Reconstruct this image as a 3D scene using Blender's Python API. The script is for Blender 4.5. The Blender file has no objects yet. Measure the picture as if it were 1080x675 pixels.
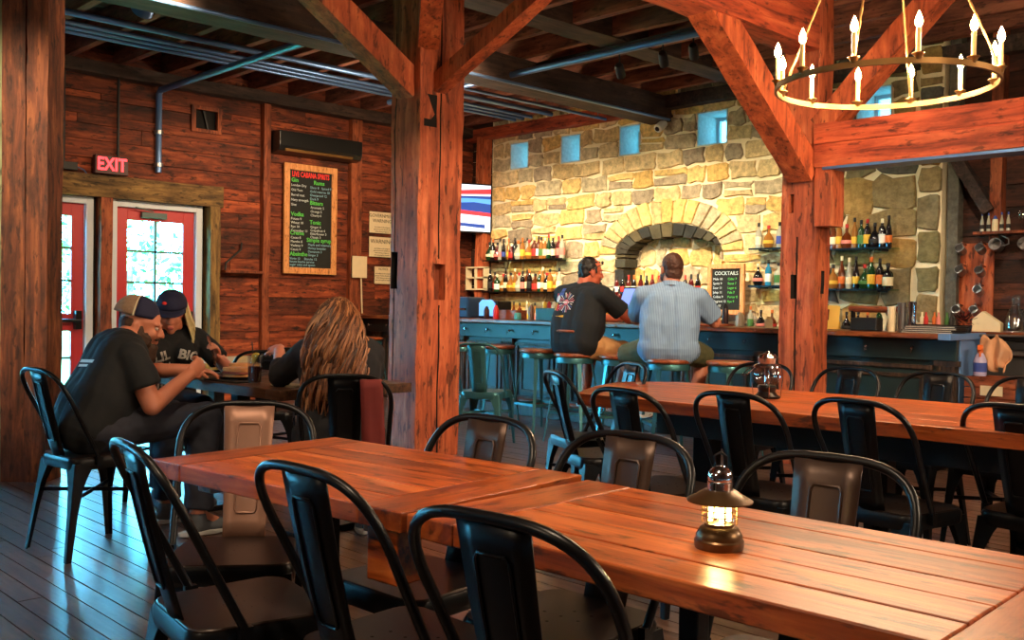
import bpy, bmesh, math, random
from mathutils import Vector, Matrix, Euler
random.seed(11)
PI = math.pi
C = bpy.context.scene.collection
scene = bpy.context.scene

# ------------------------------------------------------------------ camera
CAM_H = 1.17
F_PX, PITCH, ROLL, YAW = 1034.0, -0.0166, 0.0156, 0.7994
_fw = Vector((-math.sin(YAW) * math.cos(PITCH), math.cos(YAW) * math.cos(PITCH), math.sin(PITCH)))
_r = Vector((math.cos(YAW), math.sin(YAW), 0))
_u = _r.cross(_fw)
_R = math.cos(ROLL) * _r + math.sin(ROLL) * _u
_U = -math.sin(ROLL) * _r + math.cos(ROLL) * _u
cam_data = bpy.data.cameras.new('camera')
cam = bpy.data.objects.new('camera', cam_data)
C.objects.link(cam)
cam_data.sensor_width = 36.0
cam_data.lens = F_PX / 1080 * 36.0
cam_data.clip_start = 0.05
m = Matrix((_R, _U, -_fw)).transposed().to_4x4()
m.translation = (0, 0, CAM_H)
cam.matrix_world = m
scene.camera = cam

# ------------------------------------------------------------------ mesh builder
def lin(c):
    return tuple((x / 12.92 if x <= 0.04045 else ((x + 0.055) / 1.055) ** 2.4) for x in c)

def rgb(r, g, b):
    return lin((r / 255, g / 255, b / 255)) + (1.0,)

BEVELS = []
def add_bevels():
    for ob, w, sg in BEVELS:
        b = ob.modifiers.new('bevel', 'BEVEL'); b.width = w; b.segments = sg; b.limit_method = 'ANGLE'; b.angle_limit = math.radians(35)
TMP = bpy.data.scenes.new('workbench')
def baked(objs):
    """final mesh of objs[0] after its modifiers, worked out in a scratch scene"""
    for o in objs:
        if o.name not in TMP.collection.objects: TMP.collection.objects.link(o)
    with bpy.context.temp_override(scene=TMP, view_layer=TMP.view_layers[0]):
        TMP.view_layers[0].update()
        dg = bpy.context.evaluated_depsgraph_get(); dg.update()
        me = bpy.data.meshes.new_from_object(objs[0].evaluated_get(dg))
    for o in objs: TMP.collection.objects.unlink(o)
    return me

class MB:
    def __init__(self):
        self.v = []; self.f = []; self.m = []
    def add(self, vs, fs, m=0):
        n = len(self.v)
        self.v += [Vector(p) for p in vs]
        self.f += [tuple(i + n for i in f) for f in fs]
        self.m += [m] * len(fs)
        return self
    def box(self, x0, x1, y0, y1, z0, z1, m=0):
        vs = [(x0, y0, z0), (x1, y0, z0), (x1, y1, z0), (x0, y1, z0), (x0, y0, z1), (x1, y0, z1), (x1, y1, z1), (x0, y1, z1)]
        return self.add(vs, [(0, 3, 2, 1), (4, 5, 6, 7), (0, 1, 5, 4), (1, 2, 6, 5), (2, 3, 7, 6), (3, 0, 4, 7)], m)
    def obox(self, c, s, M=None, m=0):
        M = M or Matrix.Identity(3)
        c = Vector(c)
        vs = [c + M @ Vector((sx * s[0] / 2, sy * s[1] / 2, sz * s[2] / 2)) for sz in (-1, 1) for (sx, sy) in ((-1, -1), (1, -1), (1, 1), (-1, 1))]
        return self.add(vs, [(0, 3, 2, 1), (4, 5, 6, 7), (0, 1, 5, 4), (1, 2, 6, 5), (2, 3, 7, 6), (3, 0, 4, 7)], m)
    def bar(self, p0, p1, w, h, up=(0, 0, 1), w1=None, h1=None, m=0):
        p0 = Vector(p0); p1 = Vector(p1); d = (p1 - p0).normalized()
        u = Vector(up)
        if abs(d.dot(u)) > 0.99: u = Vector((0, 1, 0))
        s = d.cross(u).normalized(); u = s.cross(d)
        w1 = w if w1 is None else w1; h1 = h if h1 is None else h1
        vs = []
        for p, a, b in ((p0, w, h), (p1, w1, h1)):
            vs += [p - s * a / 2 - u * b / 2, p + s * a / 2 - u * b / 2, p + s * a / 2 + u * b / 2, p - s * a / 2 + u * b / 2]
        return self.add(vs, [(0, 1, 2, 3), (7, 6, 5, 4), (0, 4, 5, 1), (1, 5, 6, 2), (2, 6, 7, 3), (3, 7, 4, 0)], m)
    def tube(self, pts, r, seg=8, closed=False, m=0, cap=True):
        pts = [Vector(p) for p in pts]; n = len(pts)
        rs = r if isinstance(r, (list, tuple)) else [r] * n
        base = None; rings = []
        prev = None
        for i in range(n):
            if closed: t = pts[(i + 1) % n] - pts[i - 1]
            else: t = pts[min(i + 1, n - 1)] - pts[max(i - 1, 0)]
            t.normalize()
            if prev is None:
                a = Vector((0, 0, 1)) if abs(t.z) < 0.9 else Vector((1, 0, 0))
                nrm = t.cross(a).normalized()
            else:
                nrm = (prev - t * prev.dot(t)).normalized()
            prev = nrm; b = t.cross(nrm)
            rings.append([pts[i] + (nrm * math.cos(2 * PI * k / seg) + b * math.sin(2 * PI * k / seg)) * rs[i] for k in range(seg)])
        vs = [p for rg in rings for p in rg]; fs = []
        for i in range(n if closed else n - 1):
            j = (i + 1) % n
            for k in range(seg):
                l = (k + 1) % seg
                fs.append((i * seg + k, i * seg + l, j * seg + l, j * seg + k))
        if not closed and cap:
            fs.append(tuple(range(seg - 1, -1, -1))); fs.append(tuple((n - 1) * seg + k for k in range(seg)))
        return self.add(vs, fs, m)
    def lathe(self, prof, c=(0, 0, 0), seg=20, M=None, m=0):
        c = Vector(c); M = M or Matrix.Identity(3); vs = []; fs = []
        n = len(prof)
        for (r, z) in prof:
            for k in range(seg):
                a = 2 * PI * k / seg
                vs.append(c + M @ Vector((r * math.cos(a), r * math.sin(a), z)))
        for i in range(n - 1):
            for k in range(seg):
                l = (k + 1) % seg
                fs.append((i * seg + k, i * seg + l, (i + 1) * seg + l, (i + 1) * seg + k))
        if prof[0][0] > 1e-5: fs.append(tuple(range(seg - 1, -1, -1)))
        if prof[-1][0] > 1e-5: fs.append(tuple((n - 1) * seg + k for k in range(seg)))
        return self.add(vs, fs, m)
    def capsule(self, p0, p1, r0, r1, seg=14, flat0=False, flat1=False, m=0):
        p0 = Vector(p0); p1 = Vector(p1); d = p1 - p0; L = d.length
        M = d.to_track_quat('Z', 'Y').to_matrix() if L > 1e-6 else Matrix.Identity(3)
        prof = []
        if flat0: prof += [(0, 0), (r0, 0)]
        else: prof += [(r0 * math.sin(a), -r0 * math.cos(a)) for a in [i * PI / 2 / 5 for i in range(6)]]
        if flat1: prof += [(r1, L), (0, L)]
        else: prof += [(r1 * math.cos(a), L + r1 * math.sin(a)) for a in [i * PI / 2 / 5 for i in range(6)]]
        return self.lathe(prof, p0, seg, M, m)
    def ell(self, c, r, M=None, seg=16, m=0):
        c = Vector(c); M = M or Matrix.Identity(3); vs = []; fs = []; nr = seg // 2
        vs.append(c + M @ Vector((0, 0, -r[2])))
        for i in range(1, nr):
            a = -PI / 2 + PI * i / nr
            for k in range(seg):
                b = 2 * PI * k / seg
                vs.append(c + M @ Vector((r[0] * math.cos(a) * math.cos(b), r[1] * math.cos(a) * math.sin(b), r[2] * math.sin(a))))
        vs.append(c + M @ Vector((0, 0, r[2])))
        for k in range(seg):
            l = (k + 1) % seg
            fs.append((0, 1 + l, 1 + k))
            for i in range(nr - 2):
                a = 1 + i * seg
                fs.append((a + k, a + l, a + seg + l, a + seg + k))
            fs.append((1 + (nr - 2) * seg + k, 1 + (nr - 2) * seg + l, len(vs) - 1))
        return self.add(vs, fs, m)
    def prism(self, poly, o, ex, ey, ez, depth, m=0):
        """polygon in the plane (o, ex, ey), extruded by depth along ez"""
        o = Vector(o); ex = Vector(ex); ey = Vector(ey); ez = Vector(ez); n = len(poly)
        vs = [o + ex * a + ey * b for a, b in poly] + [o + ex * a + ey * b + ez * depth for a, b in poly]
        fs = [tuple(range(n - 1, -1, -1)), tuple(range(n, 2 * n))] + [(i, (i + 1) % n, n + (i + 1) % n, n + i) for i in range(n)]
        return self.add(vs, fs, m)
    def xf(self, M):
        self.v = [M @ p for p in self.v]; return self
    def mesh(self, name, mats, smooth=None, origin=(0, 0, 0)):
        o = Vector(origin)
        me = bpy.data.meshes.new(name)
        me.from_pydata([tuple(p - o) for p in self.v], [], self.f)
        for mt in (mats if isinstance(mats, (list, tuple)) else [mats]): me.materials.append(mt)
        if any(self.m): me.polygons.foreach_set('material_index', self.m)
        bm = bmesh.new(); bm.from_mesh(me); bmesh.ops.recalc_face_normals(bm, faces=bm.faces); bm.to_mesh(me); bm.free()
        if smooth is not None:
            me.polygons.foreach_set('use_smooth', [True] * len(me.polygons))
            me.set_sharp_from_angle(angle=math.radians(smooth))
        me.update()
        return me
    def build(self, name, mats, parent=None, smooth=None, bevel=0, origin=(0, 0, 0), bseg=2):
        ob = bpy.data.objects.new(name, self.mesh(name, mats, smooth, origin))
        C.objects.link(ob)
        if parent is not None: ob.parent = parent
        else: ob.location = origin
        if bevel: BEVELS.append((ob, bevel, bseg))
        return ob

def tag(o, label, cat, group=None, kind=None):
    if label: o['label'] = label
    if cat: o['category'] = cat
    if group: o['group'] = group
    if kind: o['kind'] = kind
    return o

def thing(name, label, cat, loc=(0, 0, 0), rotz=0.0, group=None):
    o = bpy.data.objects.new(name, None); C.objects.link(o)
    o.empty_display_size = 0.1
    o.location = loc; o.rotation_euler = (0, 0, rotz)
    return tag(o, label, cat, group)

def struct(name, mb, mats, parent=None, smooth=None, bevel=0):
    o = mb.build(name, mats, parent, smooth, bevel)
    if parent is None: o['kind'] = 'structure'
    return o

def kids(o):
    return [c for c in bpy.data.objects if c.parent == o]

def dup(root, loc, rotz, label=None, group=None, tree=None):
    """a copy of a thing with copies of its parts and sub-parts (mesh data shared)"""
    tree = tree or TREES.setdefault(root.name, [(c, kids(c)) for c in kids(root)])
    r = root.copy(); C.objects.link(r); r.location = loc; r.rotation_euler = (0, 0, rotz)
    if label: r['label'] = label
    if group: r['group'] = group
    for c, gs in tree:
        cc = c.copy(); C.objects.link(cc); cc.parent = r
        for g in gs:
            gg = g.copy(); C.objects.link(gg); gg.parent = cc
    return r
TREES = {}

def text_mesh(s, size, align='CENTER', extrude=0.0008, bold=0.0, spacing=1.0):
    cu = bpy.data.curves.new('t', 'FONT'); cu.body = s; cu.size = size; cu.align_x = align; cu.align_y = 'CENTER'
    cu.extrude = extrude; cu.offset = bold; cu.space_character = spacing; cu.resolution_u = 2
    o = bpy.data.objects.new('t', cu)
    me = baked([o])
    bpy.data.objects.remove(o); bpy.data.curves.remove(cu)
    return me

def text(name, s, size, mat, parent, o, ex, ey, align='CENTER', bold=0.0, extrude=0.0008, sx=1.0, curve=None):
    """lettering in the plane at o (parent's local frame) with reading direction ex and up direction ey"""
    me = text_mesh(s, size, align, extrude, bold)
    ex = Vector(ex).normalized(); ey = Vector(ey).normalized(); ez = ex.cross(ey)
    M = Matrix((ex * sx, ey, ez)).transposed().to_4x4(); M.translation = Vector(o)
    me.transform(M)
    if curve: 
        for v in me.vertices: v.co = curve(v.co)
    me.materials.clear(); me.materials.append(mat); me.name = name
    ob = bpy.data.objects.new(name, me); C.objects.link(ob)
    if parent is not None: ob.parent = parent
    return ob

def join_text(name, specs, mat, parent):
    """several lines of lettering as one mesh: specs = (s, size, align, o, ex, ey)"""
    vs = []; fs = []
    for (s, size, align, o, ex, ey) in specs:
        me = text_mesh(s, size, align, 0.0006)
        ex = Vector(ex).normalized(); ey = Vector(ey).normalized(); ez = ex.cross(ey)
        M = Matrix((ex, ey, ez)).transposed().to_4x4(); M.translation = Vector(o)
        n = len(vs); vs += [M @ v.co for v in me.vertices]; fs += [tuple(i + n for i in p.vertices) for p in me.polygons]
        bpy.data.meshes.remove(me)
    me = bpy.data.meshes.new(name); me.from_pydata([tuple(v) for v in vs], [], fs); me.materials.append(mat)
    ob = bpy.data.objects.new(name, me); C.objects.link(ob); ob.parent = parent
    return ob

# ------------------------------------------------------------------ materials
def new_mat(name):
    mt = bpy.data.materials.new(name); mt.use_nodes = True
    nt = mt.node_tree; b = nt.nodes['Principled BSDF']
    return mt, nt, b

def N(nt, t, **kw):
    n = nt.nodes.new(t)
    for k, v in kw.items():
        if k.startswith('i_'): n.inputs[k[2:].replace('_', ' ')].default_value = v
        else: setattr(n, k, v)
    return n

def plain(name, col, rough=0.5, metal=0.0, vary=0.12, scale=8.0, bump=0.0, emit=None, es=0.0, spec=None, coat=0.0):
    mt, nt, b = new_mat(name)
    tc = N(nt, 'ShaderNodeTexCoord')
    no = N(nt, 'ShaderNodeTexNoise'); no.inputs['Scale'].default_value = scale; no.inputs['Detail'].default_value = 5
    nt.links.new(tc.outputs['Object'], no.inputs['Vector'])
    mx = N(nt, 'ShaderNodeMix', data_type='RGBA')
    mx.inputs['A'].default_value = tuple(c * (1 - vary) for c in col[:3]) + (1,)
    mx.inputs['B'].default_value = tuple(min(1, c * (1 + vary)) for c in col[:3]) + (1,)
    nt.links.new(no.outputs['Fac'], mx.inputs['Factor'])
    nt.links.new(mx.outputs['Result'], b.inputs['Base Color'])
    b.inputs['Roughness'].default_value = rough; b.inputs['Metallic'].default_value = metal
    if spec is not None: b.inputs['Specular IOR Level'].default_value = spec
    if coat: b.inputs['Coat Weight'].default_value = coat; b.inputs['Coat Roughness'].default_value = 0.15
    if bump:
        bp = N(nt, 'ShaderNodeBump'); bp.inputs['Strength'].default_value = bump; bp.inputs['Distance'].default_value = 0.01
        nt.links.new(no.outputs['Fac'], bp.inputs['Height']); nt.links.new(bp.outputs['Normal'], b.inputs['Normal'])
    if emit is not None:
        b.inputs['Emission Color'].default_value = emit; b.inputs['Emission Strength'].default_value = es
    return mt

def wood(name, c_dark, c_mid, c_light, axis='X', scale=3.0, rough=0.6, island=0.35, bump=0.35, stretch=9.0, knots=0.5, spec=0.4, specks=0.6):
    mt, nt, b = new_mat(name)
    L = nt.links.new
    tc = N(nt, 'ShaderNodeTexCoord'); geo = N(nt, 'ShaderNodeNewGeometry')
    off = N(nt, 'ShaderNodeVectorMath', operation='SCALE'); off.inputs[0].default_value = (17.3, 9.1, 23.7)
    L(geo.outputs['Random Per Island'], off.inputs['Scale'])
    ad = N(nt, 'ShaderNodeVectorMath', operation='ADD'); L(tc.outputs['Object'], ad.inputs[0]); L(off.outputs['Vector'], ad.inputs[1])
    mp = N(nt, 'ShaderNodeMapping'); s = [scale * stretch] * 3; s['XYZ'.index(axis)] = scale; mp.inputs['Scale'].default_value = s
    L(ad.outputs['Vector'], mp.inputs['Vector'])
    n1 = N(nt, 'ShaderNodeTexNoise'); n1.inputs['Scale'].default_value = 1.0; n1.inputs['Detail'].default_value = 8; n1.inputs['Roughness'].default_value = 0.65; n1.inputs['Distortion'].default_value = 0.6
    L(mp.outputs['Vector'], n1.inputs['Vector'])
    mp2 = N(nt, 'ShaderNodeMapping'); s2 = [scale * 1.6] * 3; s2['XYZ'.index(axis)] = scale * 0.7; mp2.inputs['Scale'].default_value = s2
    L(ad.outputs['Vector'], mp2.inputs['Vector'])
    n2 = N(nt, 'ShaderNodeTexNoise'); n2.inputs['Scale'].default_value = 1.3; n2.inputs['Detail'].default_value = 6; n2.inputs['Roughness'].default_value = 0.7
    L(mp2.outputs['Vector'], n2.inputs['Vector'])
    rp = N(nt, 'ShaderNodeValToRGB'); e = rp.color_ramp.elements
    e[0].position = 0.32; e[0].color = c_dark; e[1].position = 0.68; e[1].color = c_light
    k = e.new(0.5); k.color = c_mid
    L(n1.outputs['Fac'], rp.inputs['Fac'])
    # dark weathered patches
    r2 = N(nt, 'ShaderNodeValToRGB'); q = r2.color_ramp.elements
    q[0].position = 0.33; q[0].color = (1 - knots,) * 3 + (1,); q[1].position = 0.55; q[1].color = (1, 1, 1, 1)
    L(n2.outputs['Fac'], r2.inputs['Fac'])
    mu = N(nt, 'ShaderNodeMix', data_type='RGBA', blend_type='MULTIPLY'); mu.inputs['Factor'].default_value = 1.0
    L(rp.outputs['Color'], mu.inputs['A']); L(r2.outputs['Color'], mu.inputs['B'])
    # worm holes, nail stains and short drying cracks
    mp3 = N(nt, 'ShaderNodeMapping'); s3 = [scale * 7] * 3; s3['XYZ'.index(axis)] = scale * 2.2; mp3.inputs['Scale'].default_value = s3
    L(ad.outputs['Vector'], mp3.inputs['Vector'])
    n3 = N(nt, 'ShaderNodeTexNoise'); n3.inputs['Scale'].default_value = 2.0; n3.inputs['Detail'].default_value = 4; n3.inputs['Roughness'].default_value = 0.6
    L(mp3.outputs['Vector'], n3.inputs['Vector'])
    r3 = N(nt, 'ShaderNodeValToRGB'); q3 = r3.color_ramp.elements
    q3[0].position = 0.355; q3[0].color = (1 - specks,) * 3 + (1,); q3[1].position = 0.43; q3[1].color = (1, 1, 1, 1)
    L(n3.outputs['Fac'], r3.inputs['Fac'])
    mu3 = N(nt, 'ShaderNodeMix', data_type='RGBA', blend_type='MULTIPLY'); mu3.inputs['Factor'].default_value = 1.0
    L(mu.outputs['Result'], mu3.inputs['A']); L(r3.outputs['Color'], mu3.inputs['B']); mu = mu3
    hs = N(nt, 'ShaderNodeHueSaturation')
    mr = N(nt, 'ShaderNodeMapRange'); mr.inputs['To Min'].default_value = 1 - island; mr.inputs['To Max'].default_value = 1 + island
    L(geo.outputs['Random Per Island'], mr.inputs['Value']); L(mr.outputs['Result'], hs.inputs['Value'])
    L(mu.outputs['Result'], hs.inputs['Color']); L(hs.outputs['Color'], b.inputs['Base Color'])
    b.inputs['Roughness'].default_value = rough; b.inputs['Specular IOR Level'].default_value = spec
    bp = N(nt, 'ShaderNodeBump'); bp.inputs['Strength'].default_value = bump; bp.inputs['Distance'].default_value = 0.006
    L(n1.outputs['Fac'], bp.inputs['Height']); L(bp.outputs['Normal'], b.inputs['Normal'])
    return mt

def islands(name, cols, rough=0.8, noise=0.3, scale=6.0, bump=0.5, spec=0.3):
    """each loose piece of the mesh gets its own colour from the list"""
    mt, nt, b = new_mat(name); L = nt.links.new
    geo = N(nt, 'ShaderNodeNewGeometry'); tc = N(nt, 'ShaderNodeTexCoord')
    rp = N(nt, 'ShaderNodeValToRGB'); rp.color_ramp.interpolation = 'CONSTANT'
    e = rp.color_ramp.elements; n = len(cols)
    e[0].position = 0; e[0].color = cols[0]; e[1].position = 1.0 / n; e[1].color = cols[1 % n]
    for i in range(2, n):
        k = e.new(i / n); k.color = cols[i]
    L(geo.outputs['Random Per Island'], rp.inputs['Fac'])
    no = N(nt, 'ShaderNodeTexNoise'); no.inputs['Scale'].default_value = scale; no.inputs['Detail'].default_value = 8; no.inputs['Roughness'].default_value = 0.7
    L(tc.outputs['Object'], no.inputs['Vector'])
    mr = N(nt, 'ShaderNodeMapRange'); mr.inputs['From Min'].default_value = 0.3; mr.inputs['From Max'].default_value = 0.7
    mr.inputs['To Min'].default_value = 1 - noise; mr.inputs['To Max'].default_value = 1 + noise
    L(no.outputs['Fac'], mr.inputs['Value'])
    hs = N(nt, 'ShaderNodeHueSaturation'); L(rp.outputs['Color'], hs.inputs['Color']); L(mr.outputs['Result'], hs.inputs['Value'])
    L(hs.outputs['Color'], b.inputs['Base Color'])
    b.inputs['Roughness'].default_value = rough; b.inputs['Specular IOR Level'].default_value = spec
    bp = N(nt, 'ShaderNodeBump'); bp.inputs['Strength'].default_value = bump; bp.inputs['Distance'].default_value = 0.02
    L(no.outputs['Fac'], bp.inputs['Height']); L(bp.outputs['Normal'], b.inputs['Normal'])
    return mt

def pane_glass(name, tint=(1, 1, 1, 1), refl=0.08):
    mt = bpy.data.materials.new(name); mt.use_nodes = True; nt = mt.node_tree
    nt.nodes.clear()
    out = N(nt, 'ShaderNodeOutputMaterial'); mx = N(nt, 'ShaderNodeMixShader'); tr = N(nt, 'ShaderNodeBsdfTransparent'); gl = N(nt, 'ShaderNodeBsdfGlossy')
    no = N(nt, 'ShaderNodeTexNoise'); no.inputs['Scale'].default_value = 3.0
    mr = N(nt, 'ShaderNodeMapRange'); mr.inputs['To Min'].default_value = refl * 0.7; mr.inputs['To Max'].default_value = refl * 1.3
    nt.links.new(no.outputs['Fac'], mr.inputs['Value']); nt.links.new(mr.outputs['Result'], mx.inputs['Fac'])
    tr.inputs['Color'].default_value = tint; gl.inputs['Roughness'].default_value = 0.05
    nt.links.new(tr.outputs[0], mx.inputs[1]); nt.links.new(gl.outputs[0], mx.inputs[2]); nt.links.new(mx.outputs[0], out.inputs['Surface'])
    return mt

M = {}
M['floor'] = wood('floor_boards', rgb(60, 40, 32), rgb(94, 68, 54), rgb(124, 94, 76), 'X', 2.2, 0.30, 0.25, 0.06, 10, 0.4, spec=1.0)
M['gap'] = plain('dark_gap', rgb(12, 8, 7), 0.9)
M['barn'] = wood('barn_boards', rgb(58, 24, 14), rgb(124, 54, 28), rgb(166, 84, 46), 'Y', 1.8, 0.75, 0.4, 0.4, 9, 0.8, specks=0.75)
M['barn_dark'] = wood('dark_boards', rgb(36, 18, 13), rgb(66, 34, 22), rgb(96, 52, 34), 'X', 2.0, 0.75, 0.4, 0.4, 9, 0.6)
M['stud'] = wood('stud_wood', rgb(80, 36, 20), rgb(136, 66, 36), rgb(168, 92, 54), 'Z', 2.5, 0.7, 0.1, 0.4, 8, 0.6)
M['lintel'] = wood('weathered_oak', rgb(66, 48, 24), rgb(112, 84, 44), rgb(150, 118, 66), 'Y', 2.2, 0.75, 0.15, 0.4, 8, 0.55)
M['lintel_z'] = wood('weathered_oak_post', rgb(66, 48, 24), rgb(112, 84, 44), rgb(150, 118, 66), 'Z', 2.2, 0.75, 0.15, 0.4, 8, 0.55)
M['post'] = wood('hewn_post', rgb(112, 48, 28), rgb(182, 88, 52), rgb(212, 122, 80), 'Z', 1.6, 0.7, 0.05, 0.7, 10, 0.5, specks=0.7)
M['post_old'] = wood('old_post_boards', rgb(54, 28, 16), rgb(112, 58, 32), rgb(158, 92, 52), 'Z', 2.0, 0.75, 0.3, 0.5, 9, 0.7)
M['post_green'] = wood('green_post_board', rgb(80, 90, 60), rgb(122, 132, 94), rgb(150, 156, 116), 'Z', 2.0, 0.75, 0.1, 0.4, 9, 0.5)
M['beamX'] = wood('hewn_beam_x', rgb(104, 38, 22), rgb(176, 74, 42), rgb(206, 104, 62), 'X', 1.6, 0.7, 0.1, 0.55, 10, 0.5)
M['beamY'] = wood('hewn_beam_y', rgb(104, 38, 22), rgb(176, 74, 42), rgb(206, 104, 62), 'Y', 1.6, 0.7, 0.1, 0.55, 10, 0.5)
M['beamZ'] = wood('hewn_brace', rgb(106, 44, 24), rgb(178, 82, 44), rgb(208, 112, 66), 'Z', 2.0, 0.7, 0.1, 0.5, 6, 0.4)
M['girder'] = wood('dark_girder', rgb(36, 26, 22), rgb(62, 45, 38), rgb(90, 66, 56), 'Y', 1.6, 0.75, 0.1, 0.5, 9, 0.5)
M['joist'] = wood('ceiling_joist_wood', rgb(82, 42, 32), rgb(126, 70, 52), rgb(160, 98, 74), 'X', 1.8, 0.75, 0.25, 0.4, 9, 0.5)
M['deck'] = wood('ceiling_deck', rgb(54, 34, 28), rgb(82, 54, 44), rgb(106, 74, 60), 'Y', 1.5, 0.8, 0.2, 0.3, 8, 0.5)
M['table'] = wood('table_planks', rgb(106, 44, 16), rgb(172, 80, 32), rgb(206, 112, 52), 'X', 2.0, 0.33, 0.13, 0.22, 14, 0.5, spec=0.5, specks=0.7)
M['table_end'] = wood('table_breadboard', rgb(102, 42, 16), rgb(162, 74, 28), rgb(196, 104, 46), 'Y', 2.2, 0.33, 0.14, 0.22, 12, 0.42, spec=0.5)
M['table_dark'] = wood('dark_table_wood', rgb(48, 30, 20), rgb(84, 54, 36), rgb(118, 80, 54), 'X', 2.4, 0.4, 0.15, 0.25, 11, 0.4)
M['table_lit'] = wood('lit_table_wood', rgb(150, 116, 50), rgb(196, 160, 76), rgb(214, 184, 104), 'Y', 2.4, 0.35, 0.12, 0.15, 11, 0.2)  # light striking the wood put into its yellow
M['bartop'] = wood('bar_top_wood', rgb(78, 36, 20), rgb(132, 70, 40), rgb(170, 104, 64), 'X', 2.6, 0.3, 0.15, 0.3, 10, 0.4, spec=0.6)
M['barfront'] = plain('bar_paint', rgb(30, 50, 54), 0.38, 0, 0.35, 5, 0.1)
M['barblack'] = wood('bar_black_wood', rgb(34, 28, 26), rgb(66, 52, 44), rgb(104, 80, 64), 'Z', 2.4, 0.45, 0.2, 0.3, 9, 0.4)
M['barrail'] = wood('bar_foot_rail', rgb(96, 44, 26), rgb(140, 72, 44), rgb(176, 98, 62), 'X', 2.4, 0.45, 0.1, 0.3, 9, 0.4)
M['metal_black'] = plain('black_metal', rgb(24, 24, 26), 0.32, 0.6, 0.2, 14, 0.03)
M['metal_dark'] = plain('gunmetal', rgb(44, 42, 42), 0.36, 0.8, 0.2, 10)
M['seat_brown'] = plain('dark_seat', rgb(42, 31, 27), 0.36, 0.45, 0.25, 6)
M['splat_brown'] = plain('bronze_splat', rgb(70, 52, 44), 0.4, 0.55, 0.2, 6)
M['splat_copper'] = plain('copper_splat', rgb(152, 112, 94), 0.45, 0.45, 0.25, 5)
M['steel'] = plain('stainless_steel', rgb(150, 150, 152), 0.3, 0.9, 0.1, 4)
M['chrome'] = plain('chrome', rgb(200, 204, 210), 0.12, 1.0, 0.05, 4)
M['brass'] = plain('aged_brass', rgb(150, 112, 66), 0.35, 0.8, 0.25, 8)
M['dark_bronze'] = plain('dark_bronze', rgb(92, 68, 42), 0.35, 0.7, 0.3, 10)
M['daylit_end'] = plain('daylight_blue_end', rgb(104, 148, 208), 0.4, 0.2, 0.2, 6)  # blue daylight on the bar end put into its colour
M['teal_metal'] = plain('teal_metal', rgb(62, 112, 116), 0.35, 0.6, 0.3, 9)
M['stool_seat'] = wood('stool_seat_wood', rgb(92, 40, 20), rgb(150, 74, 38), rgb(190, 106, 60), 'X', 4.0, 0.3, 0.15, 0.2, 9, 0.4, spec=0.6)
M['conduit'] = plain('daylit_conduit', rgb(96, 128, 176), 0.35, 0.6, 0.2, 6)  # grey metal turned blue, cool daylight on the pipes put into the colour
M['black'] = plain('matte_black', rgb(16, 16, 17), 0.55, 0, 0.2)
M['plastic_black'] = plain('black_plastic', rgb(20, 21, 22), 0.3, 0, 0.15)
M['white'] = plain('off_white', rgb(226, 222, 212), 0.6, 0, 0.05)
M['paper'] = plain('aged_paper', rgb(224, 206, 168), 0.8, 0, 0.08, 20)
M['ink'] = plain('dark_ink', rgb(48, 36, 28), 0.8)
M['door_red'] = plain('red_door_paint', rgb(178, 32, 38), 0.45, 0, 0.15, 3)
M['door_frame'] = plain('white_door_frame', rgb(196, 206, 216), 0.5, 0, 0.06)
M['muntin'] = plain('green_grey_muntin', rgb(70, 92, 90), 0.5)
M['pane'] = pane_glass('window_pane', (0.96, 1, 1, 1), 0.06)
M['pane_small'] = pane_glass('dimmed_pane', (0.36, 0.33, 0.31, 1), 0.05)  # tint darkened to dim the sky through the small windows
M['glass_shelf'] = pane_glass('shelf_glass', (0.75, 0.92, 0.86, 1), 0.14)
M['glass'] = pane_glass('clear_glass', (0.93, 0.96, 0.96, 1), 0.16)
M['cola'] = plain('dark_cola', rgb(60, 22, 10), 0.1)
M['lemon'] = plain('lemon_wedge', rgb(226, 190, 60), 0.5)
M['stone'] = islands('wall_stones', [rgb(222, 188, 122), rgb(204, 178, 130), rgb(214, 174, 104), rgb(182, 164, 134), rgb(198, 170, 120), rgb(170, 152, 126), rgb(222, 184, 116), rgb(190, 174, 140), rgb(150, 134, 112), rgb(208, 182, 136)], 0.85, 0.5, 16, 1.0)
M['stone_grey'] = islands('pillar_stones', [rgb(132, 118, 88), rgb(112, 106, 92), rgb(166, 132, 78), rgb(96, 92, 82), rgb(150, 128, 88), rgb(122, 112, 76)], 0.85, 0.45, 13, 1.0)
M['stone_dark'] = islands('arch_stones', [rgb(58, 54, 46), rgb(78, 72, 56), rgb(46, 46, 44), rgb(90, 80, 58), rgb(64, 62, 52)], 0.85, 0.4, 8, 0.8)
M['mortar'] = plain('cream_mortar', rgb(242, 226, 188), 0.9, 0, 0.12, 20, 0.5)
M['mortar_grey'] = plain('pale_mortar', rgb(206, 188, 150), 0.9, 0, 0.12, 20, 0.5)
M['reveal'] = plain('window_reveal', rgb(196, 206, 206), 0.8, 0, 0.35, 26, 0.4)
M['plaster'] = plain('dark_plaster', rgb(70, 50, 40), 0.9, 0, 0.2)
M['chalk'] = plain('chalkboard', rgb(24, 27, 27), 0.85, 0, 0.15)
M['pine'] = wood('pine_frame', rgb(186, 116, 62), rgb(214, 146, 88), rgb(232, 172, 112), 'Z', 4, 0.5, 0.08, 0.1, 9, 0.1)
M['chalk_red'] = plain('red_chalk', rgb(236, 60, 56), 0.9)
M['chalk_green'] = plain('green_chalk', rgb(90, 200, 84), 0.9)
M['chalk_white'] = plain('white_chalk', rgb(206, 218, 222), 0.9)
M['chalk_blue'] = plain('pale_blue_chalk', rgb(140, 190, 214), 0.9)
M['exit_red'] = plain('exit_letters', rgb(255, 60, 70), 0.5, emit=rgb(255, 40, 50), es=5.0)
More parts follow.
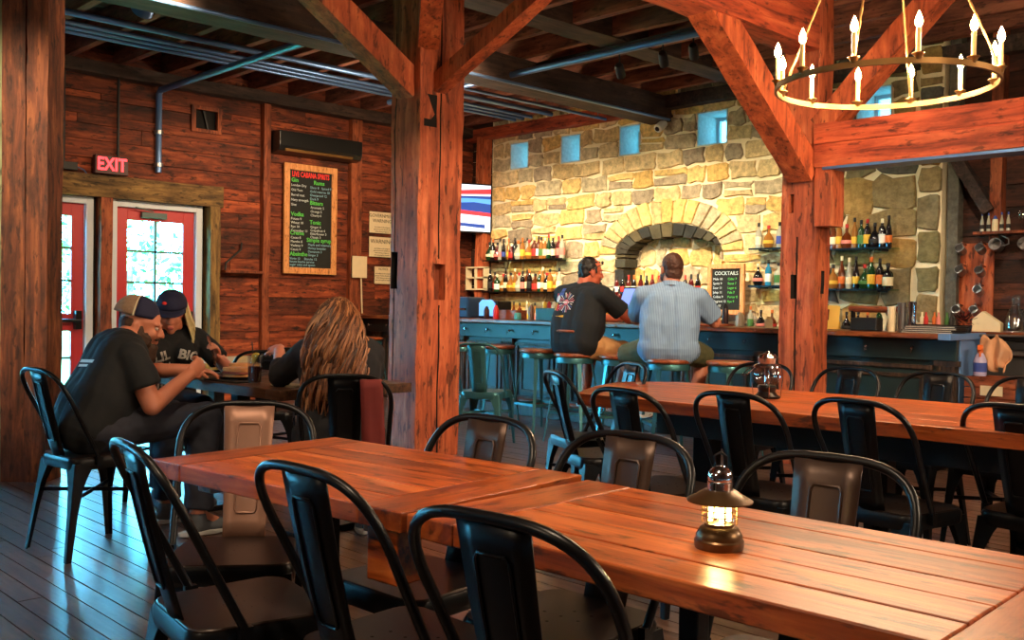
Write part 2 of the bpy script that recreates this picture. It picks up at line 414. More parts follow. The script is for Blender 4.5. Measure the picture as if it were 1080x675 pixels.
M['exit_box'] = plain('exit_housing', rgb(60, 14, 16), 0.5)
M['foliage'] = islands('tree_leaves', [rgb(110, 160, 90), rgb(130, 180, 100), rgb(150, 196, 120), rgb(96, 146, 84)], 0.6, 0.2, 3, 0)
M['bark'] = wood('tree_bark', rgb(50, 40, 30), rgb(84, 68, 50), rgb(110, 92, 70), 'Z', 3, 0.9)
M['grass'] = plain('grass_ground', rgb(96, 130, 60), 0.9, 0, 0.3, 3)
M['skin'] = plain('skin', rgb(206, 128, 98), 0.5, 0, 0.06, 12)
M['skin_red'] = plain('ruddy_skin', rgb(206, 104, 74), 0.5, 0, 0.06, 12)
M['tee_black'] = plain('black_cotton', rgb(18, 20, 24), 0.85, 0, 0.2, 30, 0.1)
M['denim'] = plain('dark_denim', rgb(44, 46, 58), 0.85, 0, 0.25, 40, 0.1)
M['khaki'] = plain('tan_shorts', rgb(186, 138, 88), 0.85, 0, 0.12, 14, 0.2)
M['olive'] = plain('olive_shorts', rgb(80, 80, 50), 0.85, 0, 0.12, 14, 0.2)
M['hair_brown'] = plain('brown_hair', rgb(72, 38, 22), 0.55, 0, 0.5, 60, 0.6)
M['hair_black'] = plain('dark_hair', rgb(26, 18, 15), 0.5, 0, 0.4, 60, 0.6)
M['beard'] = plain('brown_beard', rgb(70, 46, 32), 0.7, 0, 0.5, 70, 0.6)
M['navy'] = plain('navy_cap', rgb(28, 30, 62), 0.8, 0, 0.15, 30)
M['mesh_cap'] = plain('tan_mesh_cap', rgb(150, 120, 96), 0.85, 0, 0.3, 80, 0.3)
M['maroon'] = plain('maroon_jacket', rgb(112, 34, 32), 0.85, 0, 0.15, 20)
M['shoe_grey'] = plain('grey_shoe', rgb(88, 92, 98), 0.7, 0, 0.15)
M['sole'] = plain('white_sole', rgb(200, 200, 196), 0.6)
M['eye'] = plain('eye_white', rgb(190, 176, 166), 0.3)
M['lip'] = plain('lips', rgb(170, 80, 72), 0.45)
from mathutils import noise
XL, YS, XR, YB, ZC = -10.28, 9.2, 3.2, -3.5, 3.86   # left wall, bar wall, right wall, wall behind the camera, ceiling deck

def hewn(p0, p1, w, h, up=(0, 0, 1), amp=0.007, w1=None, seg=0.12, seed=0.0, fr=5.0):
    """a hand-hewn timber between two points, its surface slightly uneven"""
    p0 = Vector(p0); p1 = Vector(p1); d = p1 - p0; L = d.length; d.normalize()
    u = Vector(up); u = Vector((0, 1, 0)) if abs(d.dot(u)) > 0.99 else u
    s = d.cross(u).normalized(); u = s.cross(d)
    w1 = w if w1 is None else w1
    n = max(2, int(L / seg)); k = 4; vs = []; fs = []
    ring = [(-1 + 2 * i / k, -1) for i in range(k)] + [(1, -1 + 2 * i / k) for i in range(k)] + [(1 - 2 * i / k, 1) for i in range(k)] + [(-1, 1 - 2 * i / k) for i in range(k)]
    R = len(ring)
    for i in range(n + 1):
        t = i / n; ww = w + (w1 - w) * t
        for a, b in ring:
            c = 0.985 if abs(a) == 1 and abs(b) == 1 else 1.0
            p = p0 + d * (L * t) + s * (a * ww / 2 * c) + u * (b * h / 2 * c)
            q = noise.noise_vector(p * fr + Vector((seed, seed, seed))) * amp + noise.noise_vector(p * fr * 0.3 + Vector((seed, 0, 3))) * amp
            if i in (0, n): q = q - d * q.dot(d)
            vs.append(p + q)
    for i in range(n):
        for j in range(R):
            l = (j + 1) % R
            fs.append((i * R + j, i * R + l, (i + 1) * R + l, (i + 1) * R + j))
    fs.append(tuple(range(R - 1, -1, -1))); fs.append(tuple(n * R + j for j in range(R)))
    return MB().add(vs, fs)

def cut(o, boxes):
    """mortises and drying cracks cut into a timber; boxes = (x0, x1, y0, y1, z0, z1) in the timber's own frame"""
    for b in boxes:
        c = MB().box(*b).build('cutter', M['gap']); c.location = o.location
        md = o.modifiers.new('cut', 'BOOLEAN'); md.object = c; md.operation = 'DIFFERENCE'; md.solver = 'MANIFOLD'
        me = baked([o, c])
        o.modifiers.clear()
        if len(me.vertices) > 0.9 * len(o.data.vertices):
            old = o.data; o.data = me; bpy.data.meshes.remove(old); me.name = o.name
        else: print('CUT FAILED', o.name, b, len(me.vertices))
        bpy.data.objects.remove(c)

# ---- floor: boards running along X
mb = MB(); y = YB
rnd = random.Random(3)
while y < YS + 0.4:
    w = rnd.uniform(0.088, 0.105); x = XL - 0.1 - rnd.uniform(0, 2)
    while x < XR:
        l = rnd.uniform(1.6, 3.6)
        x0 = max(x, XL - 0.1); x1 = min(x + l, XR)
        if x1 > x0 + 0.05:
            dz = rnd.uniform(-0.0015, 0)
            mb.box(x0, x1 - 0.003, y, y + w - 0.006, -0.03, dz)
        x += l
    y += w
mb.box(XL - 0.1, XR, YB, YS + 0.4, -0.06, -0.03, 1)
struct('floor', mb, [M['floor'], M['gap']])

# ---- left wall of horizontal barn boards with the door opening
DY0, DY1, DZ = 1.25, 5.35, 2.43
WY0, WY1, WZ0, WZ1 = -3.1, -1.3, 0.8, 2.3
def planks(axis, plane, a0, a1, z0, z1, holes, th=0.035, hmin=0.15, hmax=0.26, seed=1, lmin=1.2, lmax=3.6):
    rr = random.Random(seed); mb = MB(); z = z0
    stops = sorted([z1] + [q for hl in holes for q in hl[2:] if z0 < q < z1])
    while z < z1 - 0.01:
        h = rr.uniform(hmin, hmax); nx_ = [q for q in stops if q > z + 0.005][0]
        if z + h > nx_ - 0.05: h = nx_ - z
        a = a0 - rr.uniform(0, 1)
        segs = []
        while a < a1:
            l = rr.uniform(lmin, lmax); segs.append((max(a, a0), min(a + l, a1))); a += l
        for s0, s1 in segs:
            iv = [(s0, s1)]
            for (h0, h1, g0, g1) in holes:
                if z + h > g0 + 0.01 and z < g1 - 0.01:
                    nv = []
                    for q0, q1 in iv:
                        if q1 <= h0 or q0 >= h1: nv.append((q0, q1)); continue
                        if q0 < h0: nv.append((q0, h0))
                        if q1 > h1: nv.append((h1, q1))
                    iv = nv
            for q0, q1 in iv:
                if q1 - q0 < 0.03: continue
                t = th + rr.uniform(-0.006, 0.006)
                if axis == 'X': mb.box(plane - 0.05, plane - 0.035 + t, q0 + 0.002, q1 - 0.002, z + 0.003, z + h - 0.003)
                elif axis == 'Y': mb.box(q0 + 0.002, q1 - 0.002, plane + 0.035 - t, plane + 0.05, z + 0.003, z + h - 0.003)
        z += h
    return mb
mb = planks('X', XL, YB, YS + 0.2, 0, ZC, [(DY0, DY1, -1, DZ), (5.04, 5.32, 3.05, 3.28), (WY0, WY1, WZ0, WZ1)])
# backing behind the boards, with the same opening
for (y0, y1, z0, z1) in ((YB, WY0, 0, ZC), (WY0, WY1, 0, WZ0), (WY0, WY1, WZ1, ZC), (WY1, DY0, 0, ZC), (DY1, YS + 0.4, 0, 3.05), (DY1, YS + 0.4, 3.05, ZC), (DY0, DY1, DZ, ZC)):
    mb.box(XL - 0.2, XL - 0.05, y0, y1, z0, z1, 1)
for (y0, y1, z0, z1) in ((DY0, 1.455, 0, DZ), (2.545, 2.855, 0, DZ), (3.955, 4.135, 0, DZ), (5.155, DY1, 0, DZ), (DY0, DY1, 2.19, DZ)):
    mb.box(XL - 0.2, XL - 0.055, y0, y1, z0, z1, 1)
struct('wall_left', mb, [M['barn'], M['gap']])

# vertical studs and the plate at the top of the left wall
n = [0]
def trim(mb, mat, smooth=None, bevel=0):
    n[0] += 1
    return struct('trim_%d' % n[0], mb, mat, None, smooth, bevel)
trim(hewn((XL + 0.03, 5.91, 0), (XL + 0.03, 5.91, 3.45), 0.10, 0.09, seed=1), M['stud'])
trim(hewn((XL + 0.03, 7.17, 0), (XL + 0.03, 7.17, 3.45), 0.10, 0.16, seed=2), M['stud'])
trim(hewn((XL + 0.07, YB, 3.51), (XL + 0.07, YS, 3.51), 0.16, 0.13, seed=3), M['girder'])
# lintel and posts of the doorway
trim(hewn((XL + 0.02, 1.15, 2.315), (XL + 0.02, 5.36, 2.315), 0.13, 0.23, seed=4), M['lintel'])
trim(hewn((XL + 0.02, 4.055, 0), (XL + 0.02, 4.055, 2.2), 0.15, 0.12, seed=5), M['stud'])
trim(hewn((XL + 0.02, 5.255, 0), (XL + 0.02, 5.255, 2.2), 0.19, 0.12, seed=6), M['lintel_z'])
trim(hewn((XL + 0.02, 2.68, 0), (XL + 0.02, 2.68, 2.2), 0.19, 0.12, seed=7), M['lintel_z'])

# ---- the two red glazed doors
def red_door(name, y0, y1, hinge_left):
    X0 = XL - 0.06
    root = MB()
    fw = 0.075   # white frame
    root.box(X0 - 0.06, X0 + 0.05, y0, y0 + fw, 0, 2.2); root.box(X0 - 0.06, X0 + 0.05, y1 - fw, y1, 0, 2.2)
    root.box(X0 - 0.06, X0 + 0.05, y0 + fw, y1 - fw, 2.13, 2.2)
    fr = root.build(name, M['door_frame'], None, None, 0.004); fr['kind'] = 'structure'
    a, b = y0 + fw + 0.004, y1 - fw - 0.004
    st = 0.125; leaf = MB()
    zt, zb = 2.132, 0.012
    leaf.box(X0 - 0.045, X0, a, a + st, zb, zt); leaf.box(X0 - 0.045, X0, b - st, b, zb, zt)
    leaf.box(X0 - 0.045, X0, a + st, b - st, 2.0, zt); leaf.box(X0 - 0.045, X0, a + st, b - st, zb, 0.27)
    leaf.box(X0 - 0.045, X0, a + st, b - st, 0.82, 1.0)
    lf = leaf.build('door_leaf', M['door_red'], fr, None, 0.003)
    mu = MB(); mid = (a + b) / 2
    for z0, z1 in ((1.0, 2.0), (0.27, 0.82)):
        mu.box(X0 - 0.035, X0 - 0.008, mid - 0.013, mid + 0.013, z0, z1)
    for z in (1.335, 1.67, 0.545): mu.box(X0 - 0.035, X0 - 0.008, a + st, b - st, z - 0.012, z + 0.012)
    mu.build('muntin', M['muntin'], fr)
    MB().box(X0 - 0.026, X0 - 0.02, a + st, b - st, 1.0, 2.0).build('pane', M['pane'], fr)
    MB().box(X0 - 0.026, X0 - 0.02, a + st, b - st, 0.27, 0.82).build('pane', M['pane'], fr)
    pb = MB(); pb.tube([(X0 + 0.06, a + 0.05, 0.93), (X0 + 0.06, b - 0.05, 0.93)], 0.018, 10)
    for yy in (a + 0.07, b - 0.07):
        pb.box(X0, X0 + 0.07, yy - 0.03, yy + 0.03, 0.84, 1.03)
    pb.build('panic_bar', M['metal_black'], fr, 40)
    cl = MB(); cl.box(X0, X0 + 0.05, a + 0.3 * (b - a), a + 0.62 * (b - a), 2.03, 2.09)
    cl.bar((X0 + 0.04, a + 0.45 * (b - a), 2.1), (X0 + 0.09, a + 0.2 * (b - a), 2.13), 0.02, 0.012)
    cl.build('door_closer', M['muntin'], fr, None, 0.004)
    return fr
red_door('door_1', 2.85, 3.96, True)
red_door('door_2', 4.13, 5.16, False)
red_door('added_door_3', 1.45, 2.55, False)  # unseen door added to let in more daylight
# unseen window added farther along the wall as a daylight source
f = MB(); X0 = XL - 0.03
for (y0, y1, z0, z1) in ((WY0, WY0 + 0.09, WZ0, WZ1), (WY1 - 0.09, WY1, WZ0, WZ1), (WY0 + .09, WY1 - .09, WZ0, WZ0 + 0.09), (WY0 + .09, WY1 - .09, WZ1 - 0.09, WZ1), (-2.25, -2.15, WZ0 + .09, WZ1 - .09)):
    f.box(X0 - 0.12, X0 + 0.05, y0, y1, z0, z1)
wf = f.build('window_6', M['door_frame'], None, None, 0.004); wf['kind'] = 'structure'
f = MB()
for y_ in (-2.65, -1.75): f.box(X0 - 0.06, X0 - 0.03, y_ - 0.015, y_ + 0.015, WZ0 + .09, WZ1 - .09)
for z_ in (1.3, 1.8):
    f.box(X0 - 0.06, X0 - 0.03, WY0 + .09, -2.25, z_ - 0.015, z_ + 0.015); f.box(X0 - 0.06, X0 - 0.03, -2.15, WY1 - .09, z_ - 0.015, z_ + 0.015)
f.build('muntin', M['muntin'], wf)
MB().box(X0 - 0.05, X0 - 0.044, WY0 + .09, -2.25, WZ0 + .09, WZ1 - .09).build('pane', M['pane'], wf); MB().box(X0 - 0.05, X0 - 0.044, -2.15, WY1 - .09, WZ0 + .09, WZ1 - .09).build('pane', M['pane'], wf)
# threshold
trim(hewn((XL + 0.02, 1.34, 0), (XL + 0.02, 1.34, 2.2), 0.19, 0.12, seed=17), M['lintel_z'])
trim(MB().box(XL - 0.2, XL + 0.06, 1.25, 5.35, -0.02, 0.012), M['steel'])

# framed vent in the left wall
mb = MB()
for (y0, y1, z0, z1) in ((5.0, 5.05, 3.02, 3.31), (5.31, 5.36, 3.02, 3.31), (5.05, 5.31, 3.02, 3.06), (5.05, 5.31, 3.27, 3.31)):
    mb.box(XL - 0.01, XL + 0.03, y0, y1, z0, z1)
v = thing('wall_vent', 'small framed square vent opening high on the wooden wall', 'vent', (XL, 5.18, 3.16))
mb.build('vent_frame', M['stud'], v, origin=(XL, 5.18, 3.16))
MB().box(XL - 0.12, XL - 0.1, 5.05, 5.31, 3.06, 3.27).build('vent_back', M['barn_dark'], v, origin=(XL, 5.18, 3.16))
MB().bar((XL - 0.03, 5.16, 3.28), (XL - 0.03, 5.22, 3.06), 0.03, 0.02).build('vent_strut', M['black'], v, origin=(XL, 5.18, 3.16))

# ---- stone wall behind the bar
SX0, SX1 = -9.87, -3.69
WIN = [(-9.53, -9.19, 2.97, 3.32), (-8.60, -8.27, 2.97, 3.32), (-7.64, -7.32, 2.97, 3.33), (-6.51, -6.11, 2.97, 3.35), (-4.62, -4.26, 3.0, 3.34)]
NXC, NA, NZ, NB, NBASE = -6.895, 0.755, 1.79, 0.33, 0.9
def arch_z(x, a=NA, b=NB):
    t = (x - NXC) / a
    return NZ + b * math.sqrt(max(0, 1 - t * t))
mb = MB()
holes = [(w[0], w[1], w[2], w[3]) for w in WIN] + [(NXC - NA, NXC + NA, NBASE, NZ + NB)]
xs = sorted({SX0 - 0.5, SX1, -4.0} | {h[0] for h in holes} | {h[1] for h in holes}); zs = sorted({0, ZC} | {h[2] for h in holes} | {h[3] for h in holes})
for i in range(len(xs) - 1):
    for j in range(len(zs) - 1):
        cx, cz = (xs[i] + xs[i + 1]) / 2, (zs[j] + zs[j + 1]) / 2
        if any(h[0] < cx < h[1] and h[2] < cz < h[3] for h in holes): continue
        mb.box(xs[i], xs[i + 1], YS, YS + 0.45, zs[j], zs[j + 1], 1)
# spandrels over the arch
K = 18
for i in range(K):
    xa = NXC - NA + 2 * NA * i / K; xb = NXC - NA + 2 * NA * (i + 1) / K
    mb.add([(xa, YS, arch_z(xa)), (xb, YS, arch_z(xb)), (xb, YS, NZ + NB + 0.001), (xa, YS, NZ + NB + 0.001),
            (xa, YS + 0.45, arch_z(xa)), (xb, YS + 0.45, arch_z(xb)), (xb, YS + 0.45, NZ + NB + 0.001), (xa, YS + 0.45, NZ + NB + 0.001)],
           [(0, 1, 2, 3), (0, 4, 5, 1), (7, 6, 5, 4), (2, 6, 7, 3), (1, 5, 6, 2), (0, 3, 7, 4)], 1)
ND = 0.23
mb.box(NXC - NA, NXC + NA, YS + ND, YS + 0.45, NBASE, NZ + NB, 1)
rr = random.Random(21)
def stone(x0, x1, z0, z1, y=YS, d=0.03, j=0.018, m=0):
    """one irregular stone: a rounded, jittered polygon standing a little proud of the mortar"""
    w, h = x1 - x0, z1 - z0
    if w < 0.04 or h < 0.04: return
    c = min(w, h) * 0.12
    pts = [(x0 + c, z0), (x0 + w / 2, z0), (x1 - c, z0), (x1, z0 + c), (x1, z0 + h / 2), (x1, z1 - c), (x1 - c, z1), (x0 + w / 2, z1), (x0 + c, z1), (x0, z1 - c), (x0, z0 + h / 2), (x0, z0 + c)]
    pts = [(a + rr.uniform(-j, j) * 0.7, b + rr.uniform(-j, j) * 0.7) for a, b in pts]
    cx = sum(p[0] for p in pts) / 12; cz = sum(p[1] for p in pts) / 12
    poly_stone(pts, cx, cz, y, d, m)
def poly_stone(pts, cx, cz, y, d, m):
    k = len(pts); d2 = d + rr.uniform(-0.008, 0.012)
    sh = lambda p, f: (cx + (p[0] - cx) * f, cz + (p[1] - cz) * f)
    vs = [(a, y + 0.003, b) for a, b in pts] + [(sh(p, 0.985)[0], y - d2 * 0.7, sh(p, 0.985)[1]) for p in pts] + [(sh(p, 0.94)[0], y - d2 + rr.uniform(-.004, .004), sh(p, 0.94)[1]) for p in pts]
    fs = []
    for lay in range(2):
        for i in range(k):
            l = (i + 1) % k
            fs.append((lay * k + i, lay * k + l, (lay + 1) * k + l, (lay + 1) * k + i))
    fs.append(tuple(2 * k + i for i in range(k)))
    mb.add(vs, fs, m)
def course(xa, xb, za, zb, hmin, hmax, wmin, wmax, blocks, y=YS, d=0.024, j=0.032, m=0, g=0.013):
    z = za
    while z < zb - 0.05:
        h = rr.uniform(hmin, hmax)
        if z + h > zb - 0.06: h = zb - z
        iv = [(xa, xb)]
        for bl in blocks:
            r = bl(z, z + h)
            if r is None: continue
            nv = []
            for q0, q1 in iv:
                if q1 <= r[0] or q0 >= r[1]: nv.append((q0, q1)); continue
                if q0 < r[0]: nv.append((q0, r[0]))
                if q1 > r[1]: nv.append((r[1], q1))
            iv = nv
        for q0, q1 in iv:
            x = q0
            while x < q1 - 0.03:
                w = rr.uniform(wmin, wmax)
                if x + w > q1 - wmin * 0.6: w = q1 - x
                if rr.random() < 0.12 and h > 0.17:   # two thin stones instead of one
                    s = h * rr.uniform(0.4, 0.6)
                    stone(x + g, x + w - g, z + g, z + s - g * 0.6, y, d, j, m); stone(x + g, x + w - g, z + s + g * 0.6, z + h - g, y, d, j, m)
                else:
                    stone(x + g, x + w - g, z + g, z + h - g, y, d, j, m)
                x += w
        z += h
def rect_block(h, e=0.0):
    return lambda z0, z1: (h[0] - e, h[1] + e) if z1 > h[2] + 0.03 and z0 < h[3] - 0.03 else None
OA, OB = NA + 0.27, NB + 0.3
def niche_block(z0, z1):
    zm = (z0 + z1) / 2
    if z1 < NBASE or z0 > NZ + OB - 0.05: return None
    if zm < NZ: return (NXC - NA, NXC + NA)
    t = (zm - NZ) / OB
    w = OA * math.sqrt(max(0, 1 - t * t))
    return (NXC - w, NXC + w) if w > 0.05 else None
blocks = [rect_block(w) for w in WIN] + [niche_block]
course(SX0, -5.1, 0.0, 2.97, 0.15, 0.24, 0.24, 0.5, blocks)
course(SX0, -5.1, 2.97, 3.34, 0.13, 0.2, 0.2, 0.36, blocks)
course(SX0, -5.1, 3.34, 3.7, 0.15, 0.2, 0.25, 0.5, blocks)
course(-5.1, -4.0, 0.0, 3.0, 0.22, 0.4, 0.26, 0.46, blocks, m=2, j=0.055, g=0.008)
course(-5.1, -4.0, 3.0, 3.7, 0.16, 0.22, 0.25, 0.45, blocks, m=2)
# pillar at the right end of the stone wall, standing forward
mb.box(-3.93, -3.71, YS - 0.14, YS + 0.1, 0, ZC, 1)
course(-3.93, -3.71, 0.0, 3.7, 0.2, 0.42, 0.3, 0.3, [], y=YS - 0.14, m=2, j=0.02)
# ring of arch stones
for i in range(17):
    t0 = PI - PI * (i + 0.06) / 17; t1 = PI - PI * (i + 0.94) / 17
    tm = (t0 + t1) / 2; pts = []
    for f in (0.04, 0.35, 0.7, 0.98):
        pts.append((NXC + (NA + (OA - NA) * f) * math.cos(t0), NZ + (NB + (OB - NB) * f) * math.sin(t0)))
    for f in (0.98, 0.7, 0.35, 0.04):
        pts.append((NXC + (NA + (OA - NA) * f) * math.cos(t1), NZ + (NB + (OB - NB) * f) * math.sin(t1)))
    pts = [(a + rr.uniform(-.006, .006), b + rr.uniform(-.006, .006)) for a, b in pts]
    poly_stone(pts, sum(p[0] for p in pts) / 8, sum(p[1] for p in pts) / 8, YS, 0.03, 0)
# back of the niche in small rubble
course(NXC - NA, NXC + NA, NBASE, NZ + NB, 0.16, 0.3, 0.16, 0.34, [], y=YS + ND, d=0.02, j=0.04, m=0)
# dark stones lining the arch and its jambs
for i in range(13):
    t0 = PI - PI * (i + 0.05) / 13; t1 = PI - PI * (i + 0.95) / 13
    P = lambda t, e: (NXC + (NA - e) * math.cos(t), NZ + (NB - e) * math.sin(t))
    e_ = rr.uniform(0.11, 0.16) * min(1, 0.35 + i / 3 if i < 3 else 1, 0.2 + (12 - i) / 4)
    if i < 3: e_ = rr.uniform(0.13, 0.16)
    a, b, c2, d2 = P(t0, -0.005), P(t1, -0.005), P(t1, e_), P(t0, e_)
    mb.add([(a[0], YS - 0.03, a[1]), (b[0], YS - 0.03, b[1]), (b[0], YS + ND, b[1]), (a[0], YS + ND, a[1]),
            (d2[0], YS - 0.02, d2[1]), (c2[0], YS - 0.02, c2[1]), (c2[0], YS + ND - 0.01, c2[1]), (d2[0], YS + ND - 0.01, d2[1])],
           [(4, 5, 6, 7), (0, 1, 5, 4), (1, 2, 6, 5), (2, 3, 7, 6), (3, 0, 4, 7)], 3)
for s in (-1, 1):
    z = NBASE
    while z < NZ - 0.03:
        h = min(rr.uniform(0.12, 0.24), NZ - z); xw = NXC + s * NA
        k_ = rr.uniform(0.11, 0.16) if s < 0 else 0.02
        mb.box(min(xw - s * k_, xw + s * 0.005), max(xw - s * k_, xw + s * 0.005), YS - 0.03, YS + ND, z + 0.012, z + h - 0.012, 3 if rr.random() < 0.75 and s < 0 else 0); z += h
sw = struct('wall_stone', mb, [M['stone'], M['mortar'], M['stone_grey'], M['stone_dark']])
# deep little windows along the top of the stone wall
for i, (x0, x1, z0, z1) in enumerate(WIN):
    w = MB()
    y0, y1 = YS - 0.01, YS + 0.42
    w.box(x0, x0 + 0.012, y0, y1, z0, z1); w.box(x1 - 0.012, x1, y0, y1, z0, z1); w.box(x0, x1, y0, y1, z0, z0 + 0.012); w.box(x0, x1, y0, y1, z1 - 0.012, z1)
    wr = struct('window_%d' % (i + 1), w, M['reveal'])
    f = MB(); yy = y1 - 0.06
    f.box(x0 + 0.012, x0 + 0.05, yy, yy + 0.04, z0 + .012, z1 - .012); f.box(x1 - 0.05, x1 - 0.012, yy, yy + 0.04, z0 + .012, z1 - .012)
    f.box(x0 + .05, x1 - .05, yy, yy + 0.04, z0 + .012, z0 + 0.05); f.box(x0 + .05, x1 - .05, yy, yy + 0.04, z1 - 0.05, z1 - .012)
    f.build('window_frame', M['door_frame'], wr)
    MB().box(x0 + .05, x1 - .05, yy + 0.015, yy + 0.022, z0 + .05, z1 - .05).build('pane', M['pane_small'], wr)

# wooden end strip between left wall and stone wall
mb = planks('Y', YS - 0.02, XL, SX0 - 0.02, 0, ZC, [], seed=8)
mb.box(XL, SX0 - 0.5, YS + 0.03, YS + 0.4, 0, ZC, 1)
struct('wall_left_return', mb, [M['barn_dark'], M['gap']])
trim(hewn((SX0 - 0.1, YS - 0.09, 0), (SX0 - 0.1, YS - 0.09, 3.45), 0.16, 0.14, seed=9), M['post'])
# board wall right of the stone
mb = planks('Y', YS, -3.69, XR, 0, ZC, [], seed=12, hmin=0.2, hmax=0.3)
mb.box(-3.69, XR, YS + 0.05, YS + 0.3, 0, ZC, 1)
struct('wall_back', mb, [M['barn_dark'], M['gap']])
trim(hewn((-3.62, YS - 0.06, 0), (-3.62, YS - 0.06, ZC), 0.1, 0.12, seed=10), M['stone_grey'])
trim(hewn((-3.25, YS - 0.06, 1.8), (-3.25, YS - 0.06, ZC), 0.1, 0.12, seed=11), M['stud'])
trim(hewn((-3.6, YS - 0.1, 2.55), (-3.3, YS - 0.1, 2.05), 0.12, 0.1, seed=12), M['girder'])
# walls that close the room behind and beside the camera
mb = planks('Y', YB - 0.05, XL, XR, 0, ZC, [], seed=13); mb.box(XL - .2, XR + .2, YB - 0.2, YB - 0.07, 0, ZC, 1)
struct('wall_front', mb, [M['barn_dark'], M['gap']])
mb = planks('X', XR + 0.06, YB, YS, 0, ZC, [], seed=14); mb.box(XR + 0.08, XR + 0.2, YB, YS + .3, 0, ZC, 1)
struct('wall_right', mb, [M['barn_dark'], M['gap']])

# ---- ceiling: deck boards, joists, girders
mb = MB(); x = XL - 0.2; rnd = random.Random(5)
while x < XR + 0.2:
    w = rnd.uniform(0.16, 0.22)
    mb.box(x, min(x + w - 0.006, XR + 0.2), YB - 0.2, YS + 0.45, ZC, ZC + 0.03); x += w
mb.box(XL - 0.2, XR + 0.2, YB - 0.2, YS + 0.45, ZC + 0.03, ZC + 0.08, 1)
struct('ceiling', mb, [M['deck'], M['gap']])
y = -3.1; k = 0
while y < YS - 0.1:
    trim(hewn((XL, y, 3.71), (XR, y, 3.71), 0.075, 0.27, amp=0.004, seg=0.5, seed=k), M['joist']); y += 0.52; k += 1
trim(hewn((-7.0, YB, 3.43), (-7.0, YS, 3.43), 0.3, 0.28, seed=31), M['girder'])
trim(hewn((0.2, YB, 3.43), (0.2, YS, 3.43), 0.3, 0.28, seed=32), M['girder'])
trim(hewn((XL, YS - 0.09, 3.48), (-7.1, YS - 0.09, 3.48), 0.14, 0.15, seed=33), M['beamX'])
trim(hewn((-6.9, YS - 0.09, 3.5), (XR, YS - 0.09, 3.5), 0.14, 0.15, seed=34), M['girder'])
# ---- timber frame: posts, beams and braces, each a thing of its own
def timber(name, label, cat, mb, mat, loc, cuts=None):
    o = mb.build(name, mat, None, 50, 0, loc)
    tag(o, label, cat)
    if cuts: cut(o, cuts)
    return o
P2 = (-5.86, 4.765)
timber('timber_post', 'massive hewn square post standing behind the near long table, mortise holes at eye height', 'post',
       hewn((P2[0], P2[1], 0), (P2[0], P2[1], ZC - 0.3), 0.34, 0.43, (0, 1, 0), 0.012, seed=3.3), M['post'], (P2[0], P2[1], 0),
       [(0.10, 0.2, -0.06, 0.05, 1.19, 1.46), (-0.16, -0.07, -0.25, -0.12, 1.27, 1.55), (0.15, 0.2, -0.012, 0.002, 0.0, 1.15), (0.155, 0.2, -0.02, -0.008, 1.5, 3.5),
        (0.165, 0.2, -0.17, -0.05, 2.48, 2.72), (-0.12, -0.108, -0.25, -0.19, 0.3, 3.2)])
P3 = (-3.763, 6.716)
timber('timber_post', 'reddish hewn post rising in front of the bar beside the chandelier', 'post',
       hewn((P3[0], P3[1], 0), (P3[0], P3[1], ZC - 0.3), 0.287, 0.22, (0, 1, 0), 0.011, seed=7.7), M['post'], (P3[0], P3[1], 0),
       [(-0.075, -0.035, -0.14, -0.06, 1.88, 2.02), (-0.05, -0.005, -0.14, -0.06, 1.24, 1.42), (0.09, 0.16, -0.02, 0.03, 1.28, 1.45), (-0.008, 0.004, -0.14, -0.09, 0.2, 1.7)])
# left foreground post made up of several old boards
P1 = (-6.62, 2.14); t = thing('timber_post', 'old weathered post made of upright boards, one of them greenish, by the red doors', 'post', (P1[0], P1[1], 0))
O1 = (P1[0], P1[1], 0)
def lb(l0, l1, d0, d1, seed):  # board standing square to the sight line: l across, d depth
    e = Vector((0.697, 0.717, 0)); f = Vector((-0.717, 0.697, 0)); c = Vector(O1) + e * ((l0 + l1) / 2) + f * ((d0 + d1) / 2)
    return hewn(c, c + Vector((0, 0, ZC - 0.3)), abs(d1 - d0), l1 - l0, tuple(e), 0.006, seed=seed)
lb(-0.13, 0.02, -0.09, 0.12, 1).build('post_board', M['post_old'], t, 50, 0, O1)
lb(0.028, 0.165, -0.10, 0.12, 2).build('post_board', M['post_old'], t, 50, 0, O1)
gb = lb(-0.19, -0.135, -0.06, 0.12, 3).build('post_board', M['post_green'], t, 50, 0, O1); gb['label'] = 'narrow greenish board'
# beams
timber('timber_beam', 'heavy red-brown horizontal beam running from the bar post behind the chandelier', 'beam',
       hewn((-3.62, 6.66, 2.355), (XR, 6.66, 2.355), 0.2, 0.32, seed=41), M['beamX'], (-0.2, 6.66, 2.355),
       [(-3.5, -1.9, -0.12, -0.085, -0.005, 0.012), (-1.9, 3.4, -0.12, -0.085, 0.04, 0.055), (-1.905, -1.893, -0.12, -0.085, -0.17, 0.04)])
timber('timber_beam', 'lit hewn beam running overhead from the top of the bar post', 'beam',
       hewn((-3.73, YB, 3.23), (-3.73, 6.6, 3.23), 0.24, 0.34, seed=42), M['beamY'], (-3.73, 1.5, 3.23))
timber('timber_beam', 'overhead cross beam seated on the massive post behind the near table', 'beam',
       hewn((-5.86, YB, 3.68), (-5.86, YS - 0.2, 3.68), 0.3, 0.24, seed=43), M['girder'], (-5.86, 2.8, 3.68))
MB().box(-3.55, XR - 0.05, 6.56, 6.75, 2.176, 2.196).build('steel_flange', M['conduit'], bpy.data.objects['timber_beam'], None, 0, (-0.2, 6.66, 2.355))
def brace(label, p0, p1, w, h, up, seed):
    c = (Vector(p0) + Vector(p1)) / 2
    timber('timber_brace', label, 'brace', hewn(p0, p1, w, h, up, 0.006, seed=seed), M['beamZ'], tuple(c))
brace('thick diagonal brace rising from the massive post, dark underside and orange face', (-5.86, 4.60, 2.78), (-5.86, 3.55, 3.44), 0.19, 0.2, (0, 0, 1), 51)
